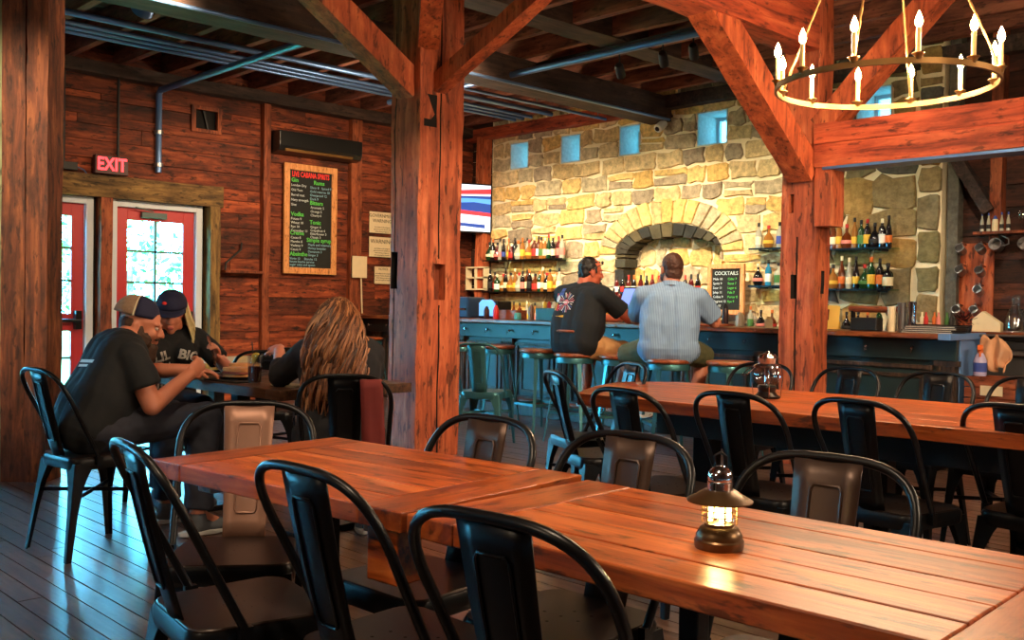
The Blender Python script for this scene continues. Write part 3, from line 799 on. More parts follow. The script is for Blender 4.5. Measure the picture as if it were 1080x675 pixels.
brace('thin diagonal brace rising from the massive post to the joists', (-5.72, 4.74, 2.8), (-4.4, 4.74, 3.37), 0.12, 0.13, (0, 0, 1), 52)
brace('short stub brace leaning towards the viewer at the top of the massive post', (-5.72, 4.64, 3.12), (-5.1, 4.2, 3.56), 0.16, 0.18, (0, 0, 1), 55)
brace('thick diagonal brace joining the lit overhead beam to the bar post', (-3.73, 6.62, 2.18), (-3.73, 5.3, 3.16), 0.2, 0.19, (0, 0, 1), 53)
brace('diagonal brace rising behind the chandelier from the horizontal beam', (-3.62, 6.70, 2.5), (-2.6, 6.70, 3.5), 0.16, 0.19, (0, 1, 0), 54)
timber('corbel_block', 'stout wooden corbel block under the horizontal beam beside the bar post', 'block',
       hewn((-3.555, 6.68, 1.77), (-3.555, 6.68, 2.20), 0.13, 0.2, (0, 1, 0), 0.006, seed=61), M['post'], (-3.555, 6.68, 1.77))
# ---- metal bistro chairs: seat, skirt, four tapered legs, hoop, splat (> embossed rib), cross brace
def rrect(w0, w1, y0, y1, r, n=5):
    """rounded trapezoid outline: width w0 at y0 and w1 at y1"""
    pts = []
    for (cx, cy, a0) in ((w1 / 2 - r, y1 - r, 0), (-w1 / 2 + r, y1 - r, 90), (-w0 / 2 + r, y0 + r, 180), (w0 / 2 - r, y0 + r, 270)):
        for i in range(n + 1):
            a = math.radians(a0 + 90 * i / n); pts.append((cx + r * math.cos(a), cy + r * math.sin(a)))
    return pts
def plate_leg(top, foot, sx, sy, wt=0.095, wb=0.024, zt=0.425, th=0.004):
    """tapered angle-section leg, flaring into the skirt at the top"""
    mb = MB()
    zs = [zt, zt - 0.05, zt - 0.11, 0.2, 0.0]; ws = [wt, wt * 0.72, wt * 0.5, wt * 0.36, wb]
    rows = []
    for z, w in zip(zs, ws):
        t = 1 - z / zt; x = top[0] + (foot[0] - top[0]) * t; y = top[1] + (foot[1] - top[1]) * t
        rows.append([(x - sx * w, y, z), (x - sx * 0.004, y, z), (x, y - sy * 0.004, z), (x, y - sy * w, z), (x - sx * th, y - sy * w, z), (x - sx * 2 * th, y - sy * 2 * th, z), (x - sx * w, y - sy * th, z)])
    vs = [p for r in rows for p in r]; k = 7; fs = []
    for i in range(len(rows) - 1):
        for j in range(k):
            l = (j + 1) % k; fs.append((i * k + j, i * k + l, (i + 1) * k + l, (i + 1) * k + j))
    fs.append(tuple(range(k - 1, -1, -1))); fs.append(tuple((len(rows) - 1) * k + j for j in range(k)))
    mb.add(vs, fs)
    # rubber foot
    return mb
def hoop_pts(W=0.202, zt=0.845, zb=0.45, yb=-0.07, lean=0.205):
    Y = lambda z: yb - lean * (z - zb) / (zt - zb)
    pts = [(-0.188, Y(zb), zb), (-0.192, Y(0.55), 0.55), (-0.198, Y(0.66), 0.66)]
    for i in range(25):
        a = PI - PI * i / 24; c, s = math.cos(a), math.sin(a)
        x = W * math.copysign(abs(c) ** 0.62, c); z = 0.70 + (zt - 0.70) * abs(s) ** 0.72
        pts.append((x, Y(z), z))
    pts += [(0.198, Y(0.66), 0.66), (0.192, Y(0.55), 0.55), (0.188, Y(zb), zb)]
    return pts
def make_chair(label, splat_mat, seat_mat, frame, group=None):
    t = thing('metal_chair', label, 'chair', (0, 0, 0), 0, group)
    out = rrect(0.33, 0.36, -0.175, 0.165, 0.055)
    s = MB(); s.prism([(a * 0.985, b * 0.985) for a, b in out], (0, 0, 0.440), (1, 0, 0), (0, 1, 0), (0, 0, 1), 0.012)
    for (a, b) in ((0, 0), (0.05, 0), (-0.05, 0), (0, 0.05), (0, -0.05), (0.05, 0.05), (-0.05, -0.05)):
        s.lathe([(0.0045, 0.4521), (0.0, 0.4523)], (a, b, 0), 8, m=1)
    s.build('seat', [seat_mat, M['gap']], t, 40, 0.004)
    k = MB(); n = len(out)
    prof = [(1.0, 0.446), (1.025, 0.436), (1.02, 0.405), (1.0, 0.395), (0.985, 0.405), (0.985, 0.436)]
    vs = [(a * f, b * f, z) for f, z in prof for a, b in out]; fs = []
    for i in range(len(prof)):
        j = (i + 1) % len(prof)
        for q in range(n):
            l = (q + 1) % n; fs.append((i * n + q, i * n + l, j * n + l, j * n + q))
    k.add(vs, fs).build('seat_frame', frame, t, 50)
    for sx, sy, top, foot in ((-1, 1, (-0.178, 0.16), (-0.205, 0.19)), (1, 1, (0.178, 0.16), (0.205, 0.19)), (-1, -1, (-0.168, -0.17), (-0.205, -0.225)), (1, -1, (0.168, -0.17), (0.205, -0.225))):
        plate_leg(top, foot, sx, sy).build('leg', frame, t, 40)
    h = MB().tube(hoop_pts(), 0.0105, 8)
    for sgn in (-1, 1): h.obox((sgn * 0.188, -0.068, 0.436), (0.018, 0.03, 0.04))
    h.build('back_hoop', frame, t, 50)
    sp = MB(); rows = 9; vs = []; fs = []
    for i in range(rows):
        f = i / (rows - 1); z = 0.447 + (0.838 - 0.447) * f; y = -0.172 - 0.10 * f - 0.006 * math.sin(PI * f)
        w = 0.062 + 0.014 * f
        for a in (-1, -0.5, 0, 0.5, 1):
            vs.append((w * a, y + 0.010 * a * a, z))
    for i in range(rows - 1):
        for j in range(4): fs.append((i * 5 + j, i * 5 + j + 1, (i + 1) * 5 + j + 1, (i + 1) * 5 + j))
    sp.add(vs, fs); so = sp.build('splat', splat_mat, t, 40)
    sm = so.modifiers.new('solid', 'SOLIDIFY'); sm.thickness = 0.004; sm.offset = 0
    rb = MB()
    Ys = lambda z: -0.172 - 0.10 * (z - 0.447) / 0.391
    for dy in (0.0045, -0.0045):
        P = lambda x, z: (x, Ys(z) + dy - 0.006 * math.sin(PI * (z - 0.447) / 0.391) + 0.010 * (x / 0.07) ** 2, z)
        rb.tube([P(x, z) for x, z in ((-0.026, 0.52), (-0.032, 0.53), (-0.034, 0.62), (-0.035, 0.70), (-0.035, 0.775), (-0.028, 0.785), (0, 0.785), (0.028, 0.785), (0.035, 0.775), (0.035, 0.70), (0.034, 0.62), (0.032, 0.53), (0.026, 0.52), (0, 0.52))], 0.0034, 6, True)
    rb.build('embossed_rib', splat_mat, so, 50)
    cb = MB(); cb.bar((-0.185, 0.172, 0.27), (0.18, -0.18, 0.27), 0.004, 0.018); cb.bar((0.185, 0.172, 0.275), (-0.18, -0.18, 0.275), 0.004, 0.018)
    cb.build('cross_brace', frame, t)
    return t
CH_BLACK = make_chair('', M['metal_black'], M['seat_brown'], M['metal_black'])
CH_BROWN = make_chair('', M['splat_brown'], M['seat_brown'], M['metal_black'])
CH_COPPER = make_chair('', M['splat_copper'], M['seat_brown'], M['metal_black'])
CH_TEAL = make_chair('', M['teal_metal'], M['teal_metal'], M['teal_metal'])
used = set()
def chair(proto, x, y, th, label, group=None):
    if proto.name not in used:
        used.add(proto.name); TREES.setdefault(proto.name, [(c, kids(c)) for c in kids(proto)])
        proto.location = (x, y, 0); proto.rotation_euler = (0, 0, th); proto['label'] = label
        if group: proto['group'] = group
        return proto
    return dup(proto, (x, y, 0), th, label, group)
G1, G2 = 'chairs at the near long table', 'chairs at the far long table'
chair(CH_BLACK, -2.103, 1.17, -0.143, 'black metal chair with ribbed splat seen from behind, nearer the bearded diner', G1)
chair(CH_BLACK, -1.650, 1.30, 0.02, 'black metal chair seen from behind, straddling the join of the two near tables', G1)
chair(CH_BLACK, -1.118, 1.285, 0.106, 'black metal chair seen from behind, tucked under the table with the lit lantern', G1)
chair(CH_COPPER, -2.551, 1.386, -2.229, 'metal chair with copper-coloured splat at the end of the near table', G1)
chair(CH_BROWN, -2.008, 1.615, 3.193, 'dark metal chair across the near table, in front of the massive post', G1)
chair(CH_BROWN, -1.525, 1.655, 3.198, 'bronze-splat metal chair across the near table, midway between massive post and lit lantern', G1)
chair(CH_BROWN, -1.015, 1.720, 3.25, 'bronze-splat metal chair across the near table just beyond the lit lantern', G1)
chair(CH_BLACK, -4.635, 1.793, 0.10, 'black metal chair the bearded capped man sits on', 'chairs round the diners table')
chair(CH_BLACK, -3.78, 2.62, 0.92, 'black metal chair the long-haired woman sits on, maroon jacket over it', 'chairs round the diners table')
chair(CH_BLACK, -5.70, 2.55, -1.75, 'metal chair under the woman in the black printed shirt', 'chairs round the diners table')
chair(CH_BLACK, -3.10, 3.66, -0.45, 'blue-black chair set at an angle to the rounded end of the long table', G2)
chair(CH_BLACK, -2.377, 3.20, -0.104, 'black chair seen from behind at the long table, first from its rounded end', G2)
chair(CH_BLACK, -2.046, 3.43, -0.055, 'black chair seen from behind at the long table, second from its rounded end', G2)
chair(CH_BLACK, -1.600, 3.56, -0.15, 'black chair seen from behind at the long table, third from its rounded end', G2)
chair(CH_BLACK, -1.180, 3.86, -0.116, 'black chair seen from behind at the long table, fourth from its rounded end', G2)
chair(CH_BLACK, -3.55, 4.05, 2.75, 'blue-black chair behind the rounded table end, before the man in tan shorts', G2)
chair(CH_BLACK, -3.028, 4.72, 3.178, 'black chair on the bar side of the long table, just before the clear lantern', G2)
chair(CH_BLACK, -2.58, 4.80, 3.02, 'black chair on the bar side of the long table, before the reddish post', G2)
chair(CH_BLACK, -2.114, 4.86, 3.05, 'black chair on the bar side of the long table, before the framed bar panel', G2)
chair(CH_BLACK, -1.70, 4.92, 2.98, 'black chair on the bar side of the long table, before the wooden crates', G2)
chair(CH_TEAL, -5.95, 4.6 + 0.9, 0.5, 'teal painted metal chair half hidden behind the massive post')
chair(CH_BLACK, -5.75, 3.35, 1.0, 'black chair behind the drinks glasses, pulled up to the light-washed yellow table')

# ---- bar stools
def make_stool():
    t = thing('bar_stool', '', 'stool')
    MB().lathe([(0.0, 0.722), (0.165, 0.722), (0.18, 0.730), (0.184, 0.742), (0.178, 0.754), (0.15, 0.759), (0.0, 0.758)], (0, 0, 0), 28).build('seat', M['stool_seat'], t, 50)
    MB().lathe([(0.16, 0.722), (0.168, 0.70), (0.165, 0.672), (0.158, 0.672), (0.158, 0.715)], (0, 0, 0), 28).build('seat_ring', M['teal_metal'], t, 50)
    for a in (45, 135, 225, 315):
        c, s = math.cos(math.radians(a)), math.sin(math.radians(a))
        MB().bar((c * 0.15, s * 0.15, 0.70), (c * 0.265, s * 0.265, 0.0), 0.036, 0.010, (c, s, 0.01), 0.020, 0.010).build('leg', M['teal_metal'], t, None, 0.003)
    fr = MB()
    P = lambda a, z: (math.cos(math.radians(a)) * (0.265 - 0.115 * z / 0.7), math.sin(math.radians(a)) * (0.265 - 0.115 * z / 0.7), z)
    for a in (45, 135, 225, 315): fr.bar(P(a, 0.25), P(a + 90, 0.25), 0.012, 0.022)
    fr.build('foot_ring', M['teal_metal'], t)
    return t
ST = make_stool(); TREES[ST.name] = [(c, kids(c)) for c in kids(ST)]
SG = 'bar stools along the bar'
def sp(px, yy):   # stool standing at depth yy along the sight line of photo column px
    k = (px - 540) / F_PX; D = yy / (0.697 + 0.717 * k); return (-0.717 * D + 0.697 * k * D, yy, 0)
stools = [(388, 6.75, 'wooden-seat bar stool beyond the long-haired woman, above the teal chair'), (488, 6.75, 'bar stool half hidden by the massive post'),
          (525, 6.7, 'empty bar stool standing clear beside the one the massive post half hides'), (569, 6.5, 'empty bar stool touching the one under the man in the black T-shirt'),
          (607, 6.25, 'bar stool under the man in the black T-shirt'), (656, 6.35, 'empty bar stool between the two men at the bar'),
          (706, 6.25, 'bar stool under the man in the pale blue shirt'), (771, 6.45, 'empty bar stool between the man in pale blue and the reddish post')]
STP = []
for i, (px, yy, lb_) in enumerate(stools):
    p = sp(px, yy); STP.append(p)
    if i == 0: ST.location = p; ST.rotation_euler = (0, 0, 0.3); ST['label'] = lb_; ST['group'] = SG
    else: dup(ST, p, 0.3 + 0.37 * i, lb_, SG)

# ---- tables
def plank_top(x0, x1, y0, y1, z0, z1, nb, endw, seed, gap=0.0015):
    """boards along X between two cross boards (breadboard ends)"""
    r_ = random.Random(seed); a = MB()
    ys = [y0] + sorted(y0 + (y1 - y0) * (i + r_.uniform(-.2, .2)) / nb for i in range(1, nb)) + [y1]
    for i in range(nb): a.box(x0 + endw + gap, x1 - endw - gap, ys[i] + gap, ys[i + 1] - gap, z0 + r_.uniform(0, .001), z1 - r_.uniform(0, 0.0015))
    return a, (MB().box(x0, x0 + endw - gap, y0, y1, z0, z1), MB().box(x1 - endw + gap, x1, y0, y1, z0, z1))
def near_table(x, y, l, w, th, label, wood_leg, seed):
    t = thing('dining_table', label, 'table', (x, y, 0), th, 'pair of tables pushed end to end in the foreground')
    a, b = plank_top(-l / 2, l / 2, -w / 2, w / 2, 0.712, 0.755, 5, 0.13, seed)
    a.build('tabletop', M['table'], t, None, 0.003)
    for e in b: e.build('end_board', M['table_end'], t, None, 0.003)
    ap = MB()
    ap.box(-l / 2 + 0.10, l / 2 - 0.10, -0.03, 0.03, 0.66, 0.712)
    ap.box(-l / 2 + 0.12, -l / 2 + 0.18, -w / 2 + 0.06, w / 2 - 0.06, 0.68, 0.712); ap.box(l / 2 - 0.18, l / 2 - 0.12, -w / 2 + 0.06, w / 2 - 0.06, 0.68, 0.712)
    ap.build('support_rail', M['table_end'], t, None, 0.003)
    if wood_leg:
        for sx in wood_leg:
            MB().box(sx * (l / 2 - 0.02) - 0.045 * (sx > 0) * 2, sx * (l / 2 - 0.02) + 0.09 * (sx < 0), -w / 2 + 0.01, -w / 2 + 0.08, 0.60, 0.712).build('corner_block', M['table'], t, None, 0.004)
    for sx in (-0.06,):
        MB().box(sx - 0.02, sx + 0.02, -0.07, -0.03, 0.02, 0.66).build('pedestal_post', M['metal_black'], t, None, 0.004)
    MB().box(-0.36, 0.24, -0.08, -0.02, 0.0, 0.02).build('pedestal_foot', M['metal_black'], t, None, 0.004)
    return t
near_table(-2.0215, 1.4446, 0.93, 0.606, 0.10, 'near wooden plank table with a bare top, the one without the lantern', (1,), 4)
near_table(-0.952, 1.496, 1.15, 0.56, 0.04, 'near wooden plank table carrying the lit lantern', (), 9)
# far long table with one rounded end
t = thing('dining_table', 'long wooden table before the bar with one rounded end and a clear lantern', 'table', (-1.9, 4.1, 0), 0.06)
def far_top(y0, y1, z0, z1):
    mb = MB(); nb = 5
    for i in range(nb):
        a = y0 + (y1 - y0) * i / nb + 0.001; b = y0 + (y1 - y0) * (i + 1) / nb - 0.001
        def xl(y):
            f = (y - y0) / (y1 - y0); return -1.25 - 0.28 * math.sin(min(1, f * 1.25) * PI / 2) + (0.35 * max(0, f - 0.72) / 0.28) ** 1.5
        poly = [(xl(a + (b - a) * k / 5), a + (b - a) * k / 5) for k in range(6)] + [(1.3, b), (1.3, a)]
        mb.prism(poly, (0, 0, z0), (1, 0, 0), (0, 1, 0), (0, 0, 1), z1 - z0)
    return mb
far_top(-0.56, 0.45, 0.695, 0.75).build('tabletop', M['table'], t, None, 0.003)
ap = MB(); ap.box(-1.0, 1.1, -0.26, -0.2, 0.56, 0.694); ap.box(-1.0, 1.1, 0.14, 0.2, 0.56, 0.694); ap.box(-1.0, -0.94, -0.2, 0.14, 0.56, 0.694); ap.box(1.04, 1.1, -0.2, 0.14, 0.56, 0.694)
ap.build('under_frame', M['black'], t, None, 0.004)  # black frame of rails below the tabletop
for sx in (-0.85, 0.0, 0.95):
    MB().box(sx - 0.05, sx + 0.05, -0.09, 0.01, 0.03, 0.56).build('pedestal_post', M['metal_black'], t, None, 0.005)
    MB().box(sx - 0.05, sx + 0.05, -0.26, 0.18, 0.0, 0.03).build('pedestal_foot', M['metal_black'], t, None, 0.005)
# left dining table
t = thing('dining_table', 'dark wooden table where three people are eating', 'table', (-4.62, 2.78, 0), 0.03)
a, b = plank_top(-0.60, 0.60, -0.40, 0.40, 0.70, 0.75, 5, 0.12, 14)
a.build('tabletop', M['table_dark'], t, None, 0.003)
for e in b: e.build('end_board', M['table_dark'], t, None, 0.003)
for sx in (-0.42, 0.42):
    MB().box(sx - 0.04, sx + 0.04, -0.04, 0.04, 0.03, 0.70).build('pedestal_post', M['metal_black'], t, None, 0.005)
    MB().box(sx - 0.04, sx + 0.04, -0.22, 0.22, 0.0, 0.03).build('pedestal_foot', M['metal_black'], t, None, 0.005)
# table by the left wall, light on its top put into the colour
t = thing('dining_table', 'light-washed yellow table top beyond the three diners, by the board wall', 'table', (-6.3, 3.75, 0), 0.08)
a, b = plank_top(-0.35, 0.35, -0.75, 0.55, 0.71, 0.75, 3, 0.1, 15)
a.build('tabletop', M['table_lit'], t, None, 0.003)
for e in b: e.build('end_board', M['table_lit'], t, None, 0.003)
for sy in (-0.5, 0.35):
    MB().box(-0.04, 0.04, sy - 0.04, sy + 0.04, 0.03, 0.71).build('pedestal_post', M['metal_black'], t, None, 0.005)
    MB().box(-0.22, 0.22, sy - 0.04, sy + 0.04, 0.0, 0.03).build('pedestal_foot', M['metal_black'], t, None, 0.005)

# ---- the bar
BX0, BX1, BY0, BY1, BZ = XL + 0.08, -2.85, 7.1, 7.75, 1.0
FY = 7.32   # face of the bar front
t = thing('bar_counter', 'long panelled bar with wooden top and dark blue-green front before the stone wall', 'bar', ((BX0 + BX1) / 2, FY, 0)); O = tuple(t.location)
mb = MB(); xs = [BX0, -8.1, -5.9, -4.4, BX1 - 0.06]
for i in range(4): mb.box(xs[i] + .001, xs[i + 1] - .001, BY0, BY1, 0.962, BZ)
mb.build('counter_top', M['bartop'], t, None, 0.006, O)
ec = MB().box(BX1 - 0.06, BX1 + 0.03, BY0 - 0.01, BY1 + 0.01, 0.955, BZ + 0.004).build('end_cap', M['daylit_end'], t, None, 0.005, O); ec['label'] = 'end cap tinted with blue daylight'
f = MB(); f.box(BX0, BX1, FY, BY1 - 0.03, 0.06, 0.962)
f.build('bar_front', M['barfront'], t, None, 0, O)
f = MB(); f.box(BX0, BX1 + 0.004, FY - 0.05, FY, 0.80, 0.955)
f.build('frieze', M['barfront'], t, None, 0.006, O)
x = BX0 + 0.3; pil = []
while x < BX1 - 0.05:
    pil.append(x); x += 0.78
pil[-1] = BX1 - 0.07
for x in pil:
    mb = MB(); mb.box(x - 0.075, x + 0.075, FY - 0.035, FY, 0.10, 0.80)
    for k in range(4): mb.box(x - 0.058 + k * 0.033, x - 0.040 + k * 0.033, FY - 0.046, FY - 0.034, 0.16, 0.76)
    mb.box(x - 0.09, x + 0.09, FY - 0.05, FY, 0.10, 0.16); mb.box(x - 0.09, x + 0.09, FY - 0.05, FY, 0.76, 0.80)
    mb.build('pilaster', M['barblack'], t, None, 0.003, O)
for i in range(len(pil) - 1):
    a, b = pil[i] + 0.11, pil[i + 1] - 0.11; mb = MB()
    for q, d in ((0.0, 0.022), (0.07, 0.014)):
        w = 0.03; x0, x1, z0, z1 = a + q, b - q, 0.17 + q, 0.76 - q
        mb.box(x0, x1, FY - d, FY, z0, z0 + w); mb.box(x0, x1, FY - d, FY, z1 - w, z1); mb.box(x0, x0 + w, FY - d, FY, z0 + w, z1 - w); mb.box(x1 - w, x1, FY - d, FY, z0 + w, z1 - w)
    mb.build('raised_panel', M['barblack'], t, None, 0.003, O)
mb = MB(); mb.box(BX0, BX1, FY - 0.06, FY, 0.0, 0.10)
mb.build('plinth', M['barblack'], t, None, 0.004, O)
mb = MB(); mb.tube([(BX0, FY - 0.16, 0.17), (BX1, FY - 0.16, 0.17)], 0.024, 10)
x = BX0 + 0.5
while x < BX1: mb.bar((x, FY - 0.16, 0.17), (x, FY, 0.10), 0.02, 0.02); x += 1.2
mb.build('foot_rail', M['barrail'], t, 40, 0, O)
x = BX0 + 0.2; 
while x < BX1 - 0.1:
    mb = MB(); mb.lathe([(0.014, 0), (0.010, 0.012), (0.006, 0.022), (0.013, 0.034), (0.009, 0.042), (0, 0.044)], (x, FY - 0.05, 0.885), 10, Matrix.Rotation(PI / 2, 3, 'X'))
    mb.tube([(x, FY - 0.075, 0.885), (x, FY - 0.085, 0.86), (x, FY - 0.10, 0.855), (x, FY - 0.108, 0.872)], 0.004, 6)
    mb.build('coat_hook', M['chrome'], t, 50, 0, O); x += 0.36
mb = MB(); mb.box(BX1, BX1 + 0.012, FY, BY1 - 0.03, 0.06, 0.955); ep = mb.build('end_panel', M['daylit_end'], t, None, 0.003, O); ep['label'] = 'end panel tinted with blue daylight'
# back counter under the shelves
t = thing('back_counter', 'back counter along the foot of the stone wall behind the bar', 'counter', (-6.6, 8.9, 0)); O = tuple(t.location)
MB().box(-9.8, -4.0, 8.62, 9.14, 0.90, 0.94).build('counter_top', M['bartop'], t, None, 0.004, O)
MB().box(-9.75, -4.05, 8.68, 9.12, 0.0, 0.90).build('body', M['barblack'], t, None, 0.004, O)
# ---- glass shelves and bottles
def shelf(label, x0, x1, z, y0=8.98, y1=YS - 0.035):
    t = thing('glass_shelf', label, 'shelf', ((x0 + x1) / 2, y1, z)); O = tuple(t.location)
    MB().box(x0, x1, y0, y1, z - 0.014, z).build('shelf_pane', M['glass_shelf'], t, None, 0, O)
    k = MB(); k.box(x0, x1, y0 - 0.004, y0, z - 0.016, z + 0.002); 
    for x in (x0 + 0.12, x1 - 0.12): k.box(x - 0.012, x + 0.012, y0 + 0.02, y1, z - 0.03, z - 0.015)
    k.build('shelf_bracket', M['metal_black'], t, None, 0, O)
GLS = {'amber': plain('amber_glass', rgb(96, 44, 18), 0.06, 0, 0.2, spec=0.8), 'green': plain('green_glass', rgb(24, 60, 30), 0.08, spec=0.8), 'black': plain('black_glass', rgb(18, 16, 18), 0.08, spec=0.8),
       'clear': plain('pale_glass', rgb(170, 168, 150), 0.06, spec=0.8), 'golden': plain('golden_glass', rgb(150, 96, 40), 0.06, spec=0.8), 'red': plain('red_glass', rgb(86, 20, 20), 0.06, spec=0.8), 'blue': plain('blue_glass', rgb(40, 120, 160), 0.08, spec=0.8)}
LBL = {'cream': plain('cream_label', rgb(236, 222, 186), 0.7), 'red': plain('red_label', rgb(190, 40, 36), 0.7), 'yellow': plain('yellow_label', rgb(226, 180, 60), 0.7), 'white': plain('white_label', rgb(236, 236, 232), 0.7),
       'black': plain('black_label', rgb(30, 28, 28), 0.7), 'orange': plain('orange_label', rgb(214, 110, 44), 0.7), 'blue': plain('blue_label', rgb(60, 80, 160), 0.7), 'pink': plain('pink_label', rgb(222, 130, 120), 0.7), 'green': plain('green_label', rgb(70, 120, 60), 0.7)}
SHAPES = {  # profile (r, z) and label band
    'tall': ([(0, 0), (0.036, 0), (0.037, 0.01), (0.037, 0.17), (0.030, 0.2), (0.014, 0.225), (0.013, 0.275), (0, 0.275)], (0.0375, 0.045, 0.135), (0.0155, 0.25, 0.295)),
    'squat': ([(0, 0), (0.046, 0), (0.048, 0.01), (0.048, 0.13), (0.04, 0.155), (0.016, 0.175), (0.015, 0.215), (0, 0.215)], (0.0485, 0.03, 0.11), (0.019, 0.205, 0.24)),
    'round': ([(0, 0), (0.04, 0), (0.054, 0.03), (0.058, 0.07), (0.050, 0.115), (0.028, 0.15), (0.014, 0.17), (0.013, 0.22), (0, 0.22)], (0.0575, 0.05, 0.085), (0.017, 0.21, 0.25)),
    'slim': ([(0, 0), (0.031, 0), (0.032, 0.01), (0.031, 0.15), (0.026, 0.19), (0.013, 0.24), (0.012, 0.30), (0, 0.30)], (0.0325, 0.05, 0.12), (0.014, 0.27, 0.315)),
    'wine': ([(0, 0), (0.036, 0), (0.037, 0.01), (0.037, 0.18), (0.028, 0.215), (0.014, 0.24), (0.0135, 0.30), (0, 0.30)], (0.0375, 0.06, 0.14), (0.0155, 0.235, 0.303)),
}
ME = {}
def bottle(shape, g, l, cap, loc, label, group, s=1.0, rot=0.0):
    t = thing('bottle', label, 'bottle', loc, rot, group); t.scale = (s, s, s)
    s *= 0.86; t.scale = (s, s, s)
    pr, (lr, l0, l1), (cr, c0, c1) = SHAPES[shape]
    for nm, key, mat in (('glass_body', (shape, 'b', g), GLS[g]), ('label_band', (shape, 'l', l), LBL[l]), ('cap', (shape, 'c', cap), LBL[cap])):
        if key not in ME:
            mb = MB()
            if key[1] == 'b': mb.lathe(pr, (0, 0, 0), 14)
            elif key[1] == 'l': mb.lathe([(lr, l0), (lr + 0.0006, l0 + 0.002), (lr + 0.0006, l1 - 0.002), (lr, l1)], (0, 0, 0), 14)
            else: mb.lathe([(cr * 0.9, c0), (cr, c0 + 0.004), (cr, c1 - 0.004), (cr * 0.8, c1), (0, c1)], (0, 0, 0), 10)
            ME[key] = mb.mesh(nm, mat, 50)
        o = bpy.data.objects.new(nm, ME[key]); C.objects.link(o); o.parent = t
    return t
ORD = ['first', 'second', 'third', 'fourth', 'fifth', 'sixth', 'seventh', 'eighth', 'ninth', 'tenth', 'eleventh', 'twelfth', 'thirteenth', 'fourteenth', 'fifteenth', 'sixteenth', 'seventeenth', 'eighteenth', 'nineteenth', 'twentieth']
rb = random.Random(77)
def row(x0, x1, n, y, z, where, group, kinds=None, shapes=('tall', 'squat', 'round', 'slim', 'tall'), s=1.0, jy=0.02):
    for i in range(n):
        x = x0 + (x1 - x0) * (i + 0.5) / n + rb.uniform(-.008, .008)
        g, l = (kinds[i % len(kinds)] if kinds else (rb.choice(['amber', 'green', 'black', 'clear', 'golden', 'amber', 'red', 'clear']), rb.choice(list(LBL))))
        sh = rb.choice(shapes); cap = rb.choice(['black', 'black', 'black', 'red', 'orange', 'cream'])
        bottle(sh, g, l, cap, (x, y + rb.uniform(-jy, jy), z), '%s bottle from %s, %s, %s label' % (ORD[i], where, {'clear': 'pale', 'black': 'near-black'}.get(g, g), l), group, s * rb.uniform(0.95, 1.08), rb.uniform(0, 6))
shelf('upper long glass shelf by the television', -9.83, -8.35, 1.75)
shelf('lower long glass shelf by the television', -9.83, -8.35, 1.33)
shelf('upper short glass shelf between chalkboard and hewn post', -5.68, -5.28, 1.79)
shelf('lower short glass shelf between chalkboard and hewn post', -5.68, -5.28, 1.40)
shelf('upper glass shelf between the hewn post and the stone pillar', -5.0, -4.14, 1.76)
shelf('lower glass shelf between the hewn post and the stone pillar', -5.0, -4.14, 1.365)
row(-9.80, -8.40, 20, 9.06, 1.75, 'the television end of the upper long shelf', 'bottles on the upper left shelf',
    [('green', 'cream'), ('black', 'cream'), ('red', 'pink'), ('clear', 'pink'), ('black', 'blue'), ('golden', 'yellow'), ('red', 'red'), ('black', 'black'), ('clear', 'cream'), ('golden', 'yellow'), ('clear', 'yellow'), ('golden', 'yellow'), ('amber', 'red'), ('amber', 'white'), ('golden', 'green'), ('golden', 'cream')], s=1.1)
row(-9.78, -8.42, 18, 9.06, 1.33, 'the television end of the lower long shelf', 'bottles on the lower left shelf',
    [('black', 'black'), ('amber', 'red'), ('green', 'white'), ('golden', 'cream'), ('black', 'cream'), ('golden', 'yellow'), ('golden', 'yellow'), ('clear', 'cream'), ('black', 'pink'), ('amber', 'cream')], s=1.1)
row(-5.68, -5.30, 3, 9.06, 1.79, 'the chalkboard on the upper short shelf', 'bottles on the short shelves', [('clear', 'cream'), ('golden', 'yellow'), ('clear', 'blue')], s=1.1)
row(-5.68, -5.30, 3, 9.06, 1.40, 'the chalkboard on the lower short shelf', 'bottles on the short shelves', [('black', 'pink'), ('blue', 'white'), ('clear', 'green')], s=1.1)
row(-5.02, -4.16, 12, 9.06, 1.76, 'the hewn post on the upper shelf beyond it', 'bottles on the upper right shelf',
    [('black', 'black'), ('black', 'white'), ('black', 'orange'), ('amber', 'cream'), ('golden', 'yellow'), ('amber', 'pink'), ('golden', 'yellow'), ('green', 'green'), ('black', 'yellow')], s=1.12)
row(-5.02, -4.16, 11, 9.06, 1.365, 'the hewn post on the lower shelf beyond it', 'bottles on the lower right shelf',
    [('green', 'yellow'), ('black', 'orange'), ('black', 'cream'), ('golden', 'yellow'), ('amber', 'orange'), ('clear', 'cream'), ('black', 'yellow'), ('green', 'green')], s=1.12)
# stepped rack of bottles in front of the niche
t = thing('bottle_rack', 'dark stepped bottle rack on the back counter under the stone arch', 'rack', (-7.0, 8.9, 0.94)); O = tuple(t.location)
for k in range(3): MB().box(-7.6, -6.3, 8.66 + 0.16 * k, 8.82 + 0.16 * k, 0.94, 0.96 + 0.16 * k).build('rack_step', M['barblack'], t, None, 0.003, O)
wk = [('red', 'white'), ('black', 'red'), ('red', 'cream'), ('black', 'white')]
for k, nm in enumerate(('front', 'middle', 'back')):
    row(-7.58, -6.32, 14, 8.74 + 0.16 * k, 0.962 + 0.16 * k, 'the till on the %s rack step under the arch' % nm, 'bottles in the rack under the arch', wk if k else None, ('wine',) if k else ('tall', 'slim', 'squat'), 0.95, 0.004)
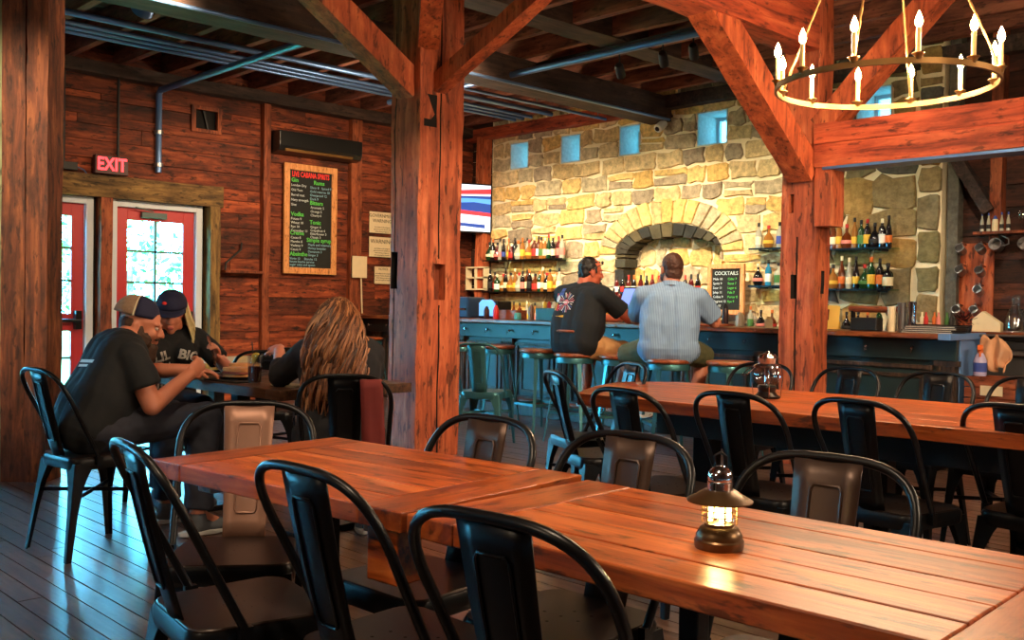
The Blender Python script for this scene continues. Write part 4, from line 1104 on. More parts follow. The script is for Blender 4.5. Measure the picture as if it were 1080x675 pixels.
# bottles standing on the back counter
row(-9.5, -8.3, 9, 8.8, 0.94, 'the television end of the back counter', 'bottles on the back counter', None, s=0.95)
row(-5.6, -4.95, 5, 8.8, 0.94, 'the chalkboard on the back counter', 'bottles on the back counter', None, s=0.95)
row(-4.95, -4.1, 8, 8.8, 0.94, 'the hewn post on the back counter', 'bottles on the back counter', None, s=0.95)

# ---- chalkboards
def place_plane(t, rz): t.rotation_euler = (0, 0, rz)
def chalk_sign(name, label, loc, rz, w, h, fw, th=0.03):
    t = thing(name, label, 'chalkboard', loc, rz)       # local: x to the reader's right, -y towards the reader, z up, origin at the centre
    MB().box(-w / 2 + fw, w / 2 - fw, -0.012, 0.0, -h / 2 + fw, h / 2 - fw).build('board', M['chalk'], t)
    f = MB(); f.box(-w / 2, -w / 2 + fw, -th, 0.002, -h / 2, h / 2); f.box(w / 2 - fw, w / 2, -th, 0.002, -h / 2, h / 2)
    f.box(-w / 2 + fw, w / 2 - fw, -th, 0.002, -h / 2, -h / 2 + fw); f.box(-w / 2 + fw, w / 2 - fw, -th, 0.002, h / 2 - fw, h / 2)
    f.build('frame', M['pine'], t, None, 0.003)
    return t
EX, EZ = (1, 0, 0), (0, 0, 1)
t = chalk_sign('menu_board', 'tall pine-framed chalkboard menu on the wooden wall under the heater', (XL + 0.045, 6.515, 2.145), PI / 2, 0.74, 1.31, 0.075)
y = -0.0135
text('heading', 'LIVE CABANA SPIRITS', 0.088, M['chalk_red'], t, (0, y, 0.53), EX, EZ, bold=0.002, sx=0.62)
def menu(items, x, z, mat, size, step, nm, align='LEFT', sx=1):
    join_text(nm, [(s, size, align, (x, y, z - i * step), EX, EZ) for i, s in enumerate(items)], mat, t)
for s, x, z in (('Gin', -0.27, 0.46), ('Vodka', -0.27, 0.055), ('Creme', -0.28, -0.17), ('Absinthe', -0.28, -0.42), ('Rums', 0.04, 0.45), ('Bitters', -0.01, 0.205), ('Tonic', -0.01, -0.03), ('Simple syrups', -0.05, -0.245)):
    text('heading', s, 0.068, M['chalk_green'], t, (x, y, z), EX, EZ, 'LEFT', 0.0015)
menu(['London Dry', 'Old Tom', 'Barrel rest', 'Navy strength', 'Sloe'], -0.27, 0.40, M['chalk_white'], 0.042, 0.058, 'menu_lines')
menu(['Potato 9', 'Wheat 10', 'Rye 10', 'Cucumber 11'], -0.27, 0.0, M['chalk_white'], 0.042, 0.047, 'menu_lines')
menu(['Cacao 8', 'Menthe 8', 'Violette 9', 'Cassis 9'], -0.27, -0.225, M['chalk_white'], 0.042, 0.047, 'menu_lines')
menu(['Verte 12     Blanche 12', 'house louche service', 'sugar cube and spoon', 'ask your bartender'], -0.28, -0.475, M['chalk_blue'], 0.04, 0.036, 'menu_lines')
menu(['Silver 8   Spiced 9', 'Gold reserve 10', 'Overproof 12', 'Dark 9'], -0.01, 0.39, M['chalk_blue'], 0.042, 0.046, 'menu_lines')
menu(['Aromatic 5', 'Orange 5', 'Cherry 6'], 0.0, 0.15, M['chalk_white'], 0.042, 0.047, 'menu_lines')
menu(['Ginger 4', 'Grapefruit 4', 'Elderflower 5', 'Classic 3'], 0.0, -0.085, M['chalk_white'], 0.042, 0.041, 'menu_lines')
menu(['Maple and rosemary', 'Honey lavender', 'Demerara 3', 'Ginger 3'], -0.03, -0.30, M['chalk_blue'], 0.04, 0.042, 'menu_lines')
t = chalk_sign('specials_board', 'small orange-framed chalkboard standing against the stone wall by the hewn post', (-5.94, 8.98, 1.36), 0, 0.46, 0.54, 0.05)
text('heading', 'COCKTAILS', 0.055, M['chalk_white'], t, (0, y, 0.17), EX, EZ)
join_text('menu_lines', [(s, 0.036, 'LEFT', (-0.165, y, 0.11 - i * 0.048), EX, EZ) for i, s in enumerate(['Mule 10', 'Spritz 9', 'Sour 11', 'Julep 11', 'Collins 9', 'Negroni 12', 'Fizz 10'])], M['chalk_white'], t)
join_text('menu_lines', [(s, 0.036, 'LEFT', (0.02, y, 0.11 - i * 0.048), EX, EZ) for i, s in enumerate(['Cider 7', 'Stout 7', 'Lager 6', 'Pale 7', 'Porter 8', 'Rye 9'])], M['chalk_green'], t)

# ---- things on the left wall
t = thing('exit_sign', 'red lit EXIT sign above the pair of red doors', 'sign', (XL + 0.12, 4.075, 2.53), PI / 2)
MB().box(-0.17, 0.17, -0.04, 0.04, -0.095, 0.095).build('housing', M['exit_box'], t, None, 0.006)
text('lettering', 'EXIT', 0.185, M['exit_red'], t, (0, -0.0415, 0.0), EX, EZ, bold=0.004, sx=0.8, extrude=0.001)
MB().box(-0.02, 0.02, 0.03, 0.12, 0.02, 0.08).build('bracket', M['metal_black'], t)
def pipe(label, pts, r, mat, clamps=(), cat='pipe'):
    t = thing('conduit_pipe', label, cat, pts[0]); O = pts[0]
    MB().tube(pts, r, 10).build('pipe', mat, t, 50, 0, O)
    for c in clamps: MB().lathe([(r * 1.5, -0.02), (r * 1.5, 0.02)], c, 10, Matrix.Identity(3)).build('clamp', M['steel'], t, 50, 0, O)
    return t
t = pipe('thin black conduit running down the board wall into a junction box', [(XL + 0.05, 3.63, 3.6), (XL + 0.05, 3.63, 2.52)], 0.018, M['black'])
MB().box(XL + 0.01, XL + 0.09, 3.55, 3.76, 2.45, 2.53).build('junction_box', M['black'], t, None, 0.005, tuple(t.location))
MB().tube([(XL + 0.06, 3.76, 2.49), (XL + 0.07, 3.83, 2.46), (XL + 0.07, 3.9, 2.36), (XL + 0.07, 4.0, 2.35), (XL + 0.07, 4.05, 2.43)], 0.007, 6).build('cable', M['conduit'], t, 50, 0, tuple(t.location))
pipe('thin black conduit running down behind the EXIT sign', [(XL + 0.05, 4.18, 3.6), (XL + 0.05, 4.18, 2.55)], 0.015, M['black'])
t = pipe('thick dark standpipe coming down the wall above the red doors', [(-6.9, 4.62, 3.4), (XL + 0.09, 4.62, 3.4), (XL + 0.04, 4.62, 3.36), (XL + 0.04, 4.62, 2.52)], 0.034, M['conduit'], [(XL + 0.04, 4.62, 2.95), (XL + 0.04, 4.62, 2.6)])
t = thing('wall_heater', 'long black wall unit mounted above the chalkboard menu', 'heater', (XL + 0.05, 6.55, 3.02), PI / 2)
MB().prism([(0, -0.13), (-0.17, -0.11), (-0.2, -0.05), (-0.2, 0.12), (0, 0.13)], (-0.58, 0, 0), (0, 1, 0), (0, 0, 1), (1, 0, 0), 1.16).build('housing', M['plastic_black'], t, None, 0.008)
MB().box(-0.5, 0.44, -0.196, -0.15, -0.112, -0.082).build('outlet_slot', M['brass'], t)
MB().box(0.5, 0.53, -0.203, -0.198, -0.07, -0.055).build('indicator', M['chrome'], t)
def notice(label, y0, y1, z0, z1, head, lines, fs):
    t = thing('wall_notice', label, 'notice', (XL + 0.035, (y0 + y1) / 2, (z0 + z1) / 2), PI / 2); w, h = y1 - y0, z1 - z0
    MB().box(-w / 2, w / 2, -0.006, 0.0, -h / 2, h / 2).build('sheet', M['paper'], t)
    if head: join_text('heading', [(s, fs, 'CENTER', (0, -0.0075, h / 2 - fs * 0.8 - i * fs * 1.05), EX, EZ) for i, s in enumerate(head)], M['ink'], t)
    if lines: join_text('lines', [(s, 0.024, 'CENTER', (0, -0.0075, h / 2 - fs * (0.6 + 1.1 * len(head)) - 0.02 - i * 0.028), EX, EZ) for i, s in enumerate(lines)], M['ink'], t)
tx = ['according to the surgeon', 'general women should not', 'drink during pregnancy', 'and consumption impairs', 'ability to drive']
notice('upper printed notice headed GOVERNMENT WARNING on the plank wall', 7.40, 7.80, 2.05, 2.32, ['GOVERNMENT', 'WARNING'], tx[:3], 0.062)
notice('printed notice headed WARNING below the government one', 7.40, 7.80, 1.745, 2.0, ['WARNING'], tx, 0.075)
notice('small pale notice lowest on the plank wall beside the massive post', 7.49, 7.76, 1.40, 1.62, ['NOTICE'], tx[:4], 0.04)
t = thing('wall_plate', 'blank cream wall plate with a cable hanging from it', 'switch plate', (XL + 0.12, 7.19, 1.60), PI / 2)
MB().box(-0.11, 0.11, -0.02, 0.0, -0.135, 0.135).build('plate', M['paper'], t, None, 0.004)
MB().tube([(0.03, -0.005, -0.13), (0.04, -0.008, -0.4), (0.05, -0.008, -0.58)], 0.01, 6).build('cable', M['paper'], t)
t = thing('wall_ledge', 'small wooden wall ledge with a slanted iron rod beside the doors', 'ledge', (XL, 5.62, 1.49))
MB().box(XL, XL + 0.12, 5.38, 5.86, 1.47, 1.50).build('board', M['stud'], t, None, 0.003, (XL, 5.62, 1.49))
MB().tube([(XL + 0.1, 5.38, 1.5), (XL + 0.08, 5.40, 1.58), (XL + 0.05, 5.60, 1.74), (XL + 0.03, 5.62, 1.82)], 0.012, 8).build('iron_rod', M['black'], t, 50, 0, (XL, 5.62, 1.49))
# television near the corner
t = thing('television', 'bright wall television with a red, white and blue picture beside the massive post', 'television', (-10.0, 8.72, 2.46), PI / 2 - 0.35)
MB().box(-0.52, 0.46, 0.0, 0.05, -0.335, 0.335).build('casing', M['plastic_black'], t, None, 0.005)
MB().box(-0.1, 0.1, 0.05, 0.16, -0.1, 0.1).build('wall_mount', M['metal_black'], t)
sc_ = {}
for k, c in (('white', (214, 224, 246)), ('red', (232, 60, 70)), ('blue', (40, 70, 150)), ('sky', (90, 160, 220))):
    sc_[k] = plain('screen_' + k, rgb(*c), 0.3, emit=rgb(*c), es=1.1)
S = MB()
S.box(-0.5, 0.44, -0.002, 0, -0.315, 0.315, 0)
S.prism([(-0.5, 0.15), (0.44, 0.20), (0.44, 0.27), (-0.5, 0.19)], (0, -0.004, 0), EX, EZ, (0, 1, 0), 0.003, 1)
S.prism([(-0.5, -0.04), (0.44, -0.06), (0.44, 0.17), (-0.5, 0.14)], (0, -0.004, 0), EX, EZ, (0, 1, 0), 0.003, 2)
S.prism([(-0.5, 0.03), (0.2, 0.08), (0.44, 0.06), (0.44, 0.13), (0.1, 0.13), (-0.5, 0.10)], (0, -0.006, 0), EX, EZ, (0, 1, 0), 0.003, 3)
S.prism([(-0.5, -0.06), (0.44, -0.11), (0.44, -0.06), (-0.5, 0.0)], (0, -0.006, 0), EX, EZ, (0, 1, 0), 0.003, 1)
S.prism([(-0.1, -0.24), (0.36, -0.27), (0.36, -0.22), (-0.1, -0.20)], (0, -0.004, 0), EX, EZ, (0, 1, 0), 0.003, 2)
S.build('screen', [sc_['white'], sc_['red'], sc_['blue'], sc_['sky']], t)
# small shelf unit with glasses under the television
t = thing('wall_rack', 'small pale wire rack on the dark wall below the television', 'rack', (-10.0, 9.1, 1.55)); O = tuple(t.location)
r_ = MB()
for x in (-10.18, -10.0, -9.82):
    r_.box(x - 0.01, x + 0.01, 9.0, 9.1, 1.36, 1.66)
for z in (1.36, 1.52, 1.66): r_.box(-10.19, -9.81, 9.0, 9.1, z - 0.01, z + 0.01)
r_.build('rack', M['paper'], t, None, 0, O)

# ---- ceiling pipes and spotlights
for i, (x, z) in enumerate(((-9.15, 3.553), (-9.0, 3.553), (-8.85, 3.553), (-8.5, 3.545))):
    pipe(['grey conduit under the joists, first of three counted from the board wall', 'grey conduit under the joists, second of three counted from the board wall', 'grey conduit under the joists, third of three counted from the board wall', 'lone grey sprinkler pipe running under the joists'][i], [(x, 0.5, z), (x, YS - 0.3, z)], 0.02 if i < 3 else 0.028, M['conduit'])
pipe('pale conduit strip along the lower edge of the dark girder', [(-6.83, 0.4, 3.30), (-6.83, YS - 0.1, 3.30)], 0.016, M['conduit'])
pipe('grey sprinkler pipe crossing from the massive post to the stone wall windows', [(-8.8, 6.6, 3.38), (-4.2, 6.6, 3.38)], 0.03, M['conduit'])
t = pipe('thin grey conduit running to the stone wall beside the dark girder', [(-7.7, 6.3, 3.4), (-7.7, 9.0, 3.4)], 0.018, M['conduit'])
for y_ in (6.78, 7.82, 8.86): MB().tube([(-7.7, y_, 3.39), (-7.7, y_, 3.59)], 0.006, 6).build('hanger', M['steel'], t, 50, 0, tuple(t.location))
def spot_head(label, loc, aim):
    t = thing('ceiling_spotlight', label, 'spotlight', loc); d = (Vector(aim) - Vector(loc)).normalized()
    MB().lathe([(0, 0.045), (0.03, 0.045), (0.04, 0.03), (0.042, -0.10), (0.036, -0.10), (0.034, 0.0), (0, 0.0)], (0, 0, 0), 16, (-d).to_track_quat('Z', 'Y').to_matrix()).build('lamp_head', M['black'], t, 50)
    MB().tube([(0, 0, 0.02), (0, 0, 0.16)], 0.008, 8).build('stem', M['black'], t, 50)
    return t
heads = [((-5.75, 6.9, 3.32), 'black spotlight first on the bar track, counting from the massive post'), ((-5.3, 6.95, 3.36), 'black spotlight second on the bar track, counting from the massive post'), ((-5.0, 6.98, 3.38), 'black spotlight third on the bar track, counting from the massive post'), ((-4.1, 7.0, 3.36), 'black spotlight partly behind the thick diagonal brace')]
for p, lb_ in heads: spot_head(lb_, p, (p[0] - 1.2, YS, 1.9))
t = thing('spotlight_track', 'black lighting track under the joists above the bar', 'track', (-5.0, 6.95, 3.53))
MB().box(-2.0, 2.6, -0.02, 0.02, -0.015, 0.025).build('track', M['black'], t)
t = thing('ceiling_floodlight', 'small bluish ceiling floodlight hanging between joists near the dark girder', 'floodlight', (-7.6, 3.3, 3.46))
MB().lathe([(0, 0.06), (0.05, 0.06), (0.075, 0.03), (0.085, -0.05), (0.07, -0.06), (0.06, -0.03), (0, -0.03)], (0, 0, 0), 18, Matrix.Rotation(0.9, 3, 'Y')).build('lamp_head', M['conduit'], t, 50)
MB().tube([(0, 0, 0.05), (0, 0, 0.14)], 0.012, 8).build('stem', M['conduit'], t, 50)
t = thing('security_camera', 'white security camera on the stone wall where the girder ends', 'camera', (-6.92, YS - 0.02, 3.24))
MB().lathe([(0, 0.06), (0.045, 0.06), (0.05, 0.03), (0.05, -0.08), (0.03, -0.09), (0, -0.09)], (0, -0.11, 0), 16, Matrix.Rotation(-1.0, 3, 'X')).build('housing', M['white'], t, 50)
MB().lathe([(0.028, 0), (0.026, 0.006), (0, 0.006)], (0, -0.186, -0.05), 14, Matrix.Rotation(2.14, 3, 'X')).build('lens', M['black'], t, 50)
MB().tube([(0, 0.02, 0.05), (0, -0.08, 0.04)], 0.014, 8).build('arm', M['white'], t, 50)

# ---- chandelier: ring, twelve candles (> bulb), four chains
CHL = (-2.09, 4.43, 2.21); CR = 0.49
t = thing('chandelier', 'round iron ring chandelier with lit candle bulbs above the long table', 'chandelier', CHL)
prof = [(CR - 0.006, -0.013), (CR + 0.006, -0.013), (CR + 0.006, 0.013), (CR - 0.006, 0.013)]
vs = []; fs = []; sg = 64
for r_, z in prof:
    for k in range(sg): vs.append((r_ * math.cos(2 * PI * k / sg), r_ * math.sin(2 * PI * k / sg), z))
for i in range(4):
    for k in range(sg): fs.append((i * sg + k, i * sg + (k + 1) % sg, ((i + 1) % 4) * sg + (k + 1) % sg, ((i + 1) % 4) * sg + k))
MB().add(vs, fs).build('ring', M['brass'], t, 40)
M['candle'] = plain('candle_sleeve', rgb(232, 190, 120), 0.5)
M['bulb'] = plain('lit_bulb', rgb(255, 214, 150), 0.3, emit=(1.0, 0.62, 0.25, 1), es=55.0)
NB_ = 12
for k in range(NB_):
    a = 2 * PI * (k + 0.35) / NB_; x, y_ = CR * math.cos(a), CR * math.sin(a)
    cd = MB(); cd.lathe([(0, -0.01), (0.012, -0.008), (0.018, 0.010), (0.027, 0.016), (0.026, 0.019), (0.013, 0.018), (0, 0.022)], (x, y_, 0.012), 14).build('candle_cup', M['brass'], t, 50)
    sl = MB().lathe([(0.0105, 0), (0.0105, 0.105), (0, 0.106)], (x, y_, 0.03), 12).build('candle_sleeve', M['candle'], t, 50)
    MB().lathe([(0.006, 0), (0.014, 0.012), (0.0165, 0.026), (0.012, 0.045), (0.005, 0.062), (0.0, 0.072)], (x, y_, 0.136), 12).build('bulb', M['bulb'], sl, 60)
    if k % 3 == 0:
        hook = Vector((0, 0, 1.16)); top = Vector((x * 0.05, y_ * 0.05, 1.14)); bot = Vector((x, y_, 0.02)) * 1.0
        ch = MB(); n_ = 34
        ch.tube([bot + (top - bot) * (i / n_) for i in range(n_ + 1)], [0.0045 + 0.0025 * (i % 2) for i in range(n_ + 1)], 6)
        ch.tube([bot + Vector((0, 0, 0.02 * math.sin(q) + 0.01)) + Vector((x, y_, 0)) * (0.03 * math.cos(q)) for q in [2 * PI * i / 10 for i in range(10)]], 0.004, 6, True)
        ch.build('chain', M['brass'], t, 50)
MB().lathe([(0, 0.0), (0.02, 0.0), (0.02, 0.02), (0.006, 0.03), (0.006, 1.46 - 1.14), (0.06, 1.46 - 1.14 + 0.005), (0.06, 1.46 - 1.14 + 0.03), (0, 1.46 - 1.14 + 0.03)], (0, 0, 1.13), 16).build('ceiling_rod', M['brass'], t, 50)

# ---- lanterns
t = thing('lantern', 'lit brass camping lantern with wide shade on the near table', 'lantern', (-0.955, 1.435, 0.755), 0.4)
S_ = 0.135 / 0.175
def sc(p): return [(r * S_ * 0.92, z * S_) for r, z in p]
MB().lathe(sc([(0, 0), (0.058, 0), (0.060, 0.006), (0.060, 0.018), (0.056, 0.022), (0.056, 0.030), (0.046, 0.046), (0.036, 0.050), (0.036, 0.056), (0, 0.056)]), (0, 0, 0), 32).build('base', M['dark_bronze'], t, 40)
MB().lathe(sc([(0.034, 0.056), (0.036, 0.058), (0.036, 0.098), (0.034, 0.10)]), (0, 0, 0), 28).build('glass', M['glass'], t, 50)
M['lant'] = plain('lantern_lamp', rgb(255, 226, 130), 0.4, emit=(1.0, 0.72, 0.22, 1), es=26.0)
l_ = MB()
for a in range(4):
    l_.lathe(sc([(0.0, 0.058), (0.006, 0.060), (0.006, 0.094), (0, 0.096)]), (0.016 * math.cos(a * PI / 2 + .4), 0.016 * math.sin(a * PI / 2 + .4), 0), 10)
l_.build('lamp', M['lant'], t, 50)
cg = MB()
for a in range(6):
    c, s = math.cos(a * PI / 3), math.sin(a * PI / 3); cg.tube([(c * 0.030, s * 0.030, 0.042), (c * 0.030, s * 0.030, 0.078)], 0.0012, 6)
for z in (0.056, 0.066): cg.tube([(0.030 * math.cos(q), 0.030 * math.sin(q), z) for q in [2 * PI * i / 24 for i in range(24)]], 0.0012, 6, True)
cg.build('cage', M['brass'], t, 50)
MB().lathe(sc([(0.030, 0.100), (0.079, 0.104), (0.080, 0.107), (0.062, 0.116), (0.038, 0.130), (0.030, 0.130)]), (0, 0, 0), 36).build('shade', M['dark_bronze'], t, 40)
MB().lathe(sc([(0.030, 0.122), (0.031, 0.148), (0.029, 0.150), (0.030, 0.154), (0.030, 0.164), (0.026, 0.172), (0.014, 0.182), (0, 0.184)]), (0, 0, 0), 28).build('top_cap', M['chrome'], t, 40)
MB().tube([(0.010, 0, 0.141), (0.010, 0, 0.158), (0, 0, 0.165), (-0.010, 0, 0.158), (-0.010, 0, 0.141)], 0.0025, 6).build('carry_loop', M['metal_black'], t, 50)
t = thing('lantern', 'unlit lantern with round ribbed clear glass on the far long table', 'lantern', (-2.43, 4.02, 0.752), 0.2)
k = 0.96
MB().lathe([(0, 0), (0.062 * k, 0), (0.066 * k, 0.008), (0.05 * k, 0.016), (0.04 * k, 0.03), (0.046 * k, 0.05), (0.04 * k, 0.06), (0, 0.06)], (0, 0, 0), 28).build('base', M['metal_dark'], t, 40)
gl = MB(); n_ = 48; prof = [(0.038, 0.058), (0.056, 0.075), (0.064, 0.10), (0.060, 0.125), (0.046, 0.142)]
vs = [(r_ * (1 + 0.035 * math.cos(8 * 2 * PI * q / n_)) * math.cos(2 * PI * q / n_), r_ * (1 + 0.035 * math.cos(8 * 2 * PI * q / n_)) * math.sin(2 * PI * q / n_), z) for r_, z in prof for q in range(n_)]
gl.add(vs, [(i * n_ + q, i * n_ + (q + 1) % n_, (i + 1) * n_ + (q + 1) % n_, (i + 1) * n_ + q) for i in range(4) for q in range(n_)]).build('globe', M['glass'], t, 60)
MB().lathe([(0, 0.06), (0.012, 0.06), (0.014, 0.10), (0.006, 0.115), (0, 0.118)], (0, 0, 0), 14).build('burner', M['chrome'], t, 50)
MB().lathe([(0.03, 0.138), (0.064, 0.142), (0.062, 0.15), (0.042, 0.16), (0.046, 0.185), (0.036, 0.20), (0.01, 0.208), (0.008, 0.216), (0, 0.218)], (0, 0, 0), 28).build('hood', M['chrome'], t, 40)
cg = MB()
for a in range(4):
    c, s = math.cos(a * PI / 2 + .5), math.sin(a * PI / 2 + .5); cg.tube([(c * 0.062, s * 0.062, 0.005), (c * 0.071, s * 0.071, 0.09), (c * 0.066, s * 0.066, 0.125), (c * 0.058, s * 0.058, 0.15)], 0.002, 6)
cg.build('guard_wire', M['chrome'], t, 50)
MB().tube([(-0.060, -0.02, 0.145), (-0.085, -0.03, 0.13), (-0.112, -0.03, 0.10), (-0.108, 0.03, 0.10), (-0.06, 0.02, 0.145)], 0.002, 6).build('bail_handle', M['chrome'], t, 50)
# ---- food and drink on the left table
TZ = 0.75
def tumbler(label, loc, h, r, liquid, fill, lemon, straw):
    t = thing('drinking_glass', label, 'glass', loc, 0.3)
    MB().lathe([(0, 0), (r * 0.82, 0), (r * 0.84, 0.006), (r, h), (r * 0.94, h), (r * 0.80, 0.012), (0, 0.012)], (0, 0, 0), 20).build('glass', M['glass'], t, 50)
    MB().lathe([(0, 0.013), (r * 0.79, 0.013), (r * (0.8 + 0.13 * fill), h * fill), (0, h * fill)], (0, 0, 0), 18).build('drink', liquid, t, 50)
    if lemon: MB().prism([(0.03 * math.cos(a), 0.03 * math.sin(a)) for a in [PI * i / 8 for i in range(9)]], (r * 0.2, -0.004, h * 0.86), (0.6, 0, 0.8), (-0.8, 0, 0.6), (0, 1, 0), 0.008).build('lemon_slice', M['lemon'], t)
    if straw: MB().tube([(0, 0, 0.03), (-0.03, 0.01, h + 0.06)], 0.003, 6).build('straw', M['black'], t)
tumbler('tall glass of dark cola with a straw, in front of the other glass', (-4.36, 2.47, TZ), 0.15, 0.038, M['cola'], 0.6, True, True)
tumbler('glass of cola with a lemon slice and no straw, behind the other glass', (-4.36, 2.62, TZ), 0.15, 0.036, M['cola'], 0.65, True, False)
def plate(label, loc, r=0.13):
    t = thing('dinner_plate', label, 'plate', loc)
    MB().lathe([(0, 0), (r * 0.6, 0), (r * 0.65, 0.004), (r, 0.016), (r, 0.019), (r * 0.62, 0.008), (0, 0.006)], (0, 0, 0), 32).build('plate', M['metal_dark'], t, 50)
plate('dark plate with a sandwich in front of the capped man', (-4.72, 2.58, TZ)); plate('dark plate before the woman in the printed shirt', (-5.02, 2.78, TZ))
def sandwich(label, loc, rz):
    t = thing('sandwich', label, 'food', loc, rz)
    bn = plain('toasted_bread', rgb(206, 140, 78), 0.8, 0, 0.25, 30, 0.3)
    for z0, z1, m_, nm, e in ((0, 0.02, bn, 'bottom_bread', 0), (0.02, 0.032, plain('filling', rgb(150, 70, 40), 0.7, 0, 0.3, 40), 'filling', 0.006), (0.032, 0.054, bn, 'top_bread', 0)):
        MB().prism(rrect(0.17 + e, 0.17 + e, -0.05 - e, 0.05 + e, 0.03), (0, 0, z0), (1, 0, 0), (0, 1, 0), (0, 0, 1), z1 - z0).build(nm, m_, t, 40, 0.004)
sandwich('toasted sandwich on the dark plate in front of the capped man', (-4.72, 2.58, TZ + 0.007), 0.3)
sandwich('toasted sandwich on the plate before the woman in the printed shirt', (-5.02, 2.78, TZ + 0.007), 1.2)
t = thing('serving_tray', 'flat black tray lying at the front edge of the table of three diners', 'tray', (-4.38, 2.46, TZ), 0.1)
t.location = (-4.50, 2.50, TZ)
MB().prism(rrect(0.30, 0.30, -0.05, 0.05, 0.02), (0, 0, 0), (1, 0, 0), (0, 1, 0), (0, 0, 1), 0.006).build('tray', M['black'], t, None, 0.002)
t.location = (-4.62, 2.46, TZ)
t = thing('napkin', 'folded pale napkin on the dark table near the long-haired woman', 'napkin', (-4.18, 2.56, TZ), 0.15)
MB().box(-0.09, 0.09, -0.05, 0.05, 0, 0.010).build('napkin', M['paper'], t, None, 0.003)

# ---- things on the bar
BT = 1.0
t = thing('drink_machine', 'blue-lit bottle cooler with an illuminated panel on the bar by the massive post', 'cooler', (-8.05, 7.55, BT)); O = tuple(t.location)
bl = plain('blue_panel', rgb(120, 180, 240), 0.3, emit=rgb(90, 150, 235), es=0.9)
MB().box(-8.22, -7.9, 7.45, 7.68, BT, BT + 0.20).build('housing', M['metal_dark'], t, None, 0.02, O)
MB().prism([(-0.13, 0.03), (0.13, 0.03), (0.13, 0.17), (0.08, 0.21), (-0.08, 0.21), (-0.13, 0.17)], (-8.06, 7.44, BT), (1, 0, 0), (0, 0, 1), (0, 1, 0), 0.012).build('panel', bl, t, None, 0.003, O)
t = thing('glass_washer', 'dark blue machine with a steel bar standing below the television', 'machine', (-8.5, 7.55, BT)); O = tuple(t.location)
MB().box(-8.62, -8.36, 7.42, 7.7, BT, BT + 0.24).build('housing', plain('blue_black', rgb(36, 60, 92), 0.3), t, None, 0.02, O)
MB().tube([(-8.6, 7.405, BT + 0.1), (-8.38, 7.405, BT + 0.1)], 0.012, 8).build('steel_bar', M['chrome'], t, 50, 0, O)
def jar(label, cat, name, x, y, h, r, mat, cap=None, z=BT, capname='lid'):
    t = thing(name, label, cat, (x, y, z))
    MB().lathe([(0, 0), (r * 0.95, 0), (r, 0.006), (r, h * 0.8), (r * 0.8, h), (0, h)], (0, 0, 0), 16).build('body', mat, t, 50)
    if cap: MB().lathe([(r * 0.7, h), (r * 0.75, h + 0.004), (r * 0.35, h * 1.25), (0, h * 1.28)], (0, 0, 0), 12).build(capname, cap, t, 50)
    return t
pl = lambda n_, c: plain(n_, c, 0.35)
jar('red squeeze bottle in front of the blue-lit panel on the bar', 'bottle', 'squeeze_bottle', -7.78, 7.32, 0.12, 0.032, pl('ketchup_red', rgb(214, 40, 40)), pl('ketchup_cap', rgb(220, 50, 44)))
jar('dark brown sauce bottle beside the red squeeze bottle on the bar', 'bottle', 'sauce_bottle', -7.93, 7.32, 0.11, 0.032, pl('sauce_brown', rgb(60, 24, 12)), M['black'])
t = thing('condiment_crate', 'small orange-brown wooden crate behind the sauce bottles on the bar', 'crate', (-7.72, 7.5, BT)); t2 = MB()
for a in ((-0.16, 0.16, -0.08, -0.07, 0, 0.1), (-0.16, 0.16, 0.07, 0.08, 0, 0.1), (-0.16, -0.15, -0.07, 0.07, 0, 0.1), (0.15, 0.16, -0.07, 0.07, 0, 0.1), (-0.15, 0.15, -0.07, 0.07, 0, 0.01)): t2.box(*a)
t2.build('crate', M['barrail'], t, None, 0.003)
jar('turquoise cup standing between the crate and the green caddy on the bar', 'cup', 'cup', -7.42, 7.3, 0.075, 0.038, pl('turquoise', rgb(90, 190, 190)))
jar('copper-coloured shaker beside the turquoise cup on the bar', 'shaker', 'cocktail_shaker', -7.26, 7.34, 0.13, 0.034, M['splat_copper'], M['splat_copper'])
t = thing('napkin_caddy', 'green box caddy with sauce bottles sticking out, on the bar', 'caddy', (-7.0, 7.38, BT))
MB().box(-0.15, 0.15, -0.09, 0.09, 0, 0.13).build('box', plain('caddy_green', rgb(40, 76, 66), 0.5), t, None, 0.006)
for i, (x, c) in enumerate(((-0.1, 'yellow'), (-0.04, 'red'), (0.03, 'cream'), (0.09, 'orange'))):
    MB().lathe([(0, 0.131), (0.022, 0.131), (0.022, 0.17), (0.008, 0.2), (0, 0.2)], (x, 0, 0), 12).build('sauce_top', LBL[c], t, 50)
t = thing('bar_caddy', 'teal plastic caddy with small bottles beside the man in the black T-shirt', 'caddy', (-6.62, 7.35, BT))
MB().box(-0.14, 0.14, -0.08, 0.08, 0, 0.075).build('box', plain('caddy_teal', rgb(36, 140, 130), 0.4), t, None, 0.006)
for i, (x, c) in enumerate(((-0.1, 'white'), (-0.03, 'red'), (0.04, 'yellow'), (0.1, 'pink'))):
    MB().lathe([(0, 0.076), (0.02, 0.076), (0.02, 0.14), (0.008, 0.16), (0.008, 0.19), (0, 0.19)], (x, 0, 0), 12).build('small_bottle', LBL[c], t, 50)
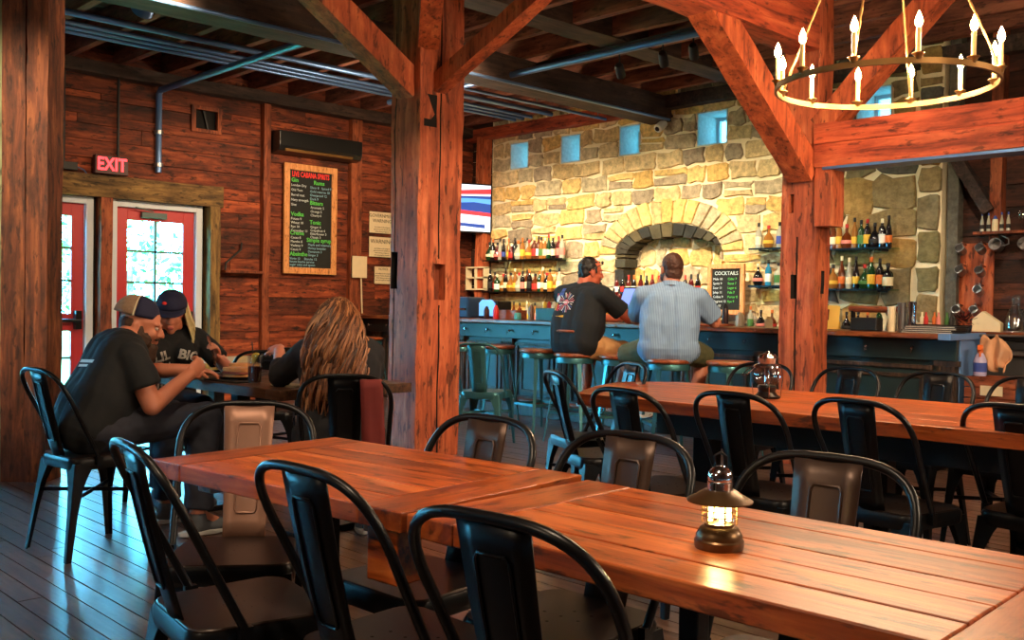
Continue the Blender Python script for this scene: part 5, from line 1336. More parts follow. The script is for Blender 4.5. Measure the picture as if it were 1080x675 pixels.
# till screen
t = thing('till_screen', 'tilted tablet till with a pale blue screen behind the man in black', 'till', (-6.15, 7.62, BT), -0.25)
MB().obox((0, 0, 0.25), (0.30, 0.018, 0.22), Matrix.Rotation(-0.35, 3, 'X')).build('tablet', M['plastic_black'], t, None, 0.004)
MB().obox((0, -0.0125, 0.2485), (0.27, 0.003, 0.19), Matrix.Rotation(-0.35, 3, 'X')).build('screen', plain('till_glow', rgb(150, 170, 240), 0.3, emit=rgb(140, 160, 240), es=0.8), t)
MB().bar((0, 0.02, 0.24), (0, 0.06, 0.0), 0.08, 0.02, (0, 1, 0)).build('stand', M['metal_dark'], t); MB().box(-0.1, 0.1, -0.04, 0.12, 0, 0.012).build('foot', M['metal_dark'], t)
t = thing('card_reader', 'dark brown card machine beside the tablet till', 'card reader', (-5.83, 7.5, BT), 0.2)
MB().prism([(-0.08, 0), (0.08, 0), (0.08, 0.05), (-0.08, 0.12)], (-0.07, 0, 0), (0, 1, 0), (0, 0, 1), (1, 0, 0), 0.14).build('body', plain('dark_brown_plastic', rgb(60, 34, 26), 0.4), t, None, 0.008)
jar('teal tumbler on the bar just past the elbow of the man in black', 'cup', 'cup', -5.55, 7.24, 0.075, 0.036, pl('teal_cup', rgb(70, 150, 136)))
jar('pinkish tin beside the teal tumbler on the bar', 'tin', 'tin', -5.36, 7.24, 0.08, 0.036, pl('pink_tin', rgb(176, 130, 110)))
t = thing('serving_board', 'round wooden serving board on the bar between the two men', 'board', (-5.05, 7.36, BT))
MB().lathe([(0, 0), (0.22, 0), (0.225, 0.008), (0.22, 0.02), (0, 0.02)], (0, 0, 0), 32).build('board', M['barrail'], t, 40, 0.002)
for i, (x, y, h, r, c, lb_) in enumerate(((-5.2, 7.58, 0.11, 0.035, rgb(226, 210, 170), 'cream jar on the bar behind the round serving board'), (-5.05, 7.62, 0.16, 0.03, rgb(50, 20, 20), 'dark wine-red carton behind the round serving board'), (-4.88, 7.6, 0.1, 0.04, rgb(230, 220, 190), 'pale squat jar on the bar beside the man in blue'), (-5.36, 7.6, 0.13, 0.03, rgb(150, 40, 36), 'small red bottle behind the pinkish tin on the bar'))):
    jar(lb_, 'jar', 'jar', x, y, h, r, plain('jar_colour', c, 0.4), LBL['cream'] if i != 1 else M['black'])
# right of the man in blue
t = thing('bottle_box', 'grey box of dark bottles with copper tops on the bar by the hewn post', 'box', (-4.12, 7.4, BT))
MB().box(-0.16, 0.14, -0.07, 0.07, 0, 0.075).build('box', M['metal_dark'], t, None, 0.004)
for i in range(4):
    MB().lathe([(0, 0.076), (0.026, 0.076), (0.026, 0.12), (0.011, 0.15), (0.011, 0.18), (0, 0.18)], (-0.12 + 0.075 * i, 0.0, 0), 12).build('bottle_neck', GLS['black'], t, 50)
    MB().lathe([(0.014, 0.16), (0.014, 0.2), (0, 0.203)], (-0.12 + 0.075 * i, 0.0, 0), 10).build('copper_top', M['splat_copper'], t, 50)
jar('cream dispenser with pointed top on the bar beside the man in blue', 'dispenser', 'dispenser', -4.42, 7.32, 0.075, 0.034, pl('cream_plastic', rgb(236, 216, 170)), pl('cream_tip', rgb(236, 206, 140)))
bottle('tall', 'black', 'cream', 'black', (-4.3, 7.44, BT), 'single dark bottle with cream label standing alone beside the grey bottle box', None, 0.8)
t = thing('card_sign', 'yellowish card standing on the bar against the hewn post', 'card', (-3.98, 7.55, BT), 0.2)
MB().obox((0, 0, 0.1), (0.14, 0.004, 0.2), Matrix.Rotation(-0.2, 3, 'X')).build('card', plain('yellow_card', rgb(236, 190, 90), 0.7), t)
MB().obox((-0.035, -0.004, 0.12), (0.045, 0.003, 0.09), Matrix.Rotation(-0.2, 3, 'X')).build('red_print', plain('red_print', rgb(120, 50, 30), 0.7), t)
# right of the hewn post
t = thing('pipe_shelf', 'red-brown wooden roll on two supports on the bar beyond the hewn post', 'holder', (-3.62, 7.62, BT)); O = tuple(t.location)
MB().tube([(-3.85, 7.62, BT + 0.17), (-3.45, 7.62, BT + 0.17)], 0.025, 12).build('roll', M['barrail'], t, 50, 0, O)
for x in (-3.82, -3.48): MB().box(x - 0.01, x + 0.01, 7.6, 7.64, BT, BT + 0.17).build('support', M['metal_black'], t, None, 0, O)
t = thing('cocktail_bin', 'black open bin on the bar under the red-brown roll', 'bin', (-3.62, 7.45, BT)); 
MB().box(-0.11, 0.11, -0.06, 0.06, 0, 0.1).build('bin', M['black'], t, None, 0.008); MB().box(-0.105, 0.105, -0.055, 0.055, 0.1, 0.104).build('rim', M['metal_dark'], t)
for i, (x, h, c) in enumerate(((-3.44, 0.2, M['paper']), (-3.36, 0.23, M['steel']), (-3.28, 0.24, M['chrome']))):
    t = thing('cup_stack', ['cream stack of paper cups beside two metal stacks on the bar', 'dull steel tumbler stack between the paper cups and the shiny stack', 'shiny tumbler stack on the bar, nearer the black menus'][i], 'cups', (x, 7.5, BT))
    s_ = MB(); nn = 5
    for k in range(nn):
        z = h * k / nn * 0.9; s_.lathe([(0, z), (0.028, z), (0.034, z + h * 0.26), (0.030, z + h * 0.26), (0, z + h * 0.2)], (0, 0, 0), 16)
    s_.build('cups', c, t, 50)
t = thing('bottle_caddy', 'caddy of small bitters bottles with coloured tops behind the menus', 'caddy', (-3.15, 7.62, BT))
MB().box(-0.13, 0.16, -0.06, 0.06, 0, 0.06).build('box', M['metal_dark'], t, None, 0.004)
for i in range(6):
    c = ['cream', 'red', 'orange', 'pink', 'green', 'black'][i]
    MB().lathe([(0, 0.061), (0.017, 0.061), (0.017, 0.11), (0.007, 0.13), (0.007, 0.155), (0, 0.155)], (-0.11 + 0.048 * i, 0.02 * (-1) ** i, 0), 10).build('bitters_bottle', LBL[c], t, 50)
for k in range(4):
    t = thing('menu_folder', 'black menu folder, %s of the stack lying on the bar near the crates' % ['lowest', 'second from bottom', 'second from top', 'topmost'][k], 'menu', (-3.04 + 0.012 * k, 7.32, BT + 0.014 * k), 0.05 * (-1) ** k, 'menus stacked on the bar')
    MB().box(-0.19, 0.19, -0.14, 0.14, 0, 0.012).build('cover', M['plastic_black'], t, None, 0.003)
    MB().box(-0.18, 0.186, -0.1415, 0.13, 0.004, 0.008).build('pages', M['white'], t)
t = thing('potted_plant', 'small bushy dark red plant at the end of the bar', 'plant', (-2.93, 7.62, BT))
MB().lathe([(0, 0), (0.045, 0), (0.055, 0.06), (0.05, 0.06), (0.045, 0.05), (0, 0.05)], (0, 0, 0), 16).build('pot', M['black'], t, 50)
lf = MB(); r_ = random.Random(5)
for i in range(110):
    a = r_.uniform(0, 2 * PI); e = r_.uniform(0.0, 1.5); d = Vector((math.cos(a) * math.cos(e), math.sin(a) * math.cos(e), math.sin(e))); p = Vector((0, 0, 0.07)) + d * r_.uniform(0.03, 0.085)
    s = d.cross(Vector((0, 0, 1))).normalized() if abs(d.z) < 0.99 else Vector((1, 0, 0)); u = (d + Vector((r_.uniform(-.5, .5), r_.uniform(-.5, .5), r_.uniform(-.5, .5)))).normalized()
    lf.add([p, p + s * 0.012 + u * 0.014, p + u * 0.034, p - s * 0.012 + u * 0.014], [(0, 1, 2, 3)])
lf.build('foliage', islands('dark_red_leaves', [rgb(60, 26, 30), rgb(90, 30, 34), rgb(40, 30, 26), rgb(120, 50, 40)], 0.6), t)

# ---- right: stainless counter, crates, towel, spray bottle, jugs
t = thing('drawer_fridge', 'stainless steel drawer fridge under a wooden worktop', 'fridge', (-2.2, 8.6, 0)); O = tuple(t.location)
FX0, FX1 = -3.2, -1.0
MB().box(FX0, FX1, 8.42, 9.05, 0.06, 0.93).build('body', M['steel'], t, None, 0.004, O)
MB().box(FX0 - 0.02, FX1, 8.36, 9.1, 0.965, 1.0).build('worktop', M['bartop'], t, None, 0.004, O)
MB().box(FX0, FX1, 8.39, 9.05, 0.93, 0.965).build('top_band', M['metal_dark'], t, None, 0.003, O)
for i in range(2):
    for j, (z0, z1) in enumerate(((0.10, 0.34), (0.36, 0.60), (0.62, 0.84))):
        x0 = FX0 + 0.03 + 1.08 * i; d = MB().box(x0, x0 + 1.04, 8.395, 8.42, z0, z1).build('drawer', M['steel'], t, None, 0.004, O)
        MB().tube([(x0 + 0.04, 8.36, z1 - 0.03), (x0 + 1.0, 8.36, z1 - 0.03)], 0.012, 8).build('drawer_handle', M['chrome'], d, 50, 0, O)
    MB().box(FX0 + 0.03 + 1.08 * i, FX0 + 1.07 + 1.08 * i, 8.395, 8.42, 0.86, 0.92).build('vent_grille', M['black'], t, None, 0.002, O)
lg = MB().lathe([(0.05, 0), (0.05, 0.004), (0, 0.004)], (-2.85, 8.394, 0.52), 20, Matrix.Rotation(PI / 2, 3, 'X') @ Matrix.Diagonal((2.2, 1, 1))).build('badge', plain('blue_badge', rgb(40, 110, 170), 0.4), t, 50, 0, O); lg['label'] = 'oval blue badge'
for k in range(3):
    t = thing('wooden_crate', 'red-brown wooden crate, %s of the stack at the end of the bar' % ['lowest', 'middle one', 'topmost'][k], 'crate', (-2.62, 7.42, 0.235 * k), 0.02 * k, 'crates stacked at the bar end')
    w = MB()
    for z in (0.0, 0.078, 0.156):
        w.box(-0.17, 0.17, -0.15, -0.135, z + 0.003, z + 0.072); w.box(-0.17, 0.17, 0.135, 0.15, z + 0.003, z + 0.072)
        w.box(-0.17, -0.155, -0.135, 0.135, z + 0.003, z + 0.072); w.box(0.155, 0.17, -0.135, 0.135, z + 0.003, z + 0.072)
    w.box(-0.155, 0.155, -0.135, 0.135, 0.0, 0.012)
    w.build('slats', M['barrail'], t, None, 0.002)
    MB().box(-0.06, 0.09, -0.153, -0.150, 0.10, 0.17).build('paper_label', M['paper'], t)
t = thing('spray_bottle', 'clear spray bottle with orange trigger standing on the crates', 'spray bottle', (-2.72, 7.38, 0.70), 0.3)
MB().lathe([(0, 0), (0.042, 0), (0.045, 0.01), (0.045, 0.11), (0.03, 0.15), (0.016, 0.17), (0, 0.17)], (0, 0, 0), 18).build('bottle', plain('milky_plastic', rgb(190, 180, 220), 0.2), t, 50)
sh = MB(); sh.box(-0.018, 0.018, -0.045, 0.03, 0.19, 0.225); sh.lathe([(0.02, 0.165), (0.02, 0.19), (0, 0.19)], (0, 0, 0), 12); sh.bar((0, -0.02, 0.19), (0, -0.045, 0.14), 0.014, 0.012)
sh.build('trigger_head', plain('orange_plastic', rgb(230, 110, 40), 0.4), t, None, 0.003)
MB().lathe([(0.0455, 0.03), (0.0458, 0.032), (0.0458, 0.095), (0.0455, 0.097)], (0, 0, 0), 18).build('label_band', LBL['blue'], t, 50)
t = thing('bar_towel', 'crumpled peach towel hanging at the end of the bar beside the spray bottle', 'towel', (-2.6, 7.62, 0.98))
vs = []; fs = []; nx, nz = 14, 12
for j in range(nz + 1):
    f = j / nz
    for i in range(nx + 1):
        u = i / nx - 0.5; w = 0.10 + 0.09 * math.sin(PI * min(1, f * 1.3)) ** 0.8
        vs.append((-0.10 + u * w * 1.2 + 0.03 * f, -0.05 + 0.03 * math.sin(u * 14 + f * 3) * (0.4 + f) + 0.02 * math.cos(f * 6 + u * 5), 0.0 - 0.24 * f + 0.02 * math.sin(u * 9)))
for j in range(nz):
    for i in range(nx): fs.append((j * (nx + 1) + i, j * (nx + 1) + i + 1, (j + 1) * (nx + 1) + i + 1, (j + 1) * (nx + 1) + i))
o = MB().add(vs, fs).build('towel', plain('peach_cloth', rgb(226, 170, 130), 0.9, 0, 0.1, 20, 0.2), t, 80); sm = o.modifiers.new('solid', 'SOLIDIFY'); sm.thickness = 0.008
MB().tube([(0.2, 0.01, 0.01), (-0.26, 0.01, 0.01)], 0.009, 8).build('towel_rail', M['steel'], t, 50)
def jug(label, x, y, h, r):
    t = thing('glass_jug', label, 'jug', (x, y, 1.0))
    MB().lathe([(0, 0), (r, 0), (r * 1.02, 0.01), (r, h * 0.45), (r * 0.75, h * 0.66), (r * 0.42, h * 0.82), (r * 0.4, h * 0.93), (r * 0.5, h), (r * 0.45, h), (r * 0.34, h * 0.9), (r * 0.36, h * 0.8), (r * 0.92, h * 0.43), (r * 0.94, 0.015), (0, 0.015)], (0, 0, 0), 20).build('jug', M['glass'], t, 50)
    MB().lathe([(0, 0), (r * 0.42, 0), (r * 0.46, 0.03), (r * 0.3, 0.045), (0, 0.05)], (0, 0, h), 14).build('stopper', M['glass'], t, 50)
jug('tallest clear glass jug on the steel fridge worktop', -2.82, 8.75, 0.36, 0.075); jug('clear glass jug in front of the tallest one', -2.88, 8.55, 0.26, 0.08); jug('smallest clear glass jug, between the tallest one and the beige carton', -2.70, 8.6, 0.28, 0.06)
t = thing('filter_papers', 'cream wedge-shaped box at the pillar end of the fridge worktop', 'box', (-3.08, 8.5, 1.0), 0.1)
MB().prism([(-0.11, 0), (0.11, 0), (0.11, 0.07), (-0.03, 0.17), (-0.11, 0.10)], (0, -0.05, 0), (1, 0, 0), (0, 0, 1), (0, 1, 0), 0.1).build('box', M['paper'], t, None, 0.004)
t = thing('small_carton', 'small beige carton beside the jugs on the fridge worktop', 'carton', (-2.58, 8.5, 1.0))
MB().box(-0.05, 0.05, -0.04, 0.04, 0, 0.12).build('carton', M['splat_copper'], t, None, 0.004)
t = thing('coffee_machine', 'tall brown-grey machine with a dark display and red strip', 'machine', (-2.38, 8.75, 1.0)); 
MB().box(-0.12, 0.25, -0.18, 0.2, 0.0, 0.44).build('housing', plain('brown_grey', rgb(92, 74, 66), 0.4), t, None, 0.01)
MB().box(-0.11, -0.03, -0.186, -0.18, 0.26, 0.41).build('display', plain('display_blue', rgb(40, 50, 110), 0.3, emit=rgb(50, 60, 140), es=0.5), t)
MB().box(-0.12, -0.01, -0.188, -0.18, 0.18, 0.24).build('red_strip', pl('red_strip', rgb(220, 40, 40)), t)
MB().box(-0.06, 0.2, -0.26, -0.18, 0.0, 0.05).build('drip_tray', M['black'], t, None, 0.004)
jar('pale tin on top of the tall coffee machine', 'tin', 'tin', -2.33, 8.7, 0.06, 0.05, M['paper'], None, 1.44)
# wall shelf with glasses, mugs on pegs
t = thing('wall_shelf', 'wooden shelf holding glasses on the dark board wall', 'shelf', (-2.8, 9.1, 1.87)); O = tuple(t.location)
MB().box(-3.40, -2.2, 8.98, 9.14, 1.845, 1.87).build('shelf_board', M['stud'], t, None, 0.003, O)
for x in (-3.2, -2.5): MB().prism([(0, 0), (0.13, 0), (0, -0.13)], (x, 9.14, 1.845), (0, -1, 0), (0, 0, 1), (1, 0, 0), 0.02).build('shelf_bracket', M['black'], t, None, 0, O)
for i in range(5):
    x = -3.35 + 0.055 * i
    if i == 2: jar('cream jar among the blue-topped bottles on the wall shelf', 'jar', 'jar', x, 9.06, 0.11, 0.026, M['paper'], LBL['blue'], 1.87)
    else: bottle('slim', 'clear', 'black', 'blue', (x, 9.06, 1.87), '%s clear blue-topped bottle on the wall shelf, counting from the stone pillar' % ORD[i if i < 2 else i - 1], 'blue-topped bottles on the wall shelf', 0.62)
for i in range(5):
    t = thing('wine_glass', '%s clear glass along the wall shelf, counting from the blue-topped bottles' % ORD[i], 'glass', (-3.02 + 0.075 * i, 9.06, 1.87), 0, 'glasses on the wall shelf')
    MB().lathe([(0, 0), (0.03, 0), (0.03, 0.003), (0.004, 0.008), (0.004, 0.07), (0.02, 0.085), (0.033, 0.12), (0.028, 0.17), (0.026, 0.17), (0.03, 0.12), (0, 0.085)], (0, 0, 0), 16).build('glass', M['glass'], t, 50)
t = thing('peg_board', 'orange-red upright plank with pegs carrying steel mugs', 'board', (-3.42, YS - 0.02, 1.3)); O = tuple(t.location)
MB().box(-3.58, -3.28, YS - 0.045, YS - 0.02, 0.9, 1.78).build('plank', M['post'], t, None, 0.003, O)
mug_pos = [(-3.52, 1.72, 'top row, pillar side'), (-3.35, 1.72, 'top row, shelf side'), (-3.52, 1.53, 'second row, pillar side'), (-3.35, 1.52, 'second row, shelf side'), (-3.36, 1.35, 'alone in the third row'), (-3.54, 1.17, 'lowest row, pillar side'), (-3.39, 1.17, 'lowest row, shelf side')]
pg = MB()
for x, z, _ in mug_pos: pg.tube([(x, YS - 0.03, z + 0.045), (x, YS - 0.13, z + 0.06)], 0.007, 8)
pg.build('peg', M['stud'], t, 50, 0, O)
def mug(label, x, y, z, group):
    t = thing('steel_mug', label, 'mug', (x, y, z), 0.0, group)
    R_ = Matrix.Rotation(1.15, 3, 'X')
    MB().lathe([(0, 0), (0.036, 0), (0.038, 0.006), (0.038, 0.085), (0.040, 0.088), (0.036, 0.088), (0.034, 0.008), (0, 0.008)], (0, -0.02, -0.02), 18, R_).build('mug_body', M['steel'], t, 50)
    MB().tube([R_ @ Vector((0, 0.036, 0.02)) + Vector((0, -0.02, -0.02)), R_ @ Vector((0, 0.066, 0.03)) + Vector((0, -0.02, -0.02)), R_ @ Vector((0, 0.066, 0.06)) + Vector((0, -0.02, -0.02)), R_ @ Vector((0, 0.036, 0.072)) + Vector((0, -0.02, -0.02))], 0.005, 8).build('mug_handle', M['steel'], t, 50)
for x, z, lb_ in mug_pos: mug('steel mug hanging on the peg plank, ' + lb_, x, YS - 0.10, z, 'mugs on the peg plank')
for i, x in enumerate((-3.22, -2.98)):
    t = thing('steel_mug', ['steel mug hanging under the wall shelf, the one by the peg plank', 'steel mug hanging under the wall shelf, the one above the coffee machine'][i], 'mug', (x, 9.05, 1.74), 0, 'mugs under the wall shelf')
    MB().lathe([(0, 0), (0.05, 0), (0.055, 0.01), (0.055, 0.1), (0.05, 0.1), (0.05, 0.012), (0, 0.012)], (0, 0.05, 0), 20, Matrix.Rotation(PI / 2 - 0.2, 3, 'X')).build('mug_body', M['steel'], t, 50)
    MB().tube([(0.05, -0.0, 0), (0.10, -0.0, 0.02), (0.10, -0.0, 0.06), (0.03, 0.0, 0.10)], 0.006, 8).build('mug_handle', M['steel'], t, 50)
    MB().tube([(0.03, 0, 0.10), (0.02, 0, 0.108)], 0.004, 6).build('hook', M['black'], t, 50)

# small box on the left end of the bar
t = thing('tray_box', 'small black box with a sprig of greenery on the bar by the board wall', 'box', (-9.15, 7.4, BT))
MB().box(-0.16, 0.16, -0.09, 0.09, 0, 0.09).build('box', M['black'], t, None, 0.005)
r_ = random.Random(2); lf = MB()
for i in range(24):
    a = r_.uniform(0, 2 * PI); d = Vector((math.cos(a), math.sin(a), 1.2)).normalized(); p = Vector((0.03, 0, 0.09)); s = d.cross(Vector((0, 0, 1))).normalized() * 0.012
    lf.add([p, p + d * 0.05 + s, p + d * 0.11, p + d * 0.05 - s], [(0, 1, 2, 3)])
lf.build('greenery', M['paper'], t)

# ---- outdoors beyond the doors
g = MB().box(-40, XL - 0.2, -25, 30, -0.25, -0.12).build('lawn', M['grass']); g['kind'] = 'structure'; g.name = 'ground'
def tree(label, x, y, h, r, seed, trunk=0.12):
    rr_ = random.Random(seed); t = thing('tree', label, 'tree', (x, y, -0.12), 0, 'trees outside the doors')
    MB().tube([(0, 0, 0), (0.05, 0.02, h * 0.35), (0, 0.05, h * 0.7)], [trunk, trunk * 0.8, trunk * 0.5], 10).build('trunk', M['bark'], t, 50)
    lf = MB()
    for i in range(700):
        a = rr_.uniform(0, 2 * PI); e = math.asin(rr_.uniform(-1, 1)); q = rr_.uniform(0.55, 1.0)
        p = Vector((math.cos(a) * math.cos(e) * r * q, math.sin(a) * math.cos(e) * r * q, h * 0.62 + math.sin(e) * h * 0.42 * q))
        n1 = Vector((rr_.uniform(-1, 1), rr_.uniform(-1, 1), rr_.uniform(-1, 1))).normalized(); n2 = n1.orthogonal().normalized(); s = rr_.uniform(0.05, 0.12)
        lf.add([p, p + n1 * s + n2 * s * 0.5, p + n1 * s * 2, p + n1 * s - n2 * s * 0.5], [(0, 1, 2, 3)])
    lf.build('foliage', M['foliage'], t)
for i, (x, y, h, r) in enumerate(((-16.5, 6.9, 2.7, 1.2), (-18.2, 10.0, 3.2, 1.3), (-16.0, 4.0, 2.2, 0.9), (-19.5, 6.2, 3.0, 1.4), (-21.5, 13, 3.6, 1.6))):
    tree(['leafy tree seen through the red door nearer the chalkboard', 'tall leafy tree beyond the red door nearer the chalkboard', 'low bush seen through the red door under the EXIT sign', 'tree farther back beyond the red door under the EXIT sign', 'distant tree beyond all the others outside the doors'][i], x, y, h, r, 40 + i)
from mathutils.bvhtree import BVHTree
V = Vector
def solid(name, mb, mat, parent, voxel=0.007, it=3, disp=None):
    """overlapping forms fused into one continuous surface"""
    o = mb.build(name, mat, parent)
    r = o.modifiers.new('remesh', 'REMESH'); r.mode = 'VOXEL'; r.voxel_size = voxel; r.use_smooth_shade = True
    s = o.modifiers.new('smooth', 'SMOOTH'); s.factor = 0.5; s.iterations = it
    o.parent = None; me = baked([o]); o.modifiers.clear(); o.parent = parent
    old = o.data; o.data = me; bpy.data.meshes.remove(old); me.name = name
    if disp:
        nn = [v.normal.copy() for v in me.vertices]; cc = [disp(v.co.copy(), q) for v, q in zip(me.vertices, nn)]
        me.vertices.foreach_set("co", [x for c in cc for x in c])
    me.polygons.foreach_set('use_smooth', [True] * len(me.polygons)); me.update()
    return o
def folds(amp, fr, seed=0.0, sq=(1, 1, 1)):
    def f(co, n):
        q = V((co.x * sq[0], co.y * sq[1], co.z * sq[2])) * fr + V((seed, seed * 2, seed))
        return co + n * (amp * (noise.noise(q) + 0.5 * noise.noise(q * 2.3)))
    return f
def finger_chain(mb, p, d, n, length, r, curl):
    ax = d.cross(n).normalized(); segs = (0.45, 0.32, 0.23); dd = d.normalized()
    for i, s in enumerate(segs):
        dd = Matrix.Rotation(curl * (0.7 if i == 0 else 1.0), 3, ax) @ dd
        q = p + dd * (length * s); mb.capsule(p, q, r * (1 - 0.1 * i), r * (0.92 - 0.1 * i), 8); p = q
def hand(mb, wr, d, n, side, curl=0.5, k=1.0):
    """side = +1 puts the thumb on +lat"""
    d = V(d).normalized(); n = V(n); n = (n - d * n.dot(d)).normalized(); lat = d.cross(n).normalized() * side; wr = V(wr)
    Mx = Matrix((lat, d, n)).transposed()
    mb.ell(wr + d * 0.048 * k, (0.041 * k, 0.052 * k, 0.017 * k), Mx, 14); mb.ell(wr + d * 0.03 * k + lat * 0.026 * k + n * 0.006, (0.018 * k, 0.032 * k, 0.016 * k), Mx, 10)
    for i, (o, L) in enumerate(((0.030, 0.070), (0.0105, 0.079), (-0.0095, 0.073), (-0.028, 0.057))):
        b = wr + d * (0.088 - 0.004 * abs(i - 1.3)) * k + lat * o * k
        mb.capsule(wr + d * 0.04 * k + lat * o * 0.7 * k, b, 0.011 * k, 0.0105 * k, 8)
        finger_chain(mb, b, d + lat * (0.12 - 0.09 * i), n, L * k, 0.0096 * k, curl * (0.85 + 0.12 * i))
    b = wr + d * 0.026 * k + lat * 0.034 * k
    td = (d * 0.72 + lat * 0.62 + n * 0.35).normalized(); q = b + td * 0.040 * k
    mb.capsule(b, q, 0.0125 * k, 0.0108 * k, 8); td2 = (d * 0.92 + lat * 0.12 + n * 0.42).normalized(); mb.capsule(q, q + td2 * 0.032 * k, 0.0105 * k, 0.009 * k, 8)
def head_prims(mb, c, R, k=1.0, female=False):
    E = lambda x, y, z, a, b, d_: mb.ell(c + R @ V((x, y, z)) * k, (a * k, b * k, d_ * k), R, 16)
    E(0, -0.012, 0.03, 0.077, 0.097, 0.092); E(0, 0.025, -0.03, 0.062 if not female else 0.058, 0.068, 0.082)
    E(0, 0.058, -0.092, 0.030 if not female else 0.024, 0.028, 0.022)
    for s in (-1, 1):
        E(s * 0.045, 0.01, -0.07, 0.022, 0.045, 0.03); E(s * 0.035, 0.068, -0.028, 0.024, 0.02, 0.022)
        E(s * 0.078, -0.012, -0.012, 0.011, 0.021, 0.033); E(s * 0.082, -0.018, 0.004, 0.008, 0.014, 0.014)
        E(s * 0.028, 0.080, 0.022, 0.024, 0.013, 0.009)
    mb.capsule(c + R @ V((0, 0.086, 0.012)) * k, c + R @ V((0, 0.108, -0.026)) * k, 0.010 * k, 0.0135 * k, 10)
    for s in (-1, 1): E(s * 0.012, 0.096, -0.03, 0.010, 0.010, 0.008)
    E(0, 0.088, -0.060, 0.022, 0.011, 0.007); E(0, 0.085, -0.071, 0.019, 0.011, 0.007)
def eyes(parent, c, R, k=1.0):
    for s in (-1, 1):
        p = c + R @ V((s * 0.030, 0.0785, 0.006)) * k
        e = MB().ell(p, (0.0105 * k,) * 3, R, 12).build('eye', M['eye'], parent, 60)
        MB().ell(p + R @ V((0, 0.008, -0.001)) * k, (0.0055 * k, 0.0035 * k, 0.0055 * k), R, 10).build('iris', M['hair_black'], e, 60)
def limb(mb, pts, rs, inf=0.0, f0=False, f1=False):
    for i in range(len(pts) - 1):
        mb.capsule(pts[i], pts[i + 1], rs[i] + inf, rs[i + 1] + inf, 16, f0 and i == 0, f1 and i == len(pts) - 2)
def lerp(a, b, t): return V(a) + (V(b) - V(a)) * t
def torso(mb, J, inf=0.0, w=1.0, belly=0.0):
    pv, be, ch, nk = V(J['pelvis']), V(J['belly']), V(J['chest']), V(J['neck'])
    up = (nk - pv).normalized(); ax = (V(J['shR']) - V(J['shL'])).normalized(); fr = up.cross(ax).normalized()
    for s in (-1, 1):
        mb.capsule(pv + ax * s * 0.085 * w, be + ax * s * (0.075 + belly * 0.4) * w, 0.118 * w + inf, (0.105 + belly * 0.5) * w + inf, 18)
        mb.capsule(be + ax * s * (0.075 + belly * 0.4) * w, ch + ax * s * 0.09 * w, (0.105 + belly * 0.5) * w + inf, 0.108 * w + inf, 18)
        sh = V(J['shR'] if s > 0 else J['shL'])
        mb.capsule(ch + ax * s * 0.06 * w + up * 0.03, sh - ax * s * 0.02, 0.095 * w + inf, 0.066 * w + inf, 16)
        mb.capsule(nk + up * -0.01, sh - ax * s * 0.03 + up * 0.012, 0.05 * w + inf, 0.055 * w + inf, 14)
    mb.capsule(pv, be, 0.122 * w + inf, (0.11 + belly * 0.5) * w + inf, 18); mb.capsule(be, ch, (0.11 + belly * 0.5) * w + inf, 0.108 * w + inf, 18)
    if belly: mb.ell(be - fr * 0.0 + fr * -0.06 * 0 + fr * 0.05, (0.15 * w + belly + inf, 0.12 + belly + inf, 0.15 + inf), Matrix((ax, fr, up)).transposed(), 18)
    mb.ell(lerp(ch, nk, 0.4), (0.13 * w + inf, 0.085 + inf, 0.10 + inf), Matrix((ax, fr, up)).transposed(), 18)
def decal(name, mats, polys, target, o, ex, ey, parent, off=0.004):
    """flat shapes laid on a cloth surface: polys = (points, material index)"""
    bv = BVHTree.FromPolygons([v.co for v in target.data.vertices], [p.vertices for p in target.data.polygons])
    ex = V(ex).normalized(); ey = V(ey).normalized(); d = -(ex.cross(ey)); o = V(o); mb = MB()
    def drop(a, b):
        s = o + ex * a + ey * b - d * 0.4; h = bv.ray_cast(s, d, 1.0)
        return (h[0] - d * off) if h[0] else (o + ex * a + ey * b)
    for pts, mi in polys:
        c = (sum(p[0] for p in pts) / len(pts), sum(p[1] for p in pts) / len(pts))
        mb.add([drop(*c)] + [drop(*p) for p in pts], [(0, 1 + i, 1 + (i + 1) % len(pts)) for i in range(len(pts))], mi)
    ob = mb.build(name, mats, parent)
    return ob, drop
def text_polys(s, size, x, y, rot=0.0, mi=0, align='CENTER', bold=0.003):
    me = text_mesh(s, size, align, 0.0, bold); c, sn = math.cos(rot), math.sin(rot); out = []
    for p in me.polygons:
        pts = [me.vertices[i].co for i in p.vertices]
        out.append(([(x + c * q.x - sn * q.y, y + sn * q.x + c * q.y) for q in pts], mi))
    bpy.data.meshes.remove(me); return out
def star(x, y, r0, r1, n, a0=0.0):
    return [(x + (r0 if i % 2 else r1) * math.cos(a0 + PI * i / n), y + (r0 if i % 2 else r1) * math.sin(a0 + PI * i / n)) for i in range(2 * n)]
def circ(x, y, r, n=14): return [(x + r * math.cos(2 * PI * i / n), y + r * math.sin(2 * PI * i / n)) for i in range(n)]
def rect(x0, x1, y0, y1): return [(x0, y0), (x1, y0), (x1, y1), (x0, y1)]
def head_rot(yaw, pitch, roll=0.0): return Matrix.Rotation(yaw, 3, 'Z') @ Matrix.Rotation(pitch, 3, 'X') @ Matrix.Rotation(roll, 3, 'Y')
PINK_INK = plain('pink_print', rgb(206, 110, 124), 0.8); WHITE_INK = plain('white_print', rgb(216, 212, 204), 0.8); RED_INK = plain('red_print_cloth', rgb(200, 40, 50), 0.8); BLUE_INK = plain('blue_print_cloth', rgb(60, 80, 140), 0.8); GOLD_INK = plain('gold_print', rgb(206, 160, 60), 0.8)
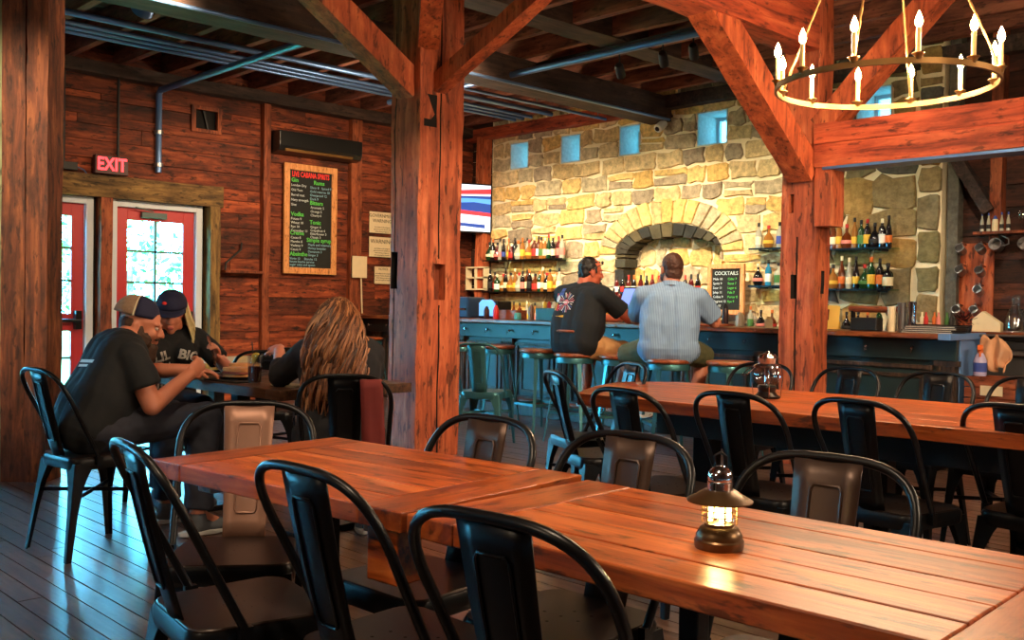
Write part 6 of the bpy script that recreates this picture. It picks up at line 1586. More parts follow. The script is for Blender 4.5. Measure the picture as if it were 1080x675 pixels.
def shoe(parent, ankle, d, upper, sole):
    a = V(ankle); d = V(d); d.z = 0; d.normalize(); lat = V((-d.y, d.x, 0)); Mx = Matrix((lat, d, V((0, 0, 1)))).transposed()
    z0 = a.z - 0.085
    mb = MB(); mb.ell(V((a.x, a.y, z0 + 0.045)) + d * 0.015, (0.042, 0.075, 0.048), Mx, 14); mb.ell(V((a.x, a.y, z0 + 0.035)) + d * 0.105, (0.045, 0.085, 0.036), Mx, 14); mb.capsule(a + V((0, 0, 0.0)), a + V((0, 0, -0.04)), 0.047, 0.048, 12)
    o = solid('shoe', mb, upper, parent, 0.008, 2)
    MB().prism([(0.045 * math.cos(t) * (1 + 0.05 * math.sin(t)), 0.045 + 0.145 * math.sin(t)) for t in [2 * PI * i / 20 for i in range(20)]], V((a.x, a.y, z0)), lat, d, (0, 0, 1), 0.022).build('sole', sole, o, None, 0.004)

# ============ man in cap, eating at the left table
def capped_man():
    t = thing('person', 'bearded man in a cap with tan mesh back and black T-shirt, hunched over his plate', 'person', (-4.68, 1.78, 0), 0.05)
    J = dict(pelvis=(0, -0.02, 0.575), belly=(0, 0.05, 0.70), chest=(-0.02, 0.15, 0.885), neck=(-0.035, 0.185, 0.965), shL=(-0.215, 0.20, 0.90), shR=(0.165, 0.135, 0.885))
    hc = V((-0.072, 0.297, 1.032)); R = head_rot(-0.66, -0.24)
    elR, wrR = V((0.235, 0.20, 0.665)), V((0.185, 0.415, 0.80)); elL, wrL = V((-0.26, 0.38, 0.79)), V((-0.09, 0.60, 0.80))
    b = MB(); torso(b, J, 0.0, 1.0, 0.03); b.capsule(J['neck'], hc + R @ V((0, -0.03, -0.05)), 0.062, 0.06, 16); head_prims(b, hc, R)
    limb(b, [J['shR'], elR, wrR], [0.058, 0.046, 0.031]); limb(b, [J['shL'], elL, wrL], [0.058, 0.046, 0.031])
    hand(b, wrR, (wrR - elR) + V((-0.03, 0.05, 0.06)), (-1, 0.1, 0.2), -1, 0.75); hand(b, wrL, (0.5, 0.5, -0.1), (0.1, 0, -1), -1, 0.5)
    hips = [V((-0.10, 0, 0.545)), V((0.10, 0, 0.545))]; kn = [V((-0.17, 0.50, 0.565)), V((0.14, 0.53, 0.575))]; an = [V((-0.19, 0.50, 0.10)), V((0.16, 0.48, 0.10))]
    for i in range(2): limb(b, [hips[i], kn[i], an[i]], [0.085, 0.058, 0.04]); b.capsule(an[i], an[i] + V((0, 0.1, -0.05)), 0.036, 0.03, 10)
    body = solid('body', b, M['skin'], t, 0.006); eyes(t, hc, R)
    s = MB(); torso(s, J, 0.014, 1.0, 0.035)
    s.capsule(J['shR'], lerp(J['shR'], elR, 0.62), 0.074, 0.078, 16, False, True); s.capsule(J['shL'], lerp(J['shL'], elL, 0.62), 0.074, 0.078, 16, False, True)
    sh = solid('shirt', s, M['tee_black'], t, 0.008, 3, folds(0.008, 9, 1.0, (1, 1, 0.6)))
    decal('back_print', [WHITE_INK], [(rect(-0.09, 0.09, 0.012, 0.028), 0), (rect(-0.085, 0.05, -0.01, 0.003), 0)], sh, (0.0, -0.03, 0.86), (1, 0.0, 0), (0, 0.4, 0.9), t)
    p = MB()
    for i in range(2): limb(p, [hips[i] + V((0, -0.02, 0.02)), kn[i], lerp(kn[i], an[i], 0.93)], [0.112, 0.082, 0.07], 0.0, False, True)
    p.capsule(V((-0.07, 0, 0.57)), V((0.07, 0, 0.57)), 0.13, 0.13, 18)
    solid('jeans', p, M['denim'], t, 0.009, 3, folds(0.010, 11, 4.0))
    MB().obox((0.137, 0.05, 0.60), (0.03, 0.045, 0.05)).build('belt_pouch', M['barrail'], t, None, 0.008)
    for i in range(2): shoe(t, an[i] + V((0, 0, -0.012)), (0.05, 1, 0), M['shoe_grey'], M['sole'])
    # beard and short hair
    q = MB(); E = lambda x, y, z, a, bb, c: q.ell(hc + R @ V((x, y, z)), (a, bb, c), R, 14)
    E(0, 0.062, -0.10, 0.046, 0.042, 0.042); E(0, 0.068, -0.13, 0.042, 0.038, 0.05); E(0, 0.07, -0.165, 0.034, 0.03, 0.05)
    for s_ in (-1, 1): E(s_ * 0.052, 0.03, -0.065, 0.023, 0.045, 0.045); E(s_ * 0.026, 0.091, -0.048, 0.02, 0.010, 0.008); E(s_ * 0.066, 0.012, -0.03, 0.015, 0.018, 0.04)
    solid('beard', q, M['beard'], t, 0.006, 2, folds(0.005, 60))
    q = MB(); q.ell(hc + R @ V((0, -0.035, 0.0)), (0.0815, 0.076, 0.07), R, 16); solid('hair', q, M['beard'], t, 0.006, 2, folds(0.003, 60))
    # cap worn backwards: mesh back half towards the face side, navy front to the rear
    def dome(f0, f1, mat, nm, par):
        mb = MB(); vs = []; fs = []; nu, nv = 16, 10
        for i in range(nv + 1):
            e = (PI / 2) * i / nv * 0.98
            for k in range(nu + 1):
                a = f0 + (f1 - f0) * k / nu
                rr_ = (0.088 + 0.016 * abs(math.sin(a))) * math.cos(e) ** 0.75
                vs.append(hc + R @ V((0.090 * math.cos(a) * math.cos(e) ** 0.85, 0.110 * math.sin(a) * math.cos(e) ** 0.85 - 0.036, 0.046 + 0.100 * math.sin(e))))
        for i in range(nv):
            for k in range(nu): fs.append((i * (nu + 1) + k, i * (nu + 1) + k + 1, (i + 1) * (nu + 1) + k + 1, (i + 1) * (nu + 1) + k))
        o = mb.add(vs, fs).build(nm, mat, par, 60); sm = o.modifiers.new('solid', 'SOLIDIFY'); sm.thickness = 0.004
        return o
    cp = dome(PI * 0.02, PI * 0.98, M['navy'], 'cap_front', t); dome(PI * 0.98, PI * 2.02, M['mesh_cap'], 'cap_back', t)
    tape = MB().tube([hc + R @ V((0.091 * math.copysign(abs(math.cos(a)) ** 0.85, math.cos(a)), -0.036, 0.046 + 0.101 * abs(math.sin(a)))) for a in [PI * i / 14 for i in range(15)]], 0.0035, 6).build('cap_tape', M['paper'], t, 50)
    # fork
    f = MB(); d = V((-0.5, 0.2, 0.35)).normalized(); p0 = wrR + V((-0.01, 0.09, 0.04)); f.bar(p0 - d * 0.05, p0 + d * 0.12, 0.010, 0.003)
    return t
capped_man()

# ============ woman in black printed shirt and navy cap
def cap_woman():
    th = -1.75
    t = thing('person', 'woman in a navy cap and black shirt with white lettering, lifting a fork', 'person', (-5.60, 2.57, 0), th)
    J = dict(pelvis=(0, 0, 0.57), belly=(0, 0.04, 0.70), chest=(0, 0.09, 0.88), neck=(0, 0.11, 0.985), shL=(-0.18, 0.09, 0.93), shR=(0.18, 0.09, 0.93))
    hc = V((0.0, 0.165, 1.085)); R = head_rot(-0.34, -0.30)
    elL, wrL = V((-0.30, 0.23, 0.77)), V((-0.185, 0.445, 0.835)); elR, wrR = V((0.25, 0.20, 0.75)), V((0.12, 0.42, 0.79))
    b = MB(); torso(b, J, 0, 0.88); b.capsule(J['neck'], hc + R @ V((0, -0.03, -0.05)), 0.05, 0.05, 14); head_prims(b, hc, R, 0.96, True)
    limb(b, [J['shR'], elR, wrR], [0.048, 0.04, 0.027]); limb(b, [J['shL'], elL, wrL], [0.048, 0.04, 0.027])
    hand(b, wrL, (0.25, 0.5, 0.75), (0.9, 0.1, -0.2), 1, 0.85, 0.95); hand(b, wrR, (-0.3, 0.6, 0.0), (0.1, 0, -1), 1, 0.5, 0.95)
    hips = [V((-0.09, 0, 0.54)), V((0.09, 0, 0.54))]; kn = [V((-0.11, 0.42, 0.56)), V((0.11, 0.42, 0.56))]; an = [V((-0.12, 0.40, 0.10)), V((0.12, 0.40, 0.10))]
    for i in range(2): limb(b, [hips[i], kn[i], an[i]], [0.08, 0.055, 0.038]); b.capsule(an[i], an[i] + V((0, 0.1, -0.05)), 0.034, 0.028, 10)
    solid('body', b, M['skin'], t, 0.006); eyes(t, hc, R, 0.96)
    MB().ell(hc + R @ V((0, 0.093, -0.063)), (0.018, 0.006, 0.009), R, 12).build('lips', M['lip'], t, 60)
    s = MB(); torso(s, J, 0.014, 0.88)
    s.capsule(J['shR'], lerp(J['shR'], elR, 0.75), 0.064, 0.066, 14, False, True); s.capsule(J['shL'], lerp(J['shL'], elL, 0.75), 0.064, 0.066, 14, False, True)
    for q in (-1, 1): s.ell((q * 0.075, 0.17, 0.86), (0.075, 0.065, 0.075), None, 16)
    sh = solid('shirt', s, M['tee_black'], t, 0.008, 3, folds(0.005, 10, 2.0))
    pol = text_polys('LIL', 0.075, -0.075 + 0.01, 0.035, 0.28) + text_polys('BIG', 0.075, 0.085, 0.04, -0.2) + [(star(-0.0, -0.06, 0.03, 0.07, 7), 0)] + text_polys('TOWN', 0.05, 0.0, -0.135, 0.0)
    decal('lettering', [WHITE_INK], pol, sh, (0, 0.4, 0.80), (-1, 0, 0), (0, 0, 1), t)
    p = MB()
    for i in range(2): limb(p, [hips[i], kn[i], lerp(kn[i], an[i], 0.95)], [0.10, 0.07, 0.055], 0, False, True)
    p.capsule(V((-0.07, 0, 0.56)), V((0.07, 0, 0.56)), 0.12, 0.12, 16)
    solid('jeans', p, M['denim'], t, 0.01, 3)
    for i in range(2): shoe(t, an[i] + V((0, 0, -0.012)), (0, 1, 0), M['shoe_grey'], M['sole'])
    mb = MB(); r_ = random.Random(3)
    for i in range(150):
        a = r_.uniform(-0.15 * PI, 1.15 * PI) + PI; rr_ = r_.uniform(0.9, 1.06); st = hc + R @ V((0.080 * math.cos(a) * rr_, 0.095 * math.sin(a) * rr_ - 0.02, r_.uniform(0.0, 0.06)))
        end = V((hc.x + (0.13 * math.cos(a)) * 1.0, hc.y - 0.05 + 0.10 * math.sin(a), 0.80 + r_.uniform(-0.05, 0.12))); mid = lerp(st, end, 0.5) + (R @ V((0.03 * math.cos(a), 0.03 * math.sin(a), 0)))
        w = [st, lerp(st, mid, 0.5) + V((r_.uniform(-.006, .006),) * 3), mid, lerp(mid, end, 0.5) + V((r_.uniform(-.01, .01),) * 3), end]
        mb.tube(w, [0.006, 0.008, 0.008, 0.006, 0.002], 5)
    mb.build('hair', islands('pale_blonde_hair', [rgb(206, 190, 140), rgb(180, 156, 104), rgb(220, 206, 160)], 0.5, 0.2, 40, 0.2), t, 60)
    mb = MB(); vs = []; fs = []; nu, nv = 28, 8
    for i in range(nv + 1):
        e = PI / 2 * i / nv * 0.98
        for k in range(nu):
            a = 2 * PI * k / nu; vs.append(hc + R @ V((0.088 * math.cos(a) * math.cos(e) ** 0.7, 0.108 * math.sin(a) * math.cos(e) ** 0.7 - 0.012, 0.04 + 0.09 * math.sin(e))))
    for i in range(nv):
        for k in range(nu): fs.append((i * nu + k, i * nu + (k + 1) % nu, (i + 1) * nu + (k + 1) % nu, (i + 1) * nu + k))
    mb.add(vs, fs); cp = mb.build('cap_crown', M['navy'], t, 60); sm = cp.modifiers.new('solid', 'SOLIDIFY'); sm.thickness = 0.004
    br = MB(); nb = 12; vs = []
    for j in range(5):
        for k in range(nb + 1):
            a = PI * (0.12 + 0.76 * k / nb); q = j / 4
            vs.append(hc + R @ V((0.088 * math.cos(a), 0.108 * math.sin(a) - 0.012 + 0.075 * q * math.sin(a) ** 1.5, 0.042 - 0.012 * q - 0.012 * abs(math.cos(a)) * q)))
    br.add(vs, [(j * (nb + 1) + k, j * (nb + 1) + k + 1, (j + 1) * (nb + 1) + k + 1, (j + 1) * (nb + 1) + k) for j in range(4) for k in range(nb)])
    o = br.build('cap_brim', M['navy'], t, 60); sm = o.modifiers.new('solid', 'SOLIDIFY'); sm.thickness = 0.004
    MB().ell(hc + R @ V((0.03, 0.085, 0.085)), (0.014, 0.012, 0.010), R, 10).build('cap_badge', M['chalk_red'], cp, 50)
    return t, wrL
cw, cwl = cap_woman()
fk = thing('fork', 'steel fork in the raised hand of the woman in the printed shirt', 'fork', cw.location, -1.75)
f = MB(); a, b = V((-0.155, 0.495, 0.805)), V((-0.10, 0.535, 0.97)); f.bar(a, lerp(a, b, 0.72), 0.009, 0.003); f.bar(lerp(a, b, 0.70), lerp(a, b, 0.82), 0.009, 0.002, (0, 0, 1), 0.020, 0.002)
for s in (-1, -0.33, 0.33, 1): 
    lat = (b - a).cross(V((0, 0, 1))).normalized(); f.bar(lerp(a, b, 0.80) + lat * s * 0.008, b + lat * s * 0.008, 0.003, 0.002)
f.build('fork', M['chrome'], fk)

# ============ woman with long hair seen from behind
def blonde():
    th = 0.95
    t = thing('person', 'woman with long wavy blonde-brown hair in a dark jacket, seen from behind', 'person', (-3.86, 2.63, 0), th)
    J = dict(pelvis=(0, 0, 0.57), belly=(0, 0.03, 0.70), chest=(0, 0.06, 0.88), neck=(0, 0.07, 0.985), shL=(-0.165, 0.06, 0.915), shR=(0.145, 0.06, 0.915))
    hc = V((-0.02, 0.10, 1.06)); R = head_rot(0.45, -0.12)
    elL, wrL = V((-0.29, 0.20, 0.80)), V((-0.31, 0.40, 0.915)); elR, wrR = V((0.15, 0.24, 0.80)), V((0.04, 0.43, 0.795))
    b = MB(); torso(b, J, 0, 0.88); b.capsule(J['neck'], hc + R @ V((0, -0.03, -0.05)), 0.05, 0.05, 14); head_prims(b, hc, R, 0.96, True)
    limb(b, [J['shR'], elR, wrR], [0.048, 0.04, 0.027]); limb(b, [J['shL'], elL, wrL], [0.048, 0.04, 0.027])
    hand(b, wrR, (-0.5, 0.6, -0.05), (0.1, 0, -1), -1, 0.5, 0.95); hand(b, wrL, (-0.25, 0.7, 0.15), (0.3, 0, -0.95), 1, 0.75, 0.95)
    hips = [V((-0.09, 0, 0.54)), V((0.09, 0, 0.54))]; kn = [V((-0.11, 0.42, 0.56)), V((0.11, 0.42, 0.56))]; an = [V((-0.12, 0.36, 0.10)), V((0.12, 0.36, 0.10))]
    for i in range(2): limb(b, [hips[i], kn[i], an[i]], [0.08, 0.055, 0.038]); b.capsule(an[i], an[i] + V((0, 0.1, -0.05)), 0.034, 0.028, 10)
    solid('body', b, M['skin'], t, 0.006); eyes(t, hc, R, 0.96)
    s = MB(); torso(s, J, 0.022, 0.9)
    s.capsule(J['shR'], elR, 0.070, 0.058, 14); s.capsule(elR, lerp(elR, wrR, 0.5), 0.058, 0.05, 14, False, True)
    s.capsule(J['shL'], elL, 0.070, 0.060, 14); s.capsule(elL, lerp(elL, wrL, 0.45), 0.058, 0.05, 14, False, True)
    s.capsule(V((-0.09, 0, 0.53)), V((0.09, 0, 0.53)), 0.13, 0.13, 16)
    solid('jacket', s, plain('dark_jacket', rgb(26, 26, 32), 0.85, 0, 0.2, 20), t, 0.008, 3, folds(0.008, 10, 5.0))
    p = MB()
    for i in range(2): limb(p, [hips[i], kn[i], lerp(kn[i], an[i], 0.95)], [0.10, 0.07, 0.055], 0, False, True)
    solid('jeans', p, M['denim'], t, 0.01, 3)
    for i in range(2): shoe(t, an[i] + V((0, 0, -0.012)), (0, 1, 0), M['shoe_grey'], M['sole'])
    q = MB(); q.ell(hc + R @ V((0, -0.022, 0.03)), (0.086, 0.10, 0.098), R, 18); q.ell(V((-0.01, 0.0, 0.98)), (0.085, 0.06, 0.13), None, 16); q.ell(V((0.0, -0.04, 0.87)), (0.11, 0.04, 0.13), None, 16)
    hm = plain('hair_core', rgb(86, 52, 32), 0.5, 0, 0.4, 40); solid('hair_base', q, hm, t, 0.008, 3)
    mb = MB(); r_ = random.Random(9)
    for i in range(620):
        a = PI + r_.uniform(-0.12 * PI, 1.12 * PI); up_ = r_.random()
        e = r_.uniform(0.0, 1.35); st = hc + R @ V((0.086 * math.cos(a) * math.cos(e), 0.10 * math.sin(a) * math.cos(e) - 0.02, 0.03 + 0.098 * math.sin(e)))
        side = math.cos(a); bk = -math.sin(a)
        L = r_.uniform(0.64, 0.90)
        out = [st]; n_ = 9; ph = r_.uniform(0, 6); am = r_.uniform(0.006, 0.016)
        wide = 0.085 + 0.045 * r_.random()
        for j in range(1, n_ + 1):
            f = j / n_; z = st.z + (L - st.z) * f
            x = st.x * (1 - f) + (side * wide * 1.15 + hc.x) * f + (0.03 * side) * math.sin(PI * f); y_ = st.y * (1 - f) + (-0.045 - 0.07 * max(0, bk)) * f - 0.055 * math.sin(PI * f) ** 0.7 * max(0, bk)
            out.append(V((x + am * math.sin(ph + f * 9), y_ + am * math.cos(ph + f * 8), z)))
        mb.tube(out, [0.004] + [r_.uniform(0.005, 0.009)] * (n_ - 1) + [0.0015], 5)
    mb.build('hair', islands('blonde_hair', [rgb(110, 68, 42), rgb(150, 96, 60), rgb(84, 50, 32), rgb(178, 124, 82), rgb(126, 78, 48), rgb(70, 42, 28)], 0.42, 0.3, 30, 0.3, 0.5), t, 60)
    return t
blonde()
t = thing('drinking_glass', 'small dark cup held in the raised hand of the long-haired woman', 'cup', (-4.375, 2.645, 0.86), 0)
MB().lathe([(0, 0), (0.026, 0), (0.032, 0.07), (0.029, 0.07), (0.024, 0.006), (0, 0.006)], (0, 0, 0), 18).build('cup', M['metal_dark'], t, 50)
# maroon jacket hung on her chair
t = thing('jacket', 'maroon jacket hung over the chair back of the long-haired woman', 'jacket', (-3.62, 2.49, 0.45), 0.92)
vs = []; fs = []; nx, nz = 18, 14
for j in range(nz + 1):
    f = j / nz; z = 0.40 * f - 0.25 * (1 - f) * 0.6 - 0.02
    for i in range(nx + 1):
        u = i / nx - 0.5; vs.append((u * (0.40 - 0.06 * f), -0.055 - 0.055 * f + 0.012 * math.sin(u * 30 + f * 4) * (1.2 - f) + 0.05 * (abs(u) * 2) ** 3 , z))
for j in range(nz):
    for i in range(nx): fs.append((j * (nx + 1) + i, j * (nx + 1) + i + 1, (j + 1) * (nx + 1) + i + 1, (j + 1) * (nx + 1) + i))
mb = MB(); mb.add(vs, [q for q in fs if (q[0] % (nx + 1)) >= nx * 0.68]); o = mb.build('jacket_cloth', M['maroon'], t, 80); sm = o.modifiers.new('solid', 'SOLIDIFY'); sm.thickness = 0.012

# ============ man in black T-shirt at the bar
def bar_man():
    p_ = STP[4]; th = 0.02
    t = thing('person', 'man in a black T-shirt with a printed back and tan shorts, seated at the bar', 'person', (p_[0], p_[1], 0), th)
    J = dict(pelvis=(0, 0.0, 0.855), belly=(0, 0.03, 1.0), chest=(0, 0.075, 1.20), neck=(0.0, 0.10, 1.325), shL=(-0.225, 0.075, 1.255), shR=(0.225, 0.085, 1.255))
    hc = V((0.025, 0.165, 1.455)); R = head_rot(-0.45, -0.10)
    elR, wrR = V((0.345, 0.30, 1.06)), V((0.18, 0.70, 1.045)); elL, wrL = V((-0.33, 0.32, 1.08)), V((-0.12, 0.72, 1.045))
    b = MB(); torso(b, J, 0, 1.1, 0.045); b.capsule(J['neck'], hc + R @ V((0, -0.03, -0.05)), 0.068, 0.066, 16); head_prims(b, hc, R, 1.05)
    limb(b, [J['shR'], elR, wrR], [0.062, 0.05, 0.034]); limb(b, [J['shL'], elL, wrL], [0.062, 0.05, 0.034])
    hand(b, wrR, (-0.3, 0.7, 0), (0, 0, -1), -1, 0.4); hand(b, wrL, (0.3, 0.7, 0), (0, 0, -1), 1, 0.4)
    hips = [V((-0.11, 0.02, 0.83)), V((0.11, 0.02, 0.83))]; kn = [V((-0.17, 0.42, 0.76)), V((0.27, 0.40, 0.745))]; an = [V((-0.14, 0.30, 0.36)), V((0.22, 0.30, 0.36))]
    for i in range(2): limb(b, [hips[i], kn[i], an[i]], [0.09, 0.062, 0.042]); b.capsule(an[i], an[i] + V((0, 0.1, -0.06)), 0.036, 0.03, 10)
    solid('body', b, M['skin_red'], t, 0.006); eyes(t, hc, R, 1.05)
    s = MB(); torso(s, J, 0.016, 1.1, 0.05)
    s.capsule(J['shR'], lerp(J['shR'], elR, 0.72), 0.082, 0.085, 16, False, True); s.capsule(J['shL'], lerp(J['shL'], elL, 0.72), 0.082, 0.085, 16, False, True)
    s.capsule(V((-0.10, 0, 0.85)), V((0.10, 0, 0.85)), 0.142, 0.142, 18)
    sh = solid('shirt', s, M['tee_black'], t, 0.008, 3, folds(0.007, 8, 7.0, (1, 1, 0.6)))
    pol = []
    r_ = random.Random(6)
    for i in range(26):
        a = 2 * PI * (i + r_.uniform(-.2, .2)) / 26; c, sn = math.cos(a), math.sin(a); l0, l1 = r_.uniform(0.028, 0.046), r_.uniform(0.066, 0.092)
        pol.append(([(0.045 + l0 * c - 0.002 * sn, l0 * sn + 0.002 * c), (0.045 + l0 * c + 0.002 * sn, l0 * sn - 0.002 * c), (0.045 + l1 * c + 0.004 * sn, l1 * sn - 0.004 * c), (0.045 + l1 * c - 0.004 * sn, l1 * sn + 0.004 * c)], (0, 4, 4, 0, 2)[i % 5]))
    pol += [(circ(0.045, 0, 0.026), 4), (rect(0.01, 0.08, -0.008, 0.008), 0), (circ(-0.06, 0.03, 0.03), 0), (rect(-0.10, -0.07, 0.02, 0.075), 1), (rect(-0.06, 0.0, 0.055, 0.085), 2), (rect(-0.055, -0.005, 0.09, 0.12), 2), (rect(-0.08, -0.05, -0.07, -0.005), 3), (rect(-0.045, -0.02, -0.075, -0.02), 1), (rect(-0.13, 0.05, -0.128, -0.112), 3)]
    decal('back_print', [WHITE_INK, RED_INK, BLUE_INK, GOLD_INK, PINK_INK], pol, sh, (-0.09, -0.4, 1.19), (1, 0, 0), (0, 0, 1), t, 0.004)
    q = MB()
    for i in range(2): limb(q, [hips[i], lerp(hips[i], kn[i], 1.08)], [0.118, 0.096], 0, False, True)
    q.capsule(V((-0.09, 0, 0.85)), V((0.09, 0, 0.85)), 0.135, 0.135, 18)
    solid('shorts', q, M['khaki'], t, 0.009, 3, folds(0.012, 12, 3.0))
    MB().tube([(0.155 * math.cos(a) * 1.3, 0.01 + 0.155 * math.sin(a), 0.925 - 0.02 * math.sin(a)) for a in [2 * PI * i / 28 for i in range(28)]], 0.012, 8, True).build('belt', M['barrail'], t, 50)
    for i in range(2): shoe(t, an[i], (0, 1, 0), M['denim'], M['sole'])
    q = MB(); q.ell(hc + R @ V((0, -0.024, 0.036)) * 1.05, (0.083, 0.096, 0.095), R, 18); q.ell(hc + R @ V((0, -0.058, -0.02)) * 1.05, (0.072, 0.055, 0.06), R, 16)
    for s_ in (-1, 1): q.ell(hc + R @ V((s_ * 0.07, 0.012, 0.02)), (0.014, 0.018, 0.035), R, 10)
    solid('hair', q, M['hair_black'], t, 0.006, 2, folds(0.005, 50))
    q = MB(); q.ell(hc + R @ V((0, 0.098, -0.10)), (0.03, 0.02, 0.03), R, 12); q.ell(hc + R @ V((0, 0.103, -0.05)), (0.024, 0.010, 0.008), R, 12); solid('goatee', q, M['hair_black'], t, 0.006, 2, folds(0.003, 60))
    g = MB(); pts = [hc + R @ V((0.092, 0.07, 0.075)), hc + R @ V((0.096, 0.02, 0.05)), hc + R @ V((0.093, -0.03, 0.01))]; g.tube(pts, 0.0035, 6)
    pts = [hc + R @ V((-0.092, 0.07, 0.075)), hc + R @ V((-0.096, 0.02, 0.05)), hc + R @ V((-0.093, -0.03, 0.01))]; g.tube(pts, 0.0035, 6)
    for s_ in (-1, 1): g.ell(hc + R @ V((s_ * 0.036, 0.083, 0.092)), (0.028, 0.006, 0.015), R, 12)
    g.build('glasses', M['metal_dark'], t, 60)
bar_man()

# ============ man in pale blue shirt at the bar
def blue_man():
    p_ = STP[6]; th = 0.52
    t = thing('person', 'man in a pale blue short-sleeved shirt and olive shorts, seated at the bar', 'person', (p_[0], p_[1], 0), th)
    J = dict(pelvis=(0, 0.0, 0.855), belly=(0, 0.02, 1.0), chest=(0, 0.05, 1.19), neck=(0.0, 0.075, 1.315), shL=(-0.215, 0.06, 1.245), shR=(0.215, 0.06, 1.245))
    hc = V((-0.005, 0.125, 1.465)); R = head_rot(0.45, 0.05)
    elR, wrR = V((0.335, 0.25, 1.045)), V((0.30, 0.53, 1.045)); elL, wrL = V((-0.31, 0.30, 1.06)), V((-0.14, 0.40, 1.33))
    b = MB(); torso(b, J, 0, 1.05, 0.03); b.capsule(J['neck'], hc + R @ V((0, -0.03, -0.05)), 0.065, 0.063, 16); head_prims(b, hc, R, 1.04)
    limb(b, [J['shR'], elR, wrR], [0.06, 0.048, 0.033]); limb(b, [J['shL'], elL, wrL], [0.06, 0.048, 0.033])
    hand(b, wrR, (-0.1, 0.7, 0), (0, 0, -1), -1, 0.4); hand(b, wrL, (0.25, 0.15, 0.8), (0.7, 0.5, -0.1), 1, 0.8)
    hips = [V((-0.11, 0.02, 0.83)), V((0.11, 0.02, 0.83))]; kn = [V((-0.40, 0.27, 0.75)), V((0.25, 0.36, 0.76))]; an = [V((-0.20, 0.14, 0.36)), V((0.16, 0.18, 0.36))]
    for i in range(2): limb(b, [hips[i], kn[i], an[i]], [0.09, 0.064, 0.042]); b.capsule(an[i], an[i] + V((0.02 * (1 - 2 * i), 0.1, -0.06)), 0.036, 0.03, 10)
    solid('body', b, M['skin'], t, 0.006); eyes(t, hc, R, 1.04)
    s = MB(); torso(s, J, 0.018, 1.05, 0.035)
    s.capsule(J['shR'], lerp(J['shR'], elR, 0.76), 0.084, 0.092, 16, False, True); s.capsule(J['shL'], lerp(J['shL'], elL, 0.76), 0.084, 0.092, 16, False, True)
    s.capsule(V((-0.10, 0, 0.84)), V((0.10, 0, 0.84)), 0.145, 0.145, 18)
    mt, nt, bs = new_mat('striped_blue_shirt'); tc = N(nt, 'ShaderNodeTexCoord'); wv = N(nt, 'ShaderNodeTexWave'); wv.bands_direction = 'X'; wv.inputs['Scale'].default_value = 26; wv.inputs['Distortion'].default_value = 0.5
    nt.links.new(tc.outputs['Object'], wv.inputs['Vector']); mx = N(nt, 'ShaderNodeMix', data_type='RGBA'); mx.inputs['A'].default_value = rgb(104, 132, 170); mx.inputs['B'].default_value = rgb(150, 178, 208)
    nt.links.new(wv.outputs['Fac'], mx.inputs['Factor']); nt.links.new(mx.outputs['Result'], bs.inputs['Base Color']); bs.inputs['Roughness'].default_value = 0.85
    sh = solid('shirt', s, mt, t, 0.008, 3, folds(0.011, 9, 2.5, (1.2, 1, 0.7)))
    q = MB(); up = (V(J['neck']) - V(J['chest'])).normalized()
    q.lathe([(0.083, -0.01), (0.078, 0.03), (0.072, 0.032), (0.076, -0.01)], V(J['neck']) + V((0, 0.005, 0.01)), 22, V((0, 0.3, 1)).to_track_quat('Z', 'Y').to_matrix()); q.build('collar', mt, sh, 60)
    q = MB()
    for i in range(2): limb(q, [hips[i], lerp(hips[i], kn[i], 0.92)], [0.118, 0.10], 0, False, True)
    q.capsule(V((-0.09, 0, 0.85)), V((0.09, 0, 0.85)), 0.135, 0.135, 18)
    solid('shorts', q, M['olive'], t, 0.009, 3, folds(0.008, 11, 3.0))
    for i in range(2): shoe(t, an[i], (0.1 * (1 - 2 * i), 1, 0), M['sole'], M['sole'])
    q = MB(); q.ell(hc + R @ V((0, -0.026, 0.036)) * 1.04, (0.084, 0.096, 0.096), R, 18); q.ell(hc + R @ V((0, -0.06, -0.03)) * 1.04, (0.072, 0.054, 0.062), R, 16)
    solid('hair', q, M['hair_brown'], t, 0.006, 2, folds(0.005, 50))
    q = MB()
    for s_ in (-1, 1): q.ell(hc + R @ V((s_ * 0.055, 0.03, -0.06)), (0.024, 0.045, 0.045), R, 12)
    q.ell(hc + R @ V((0, 0.066, -0.10)), (0.045, 0.04, 0.035), R, 12); solid('beard', q, M['hair_brown'], t, 0.006, 2, folds(0.004, 60))
    return t
bm_ = blue_man()
t = thing('beverage_can', 'white can with a navy band held up by the man in the pale blue shirt', 'can', bm_.location, 0.52)
c = V((-0.075, 0.455, 1.385))
MB().lathe([(0, 0), (0.028, 0), (0.032, 0.008), (0.032, 0.105), (0.026, 0.118), (0, 0.116)], c, 20).build('can', M['white'], t, 50)
MB().lathe([(0.0322, 0.05), (0.0326, 0.052), (0.0326, 0.075), (0.0322, 0.077)], c, 20).build('band', M['navy'], t, 50)
# ------------------------------------------------------------------ light
def lamp(kind, loc, power, col, aim=None, size=0.1, spot=None, blend=0.6, shape=None, sy=None):
    d = bpy.data.lights.new('lamp', kind); d.energy = power; d.color = col
    if kind == 'SPOT': d.spot_size = math.radians(spot); d.spot_blend = blend; d.shadow_soft_size = size
    elif kind == 'POINT': d.shadow_soft_size = size
    elif kind == 'AREA':
        d.size = size
        if sy: d.shape = 'RECTANGLE'; d.size_y = sy
    o = bpy.data.objects.new('lamp', d); C.objects.link(o); o.location = loc
    if aim is not None: o.rotation_euler = (Vector(aim) - Vector(loc)).to_track_quat('-Z', 'Y').to_euler()
    return o
WARM = (1.0, 0.76, 0.5); GOLD = (1.0, 0.82, 0.54); AMBER = (1.0, 0.68, 0.4)
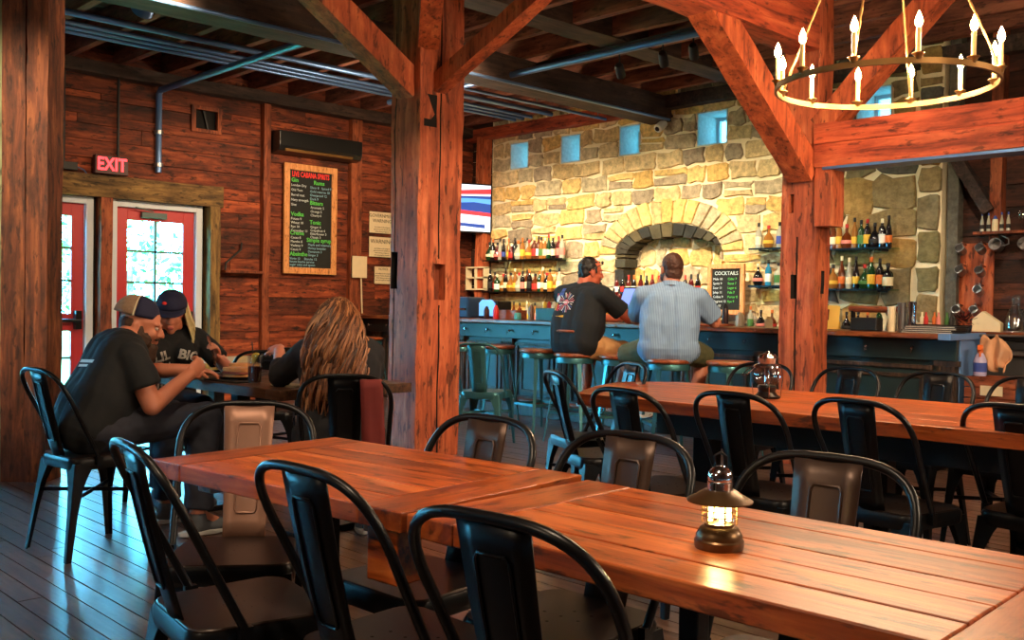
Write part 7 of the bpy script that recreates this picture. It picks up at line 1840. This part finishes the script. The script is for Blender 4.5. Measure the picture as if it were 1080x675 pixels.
# track spotlights washing the stone wall
for x, e in ((-9.0, 370), (-7.9, 480), (-6.7, 540), (-5.6, 400)):
    lamp('SPOT', (x + 0.5, 6.95, 3.25), e, GOLD, (x - 0.3, YS, 1.4), 0.05, 72, 1.0)
lamp('SPOT', (-4.4, 7.0, 3.25), 110, (1.0, 0.88, 0.66), (-4.6, YS, 1.3), 0.05, 70, 0.9)
lamp('SPOT', (-2.6, 7.0, 3.25), 150, WARM, (-2.9, YS, 1.2), 0.05, 80, 0.9)
# chandelier glow
for k in range(6):
    a = 2 * PI * k / 6
    lamp('POINT', (CHL[0] + 0.42 * math.cos(a), CHL[1] + 0.42 * math.sin(a), CHL[2] + 0.17), 32, AMBER, None, 0.04)
# spots at ceiling height over tables and posts, some added only to brighten
lamp('SPOT', (-0.9, 0.4, 3.4), 260, WARM, (-1.5, 1.6, 0.7), 0.06, 60, 0.9)
lamp('SPOT', (-2.6, 3.1, 3.4), 460, WARM, (-5.7, 4.7, 1.5), 0.06, 50, 0.9)
lamp('SPOT', (-1.5, 4.3, 3.4), 420, WARM, (-3.7, 6.6, 1.8), 0.06, 50, 0.9)
lamp('SPOT', (-2.2, 0.5, 3.4), 130, WARM, (-2.2, 1.6, 0.7), 0.06, 50, 0.9)  # added to brighten the bare near table
lamp('SPOT', (-1.2, 2.8, 3.4), 150, WARM, (-1.8, 4.1, 0.7), 0.06, 70, 0.9)
lamp('SPOT', (-6.2, 5.5, 3.3), 520, AMBER, (XL, 6.6, 1.6), 0.06, 95, 0.9)
lamp('SPOT', (-6.5, 3.0, 3.3), 220, AMBER, (XL, 4.0, 2.6), 0.06, 80, 0.9)
lamp('SPOT', (-5.0, 0.0, 3.4), 900, WARM, (-6.6, 2.14, 1.7), 0.06, 44, 0.8)  # added to brighten the weathered post by the doors
lamp('SPOT', (-4.7, 5.5, 3.4), 230, WARM, (-5.3, 5.7, 0.0), 0.06, 80, 0.9)  # added to brighten the floor between massive post and stools
lamp('SPOT', (-3.0, 1.5, 3.4), 140, WARM, (-4.2, 2.6, 0.8), 0.06, 60, 0.9)
# fill lamps without fittings, added around the room to lift the shade
for p, e in (((-1.5, -1.5, 2.4), 70), ((1.5, 3.0, 2.2), 250), ((-4.6, -0.8, 2.4), 30), ((0.5, 6.0, 2.2), 210), ((-7.9, 6.2, 2.9), 70)):
    lamp('POINT', p, e, WARM, None, 0.25)
lamp('POINT', (-0.955, 1.435, 0.82), 2.0, (1.0, 0.8, 0.35), None, 0.02)
# daylight
w = bpy.data.worlds.new('sky'); scene.world = w; w.use_nodes = True; nt = w.node_tree
bg = nt.nodes['Background']; tc = N(nt, 'ShaderNodeTexCoord'); sp_ = N(nt, 'ShaderNodeSeparateXYZ'); rp = N(nt, 'ShaderNodeValToRGB')
nt.links.new(tc.outputs['Generated'], sp_.inputs[0]); nt.links.new(sp_.outputs['Z'], rp.inputs['Fac'])
rp.color_ramp.elements[0].color = (0.12, 0.64, 1.0, 1); rp.color_ramp.elements[1].color = (0.10, 0.52, 1.0, 1)
nt.links.new(rp.outputs['Color'], bg.inputs['Color']); bg.inputs['Strength'].default_value = 64.0
sun = lamp('SUN', (4, 4, 12), 36.0, (0.8, 1.0, 1.0), (-8, 5, 0)); sun.data.angle = 0.02
# ------------------------------------------------------------------ view
vs_ = scene.view_settings
vs_.view_transform = 'Standard'; vs_.look = 'None'; vs_.gamma = 1.0; vs_.use_curve_mapping = False; vs_.exposure = 0.0
scene.cycles.use_denoising = True
scene.cycles.max_bounces = 8; scene.cycles.transparent_max_bounces = 12; scene.cycles.sample_clamp_indirect = 6.0
scene.cycles.caustics_reflective = False; scene.cycles.caustics_refractive = False
add_bevels()
bpy.data.scenes.remove(TMP)
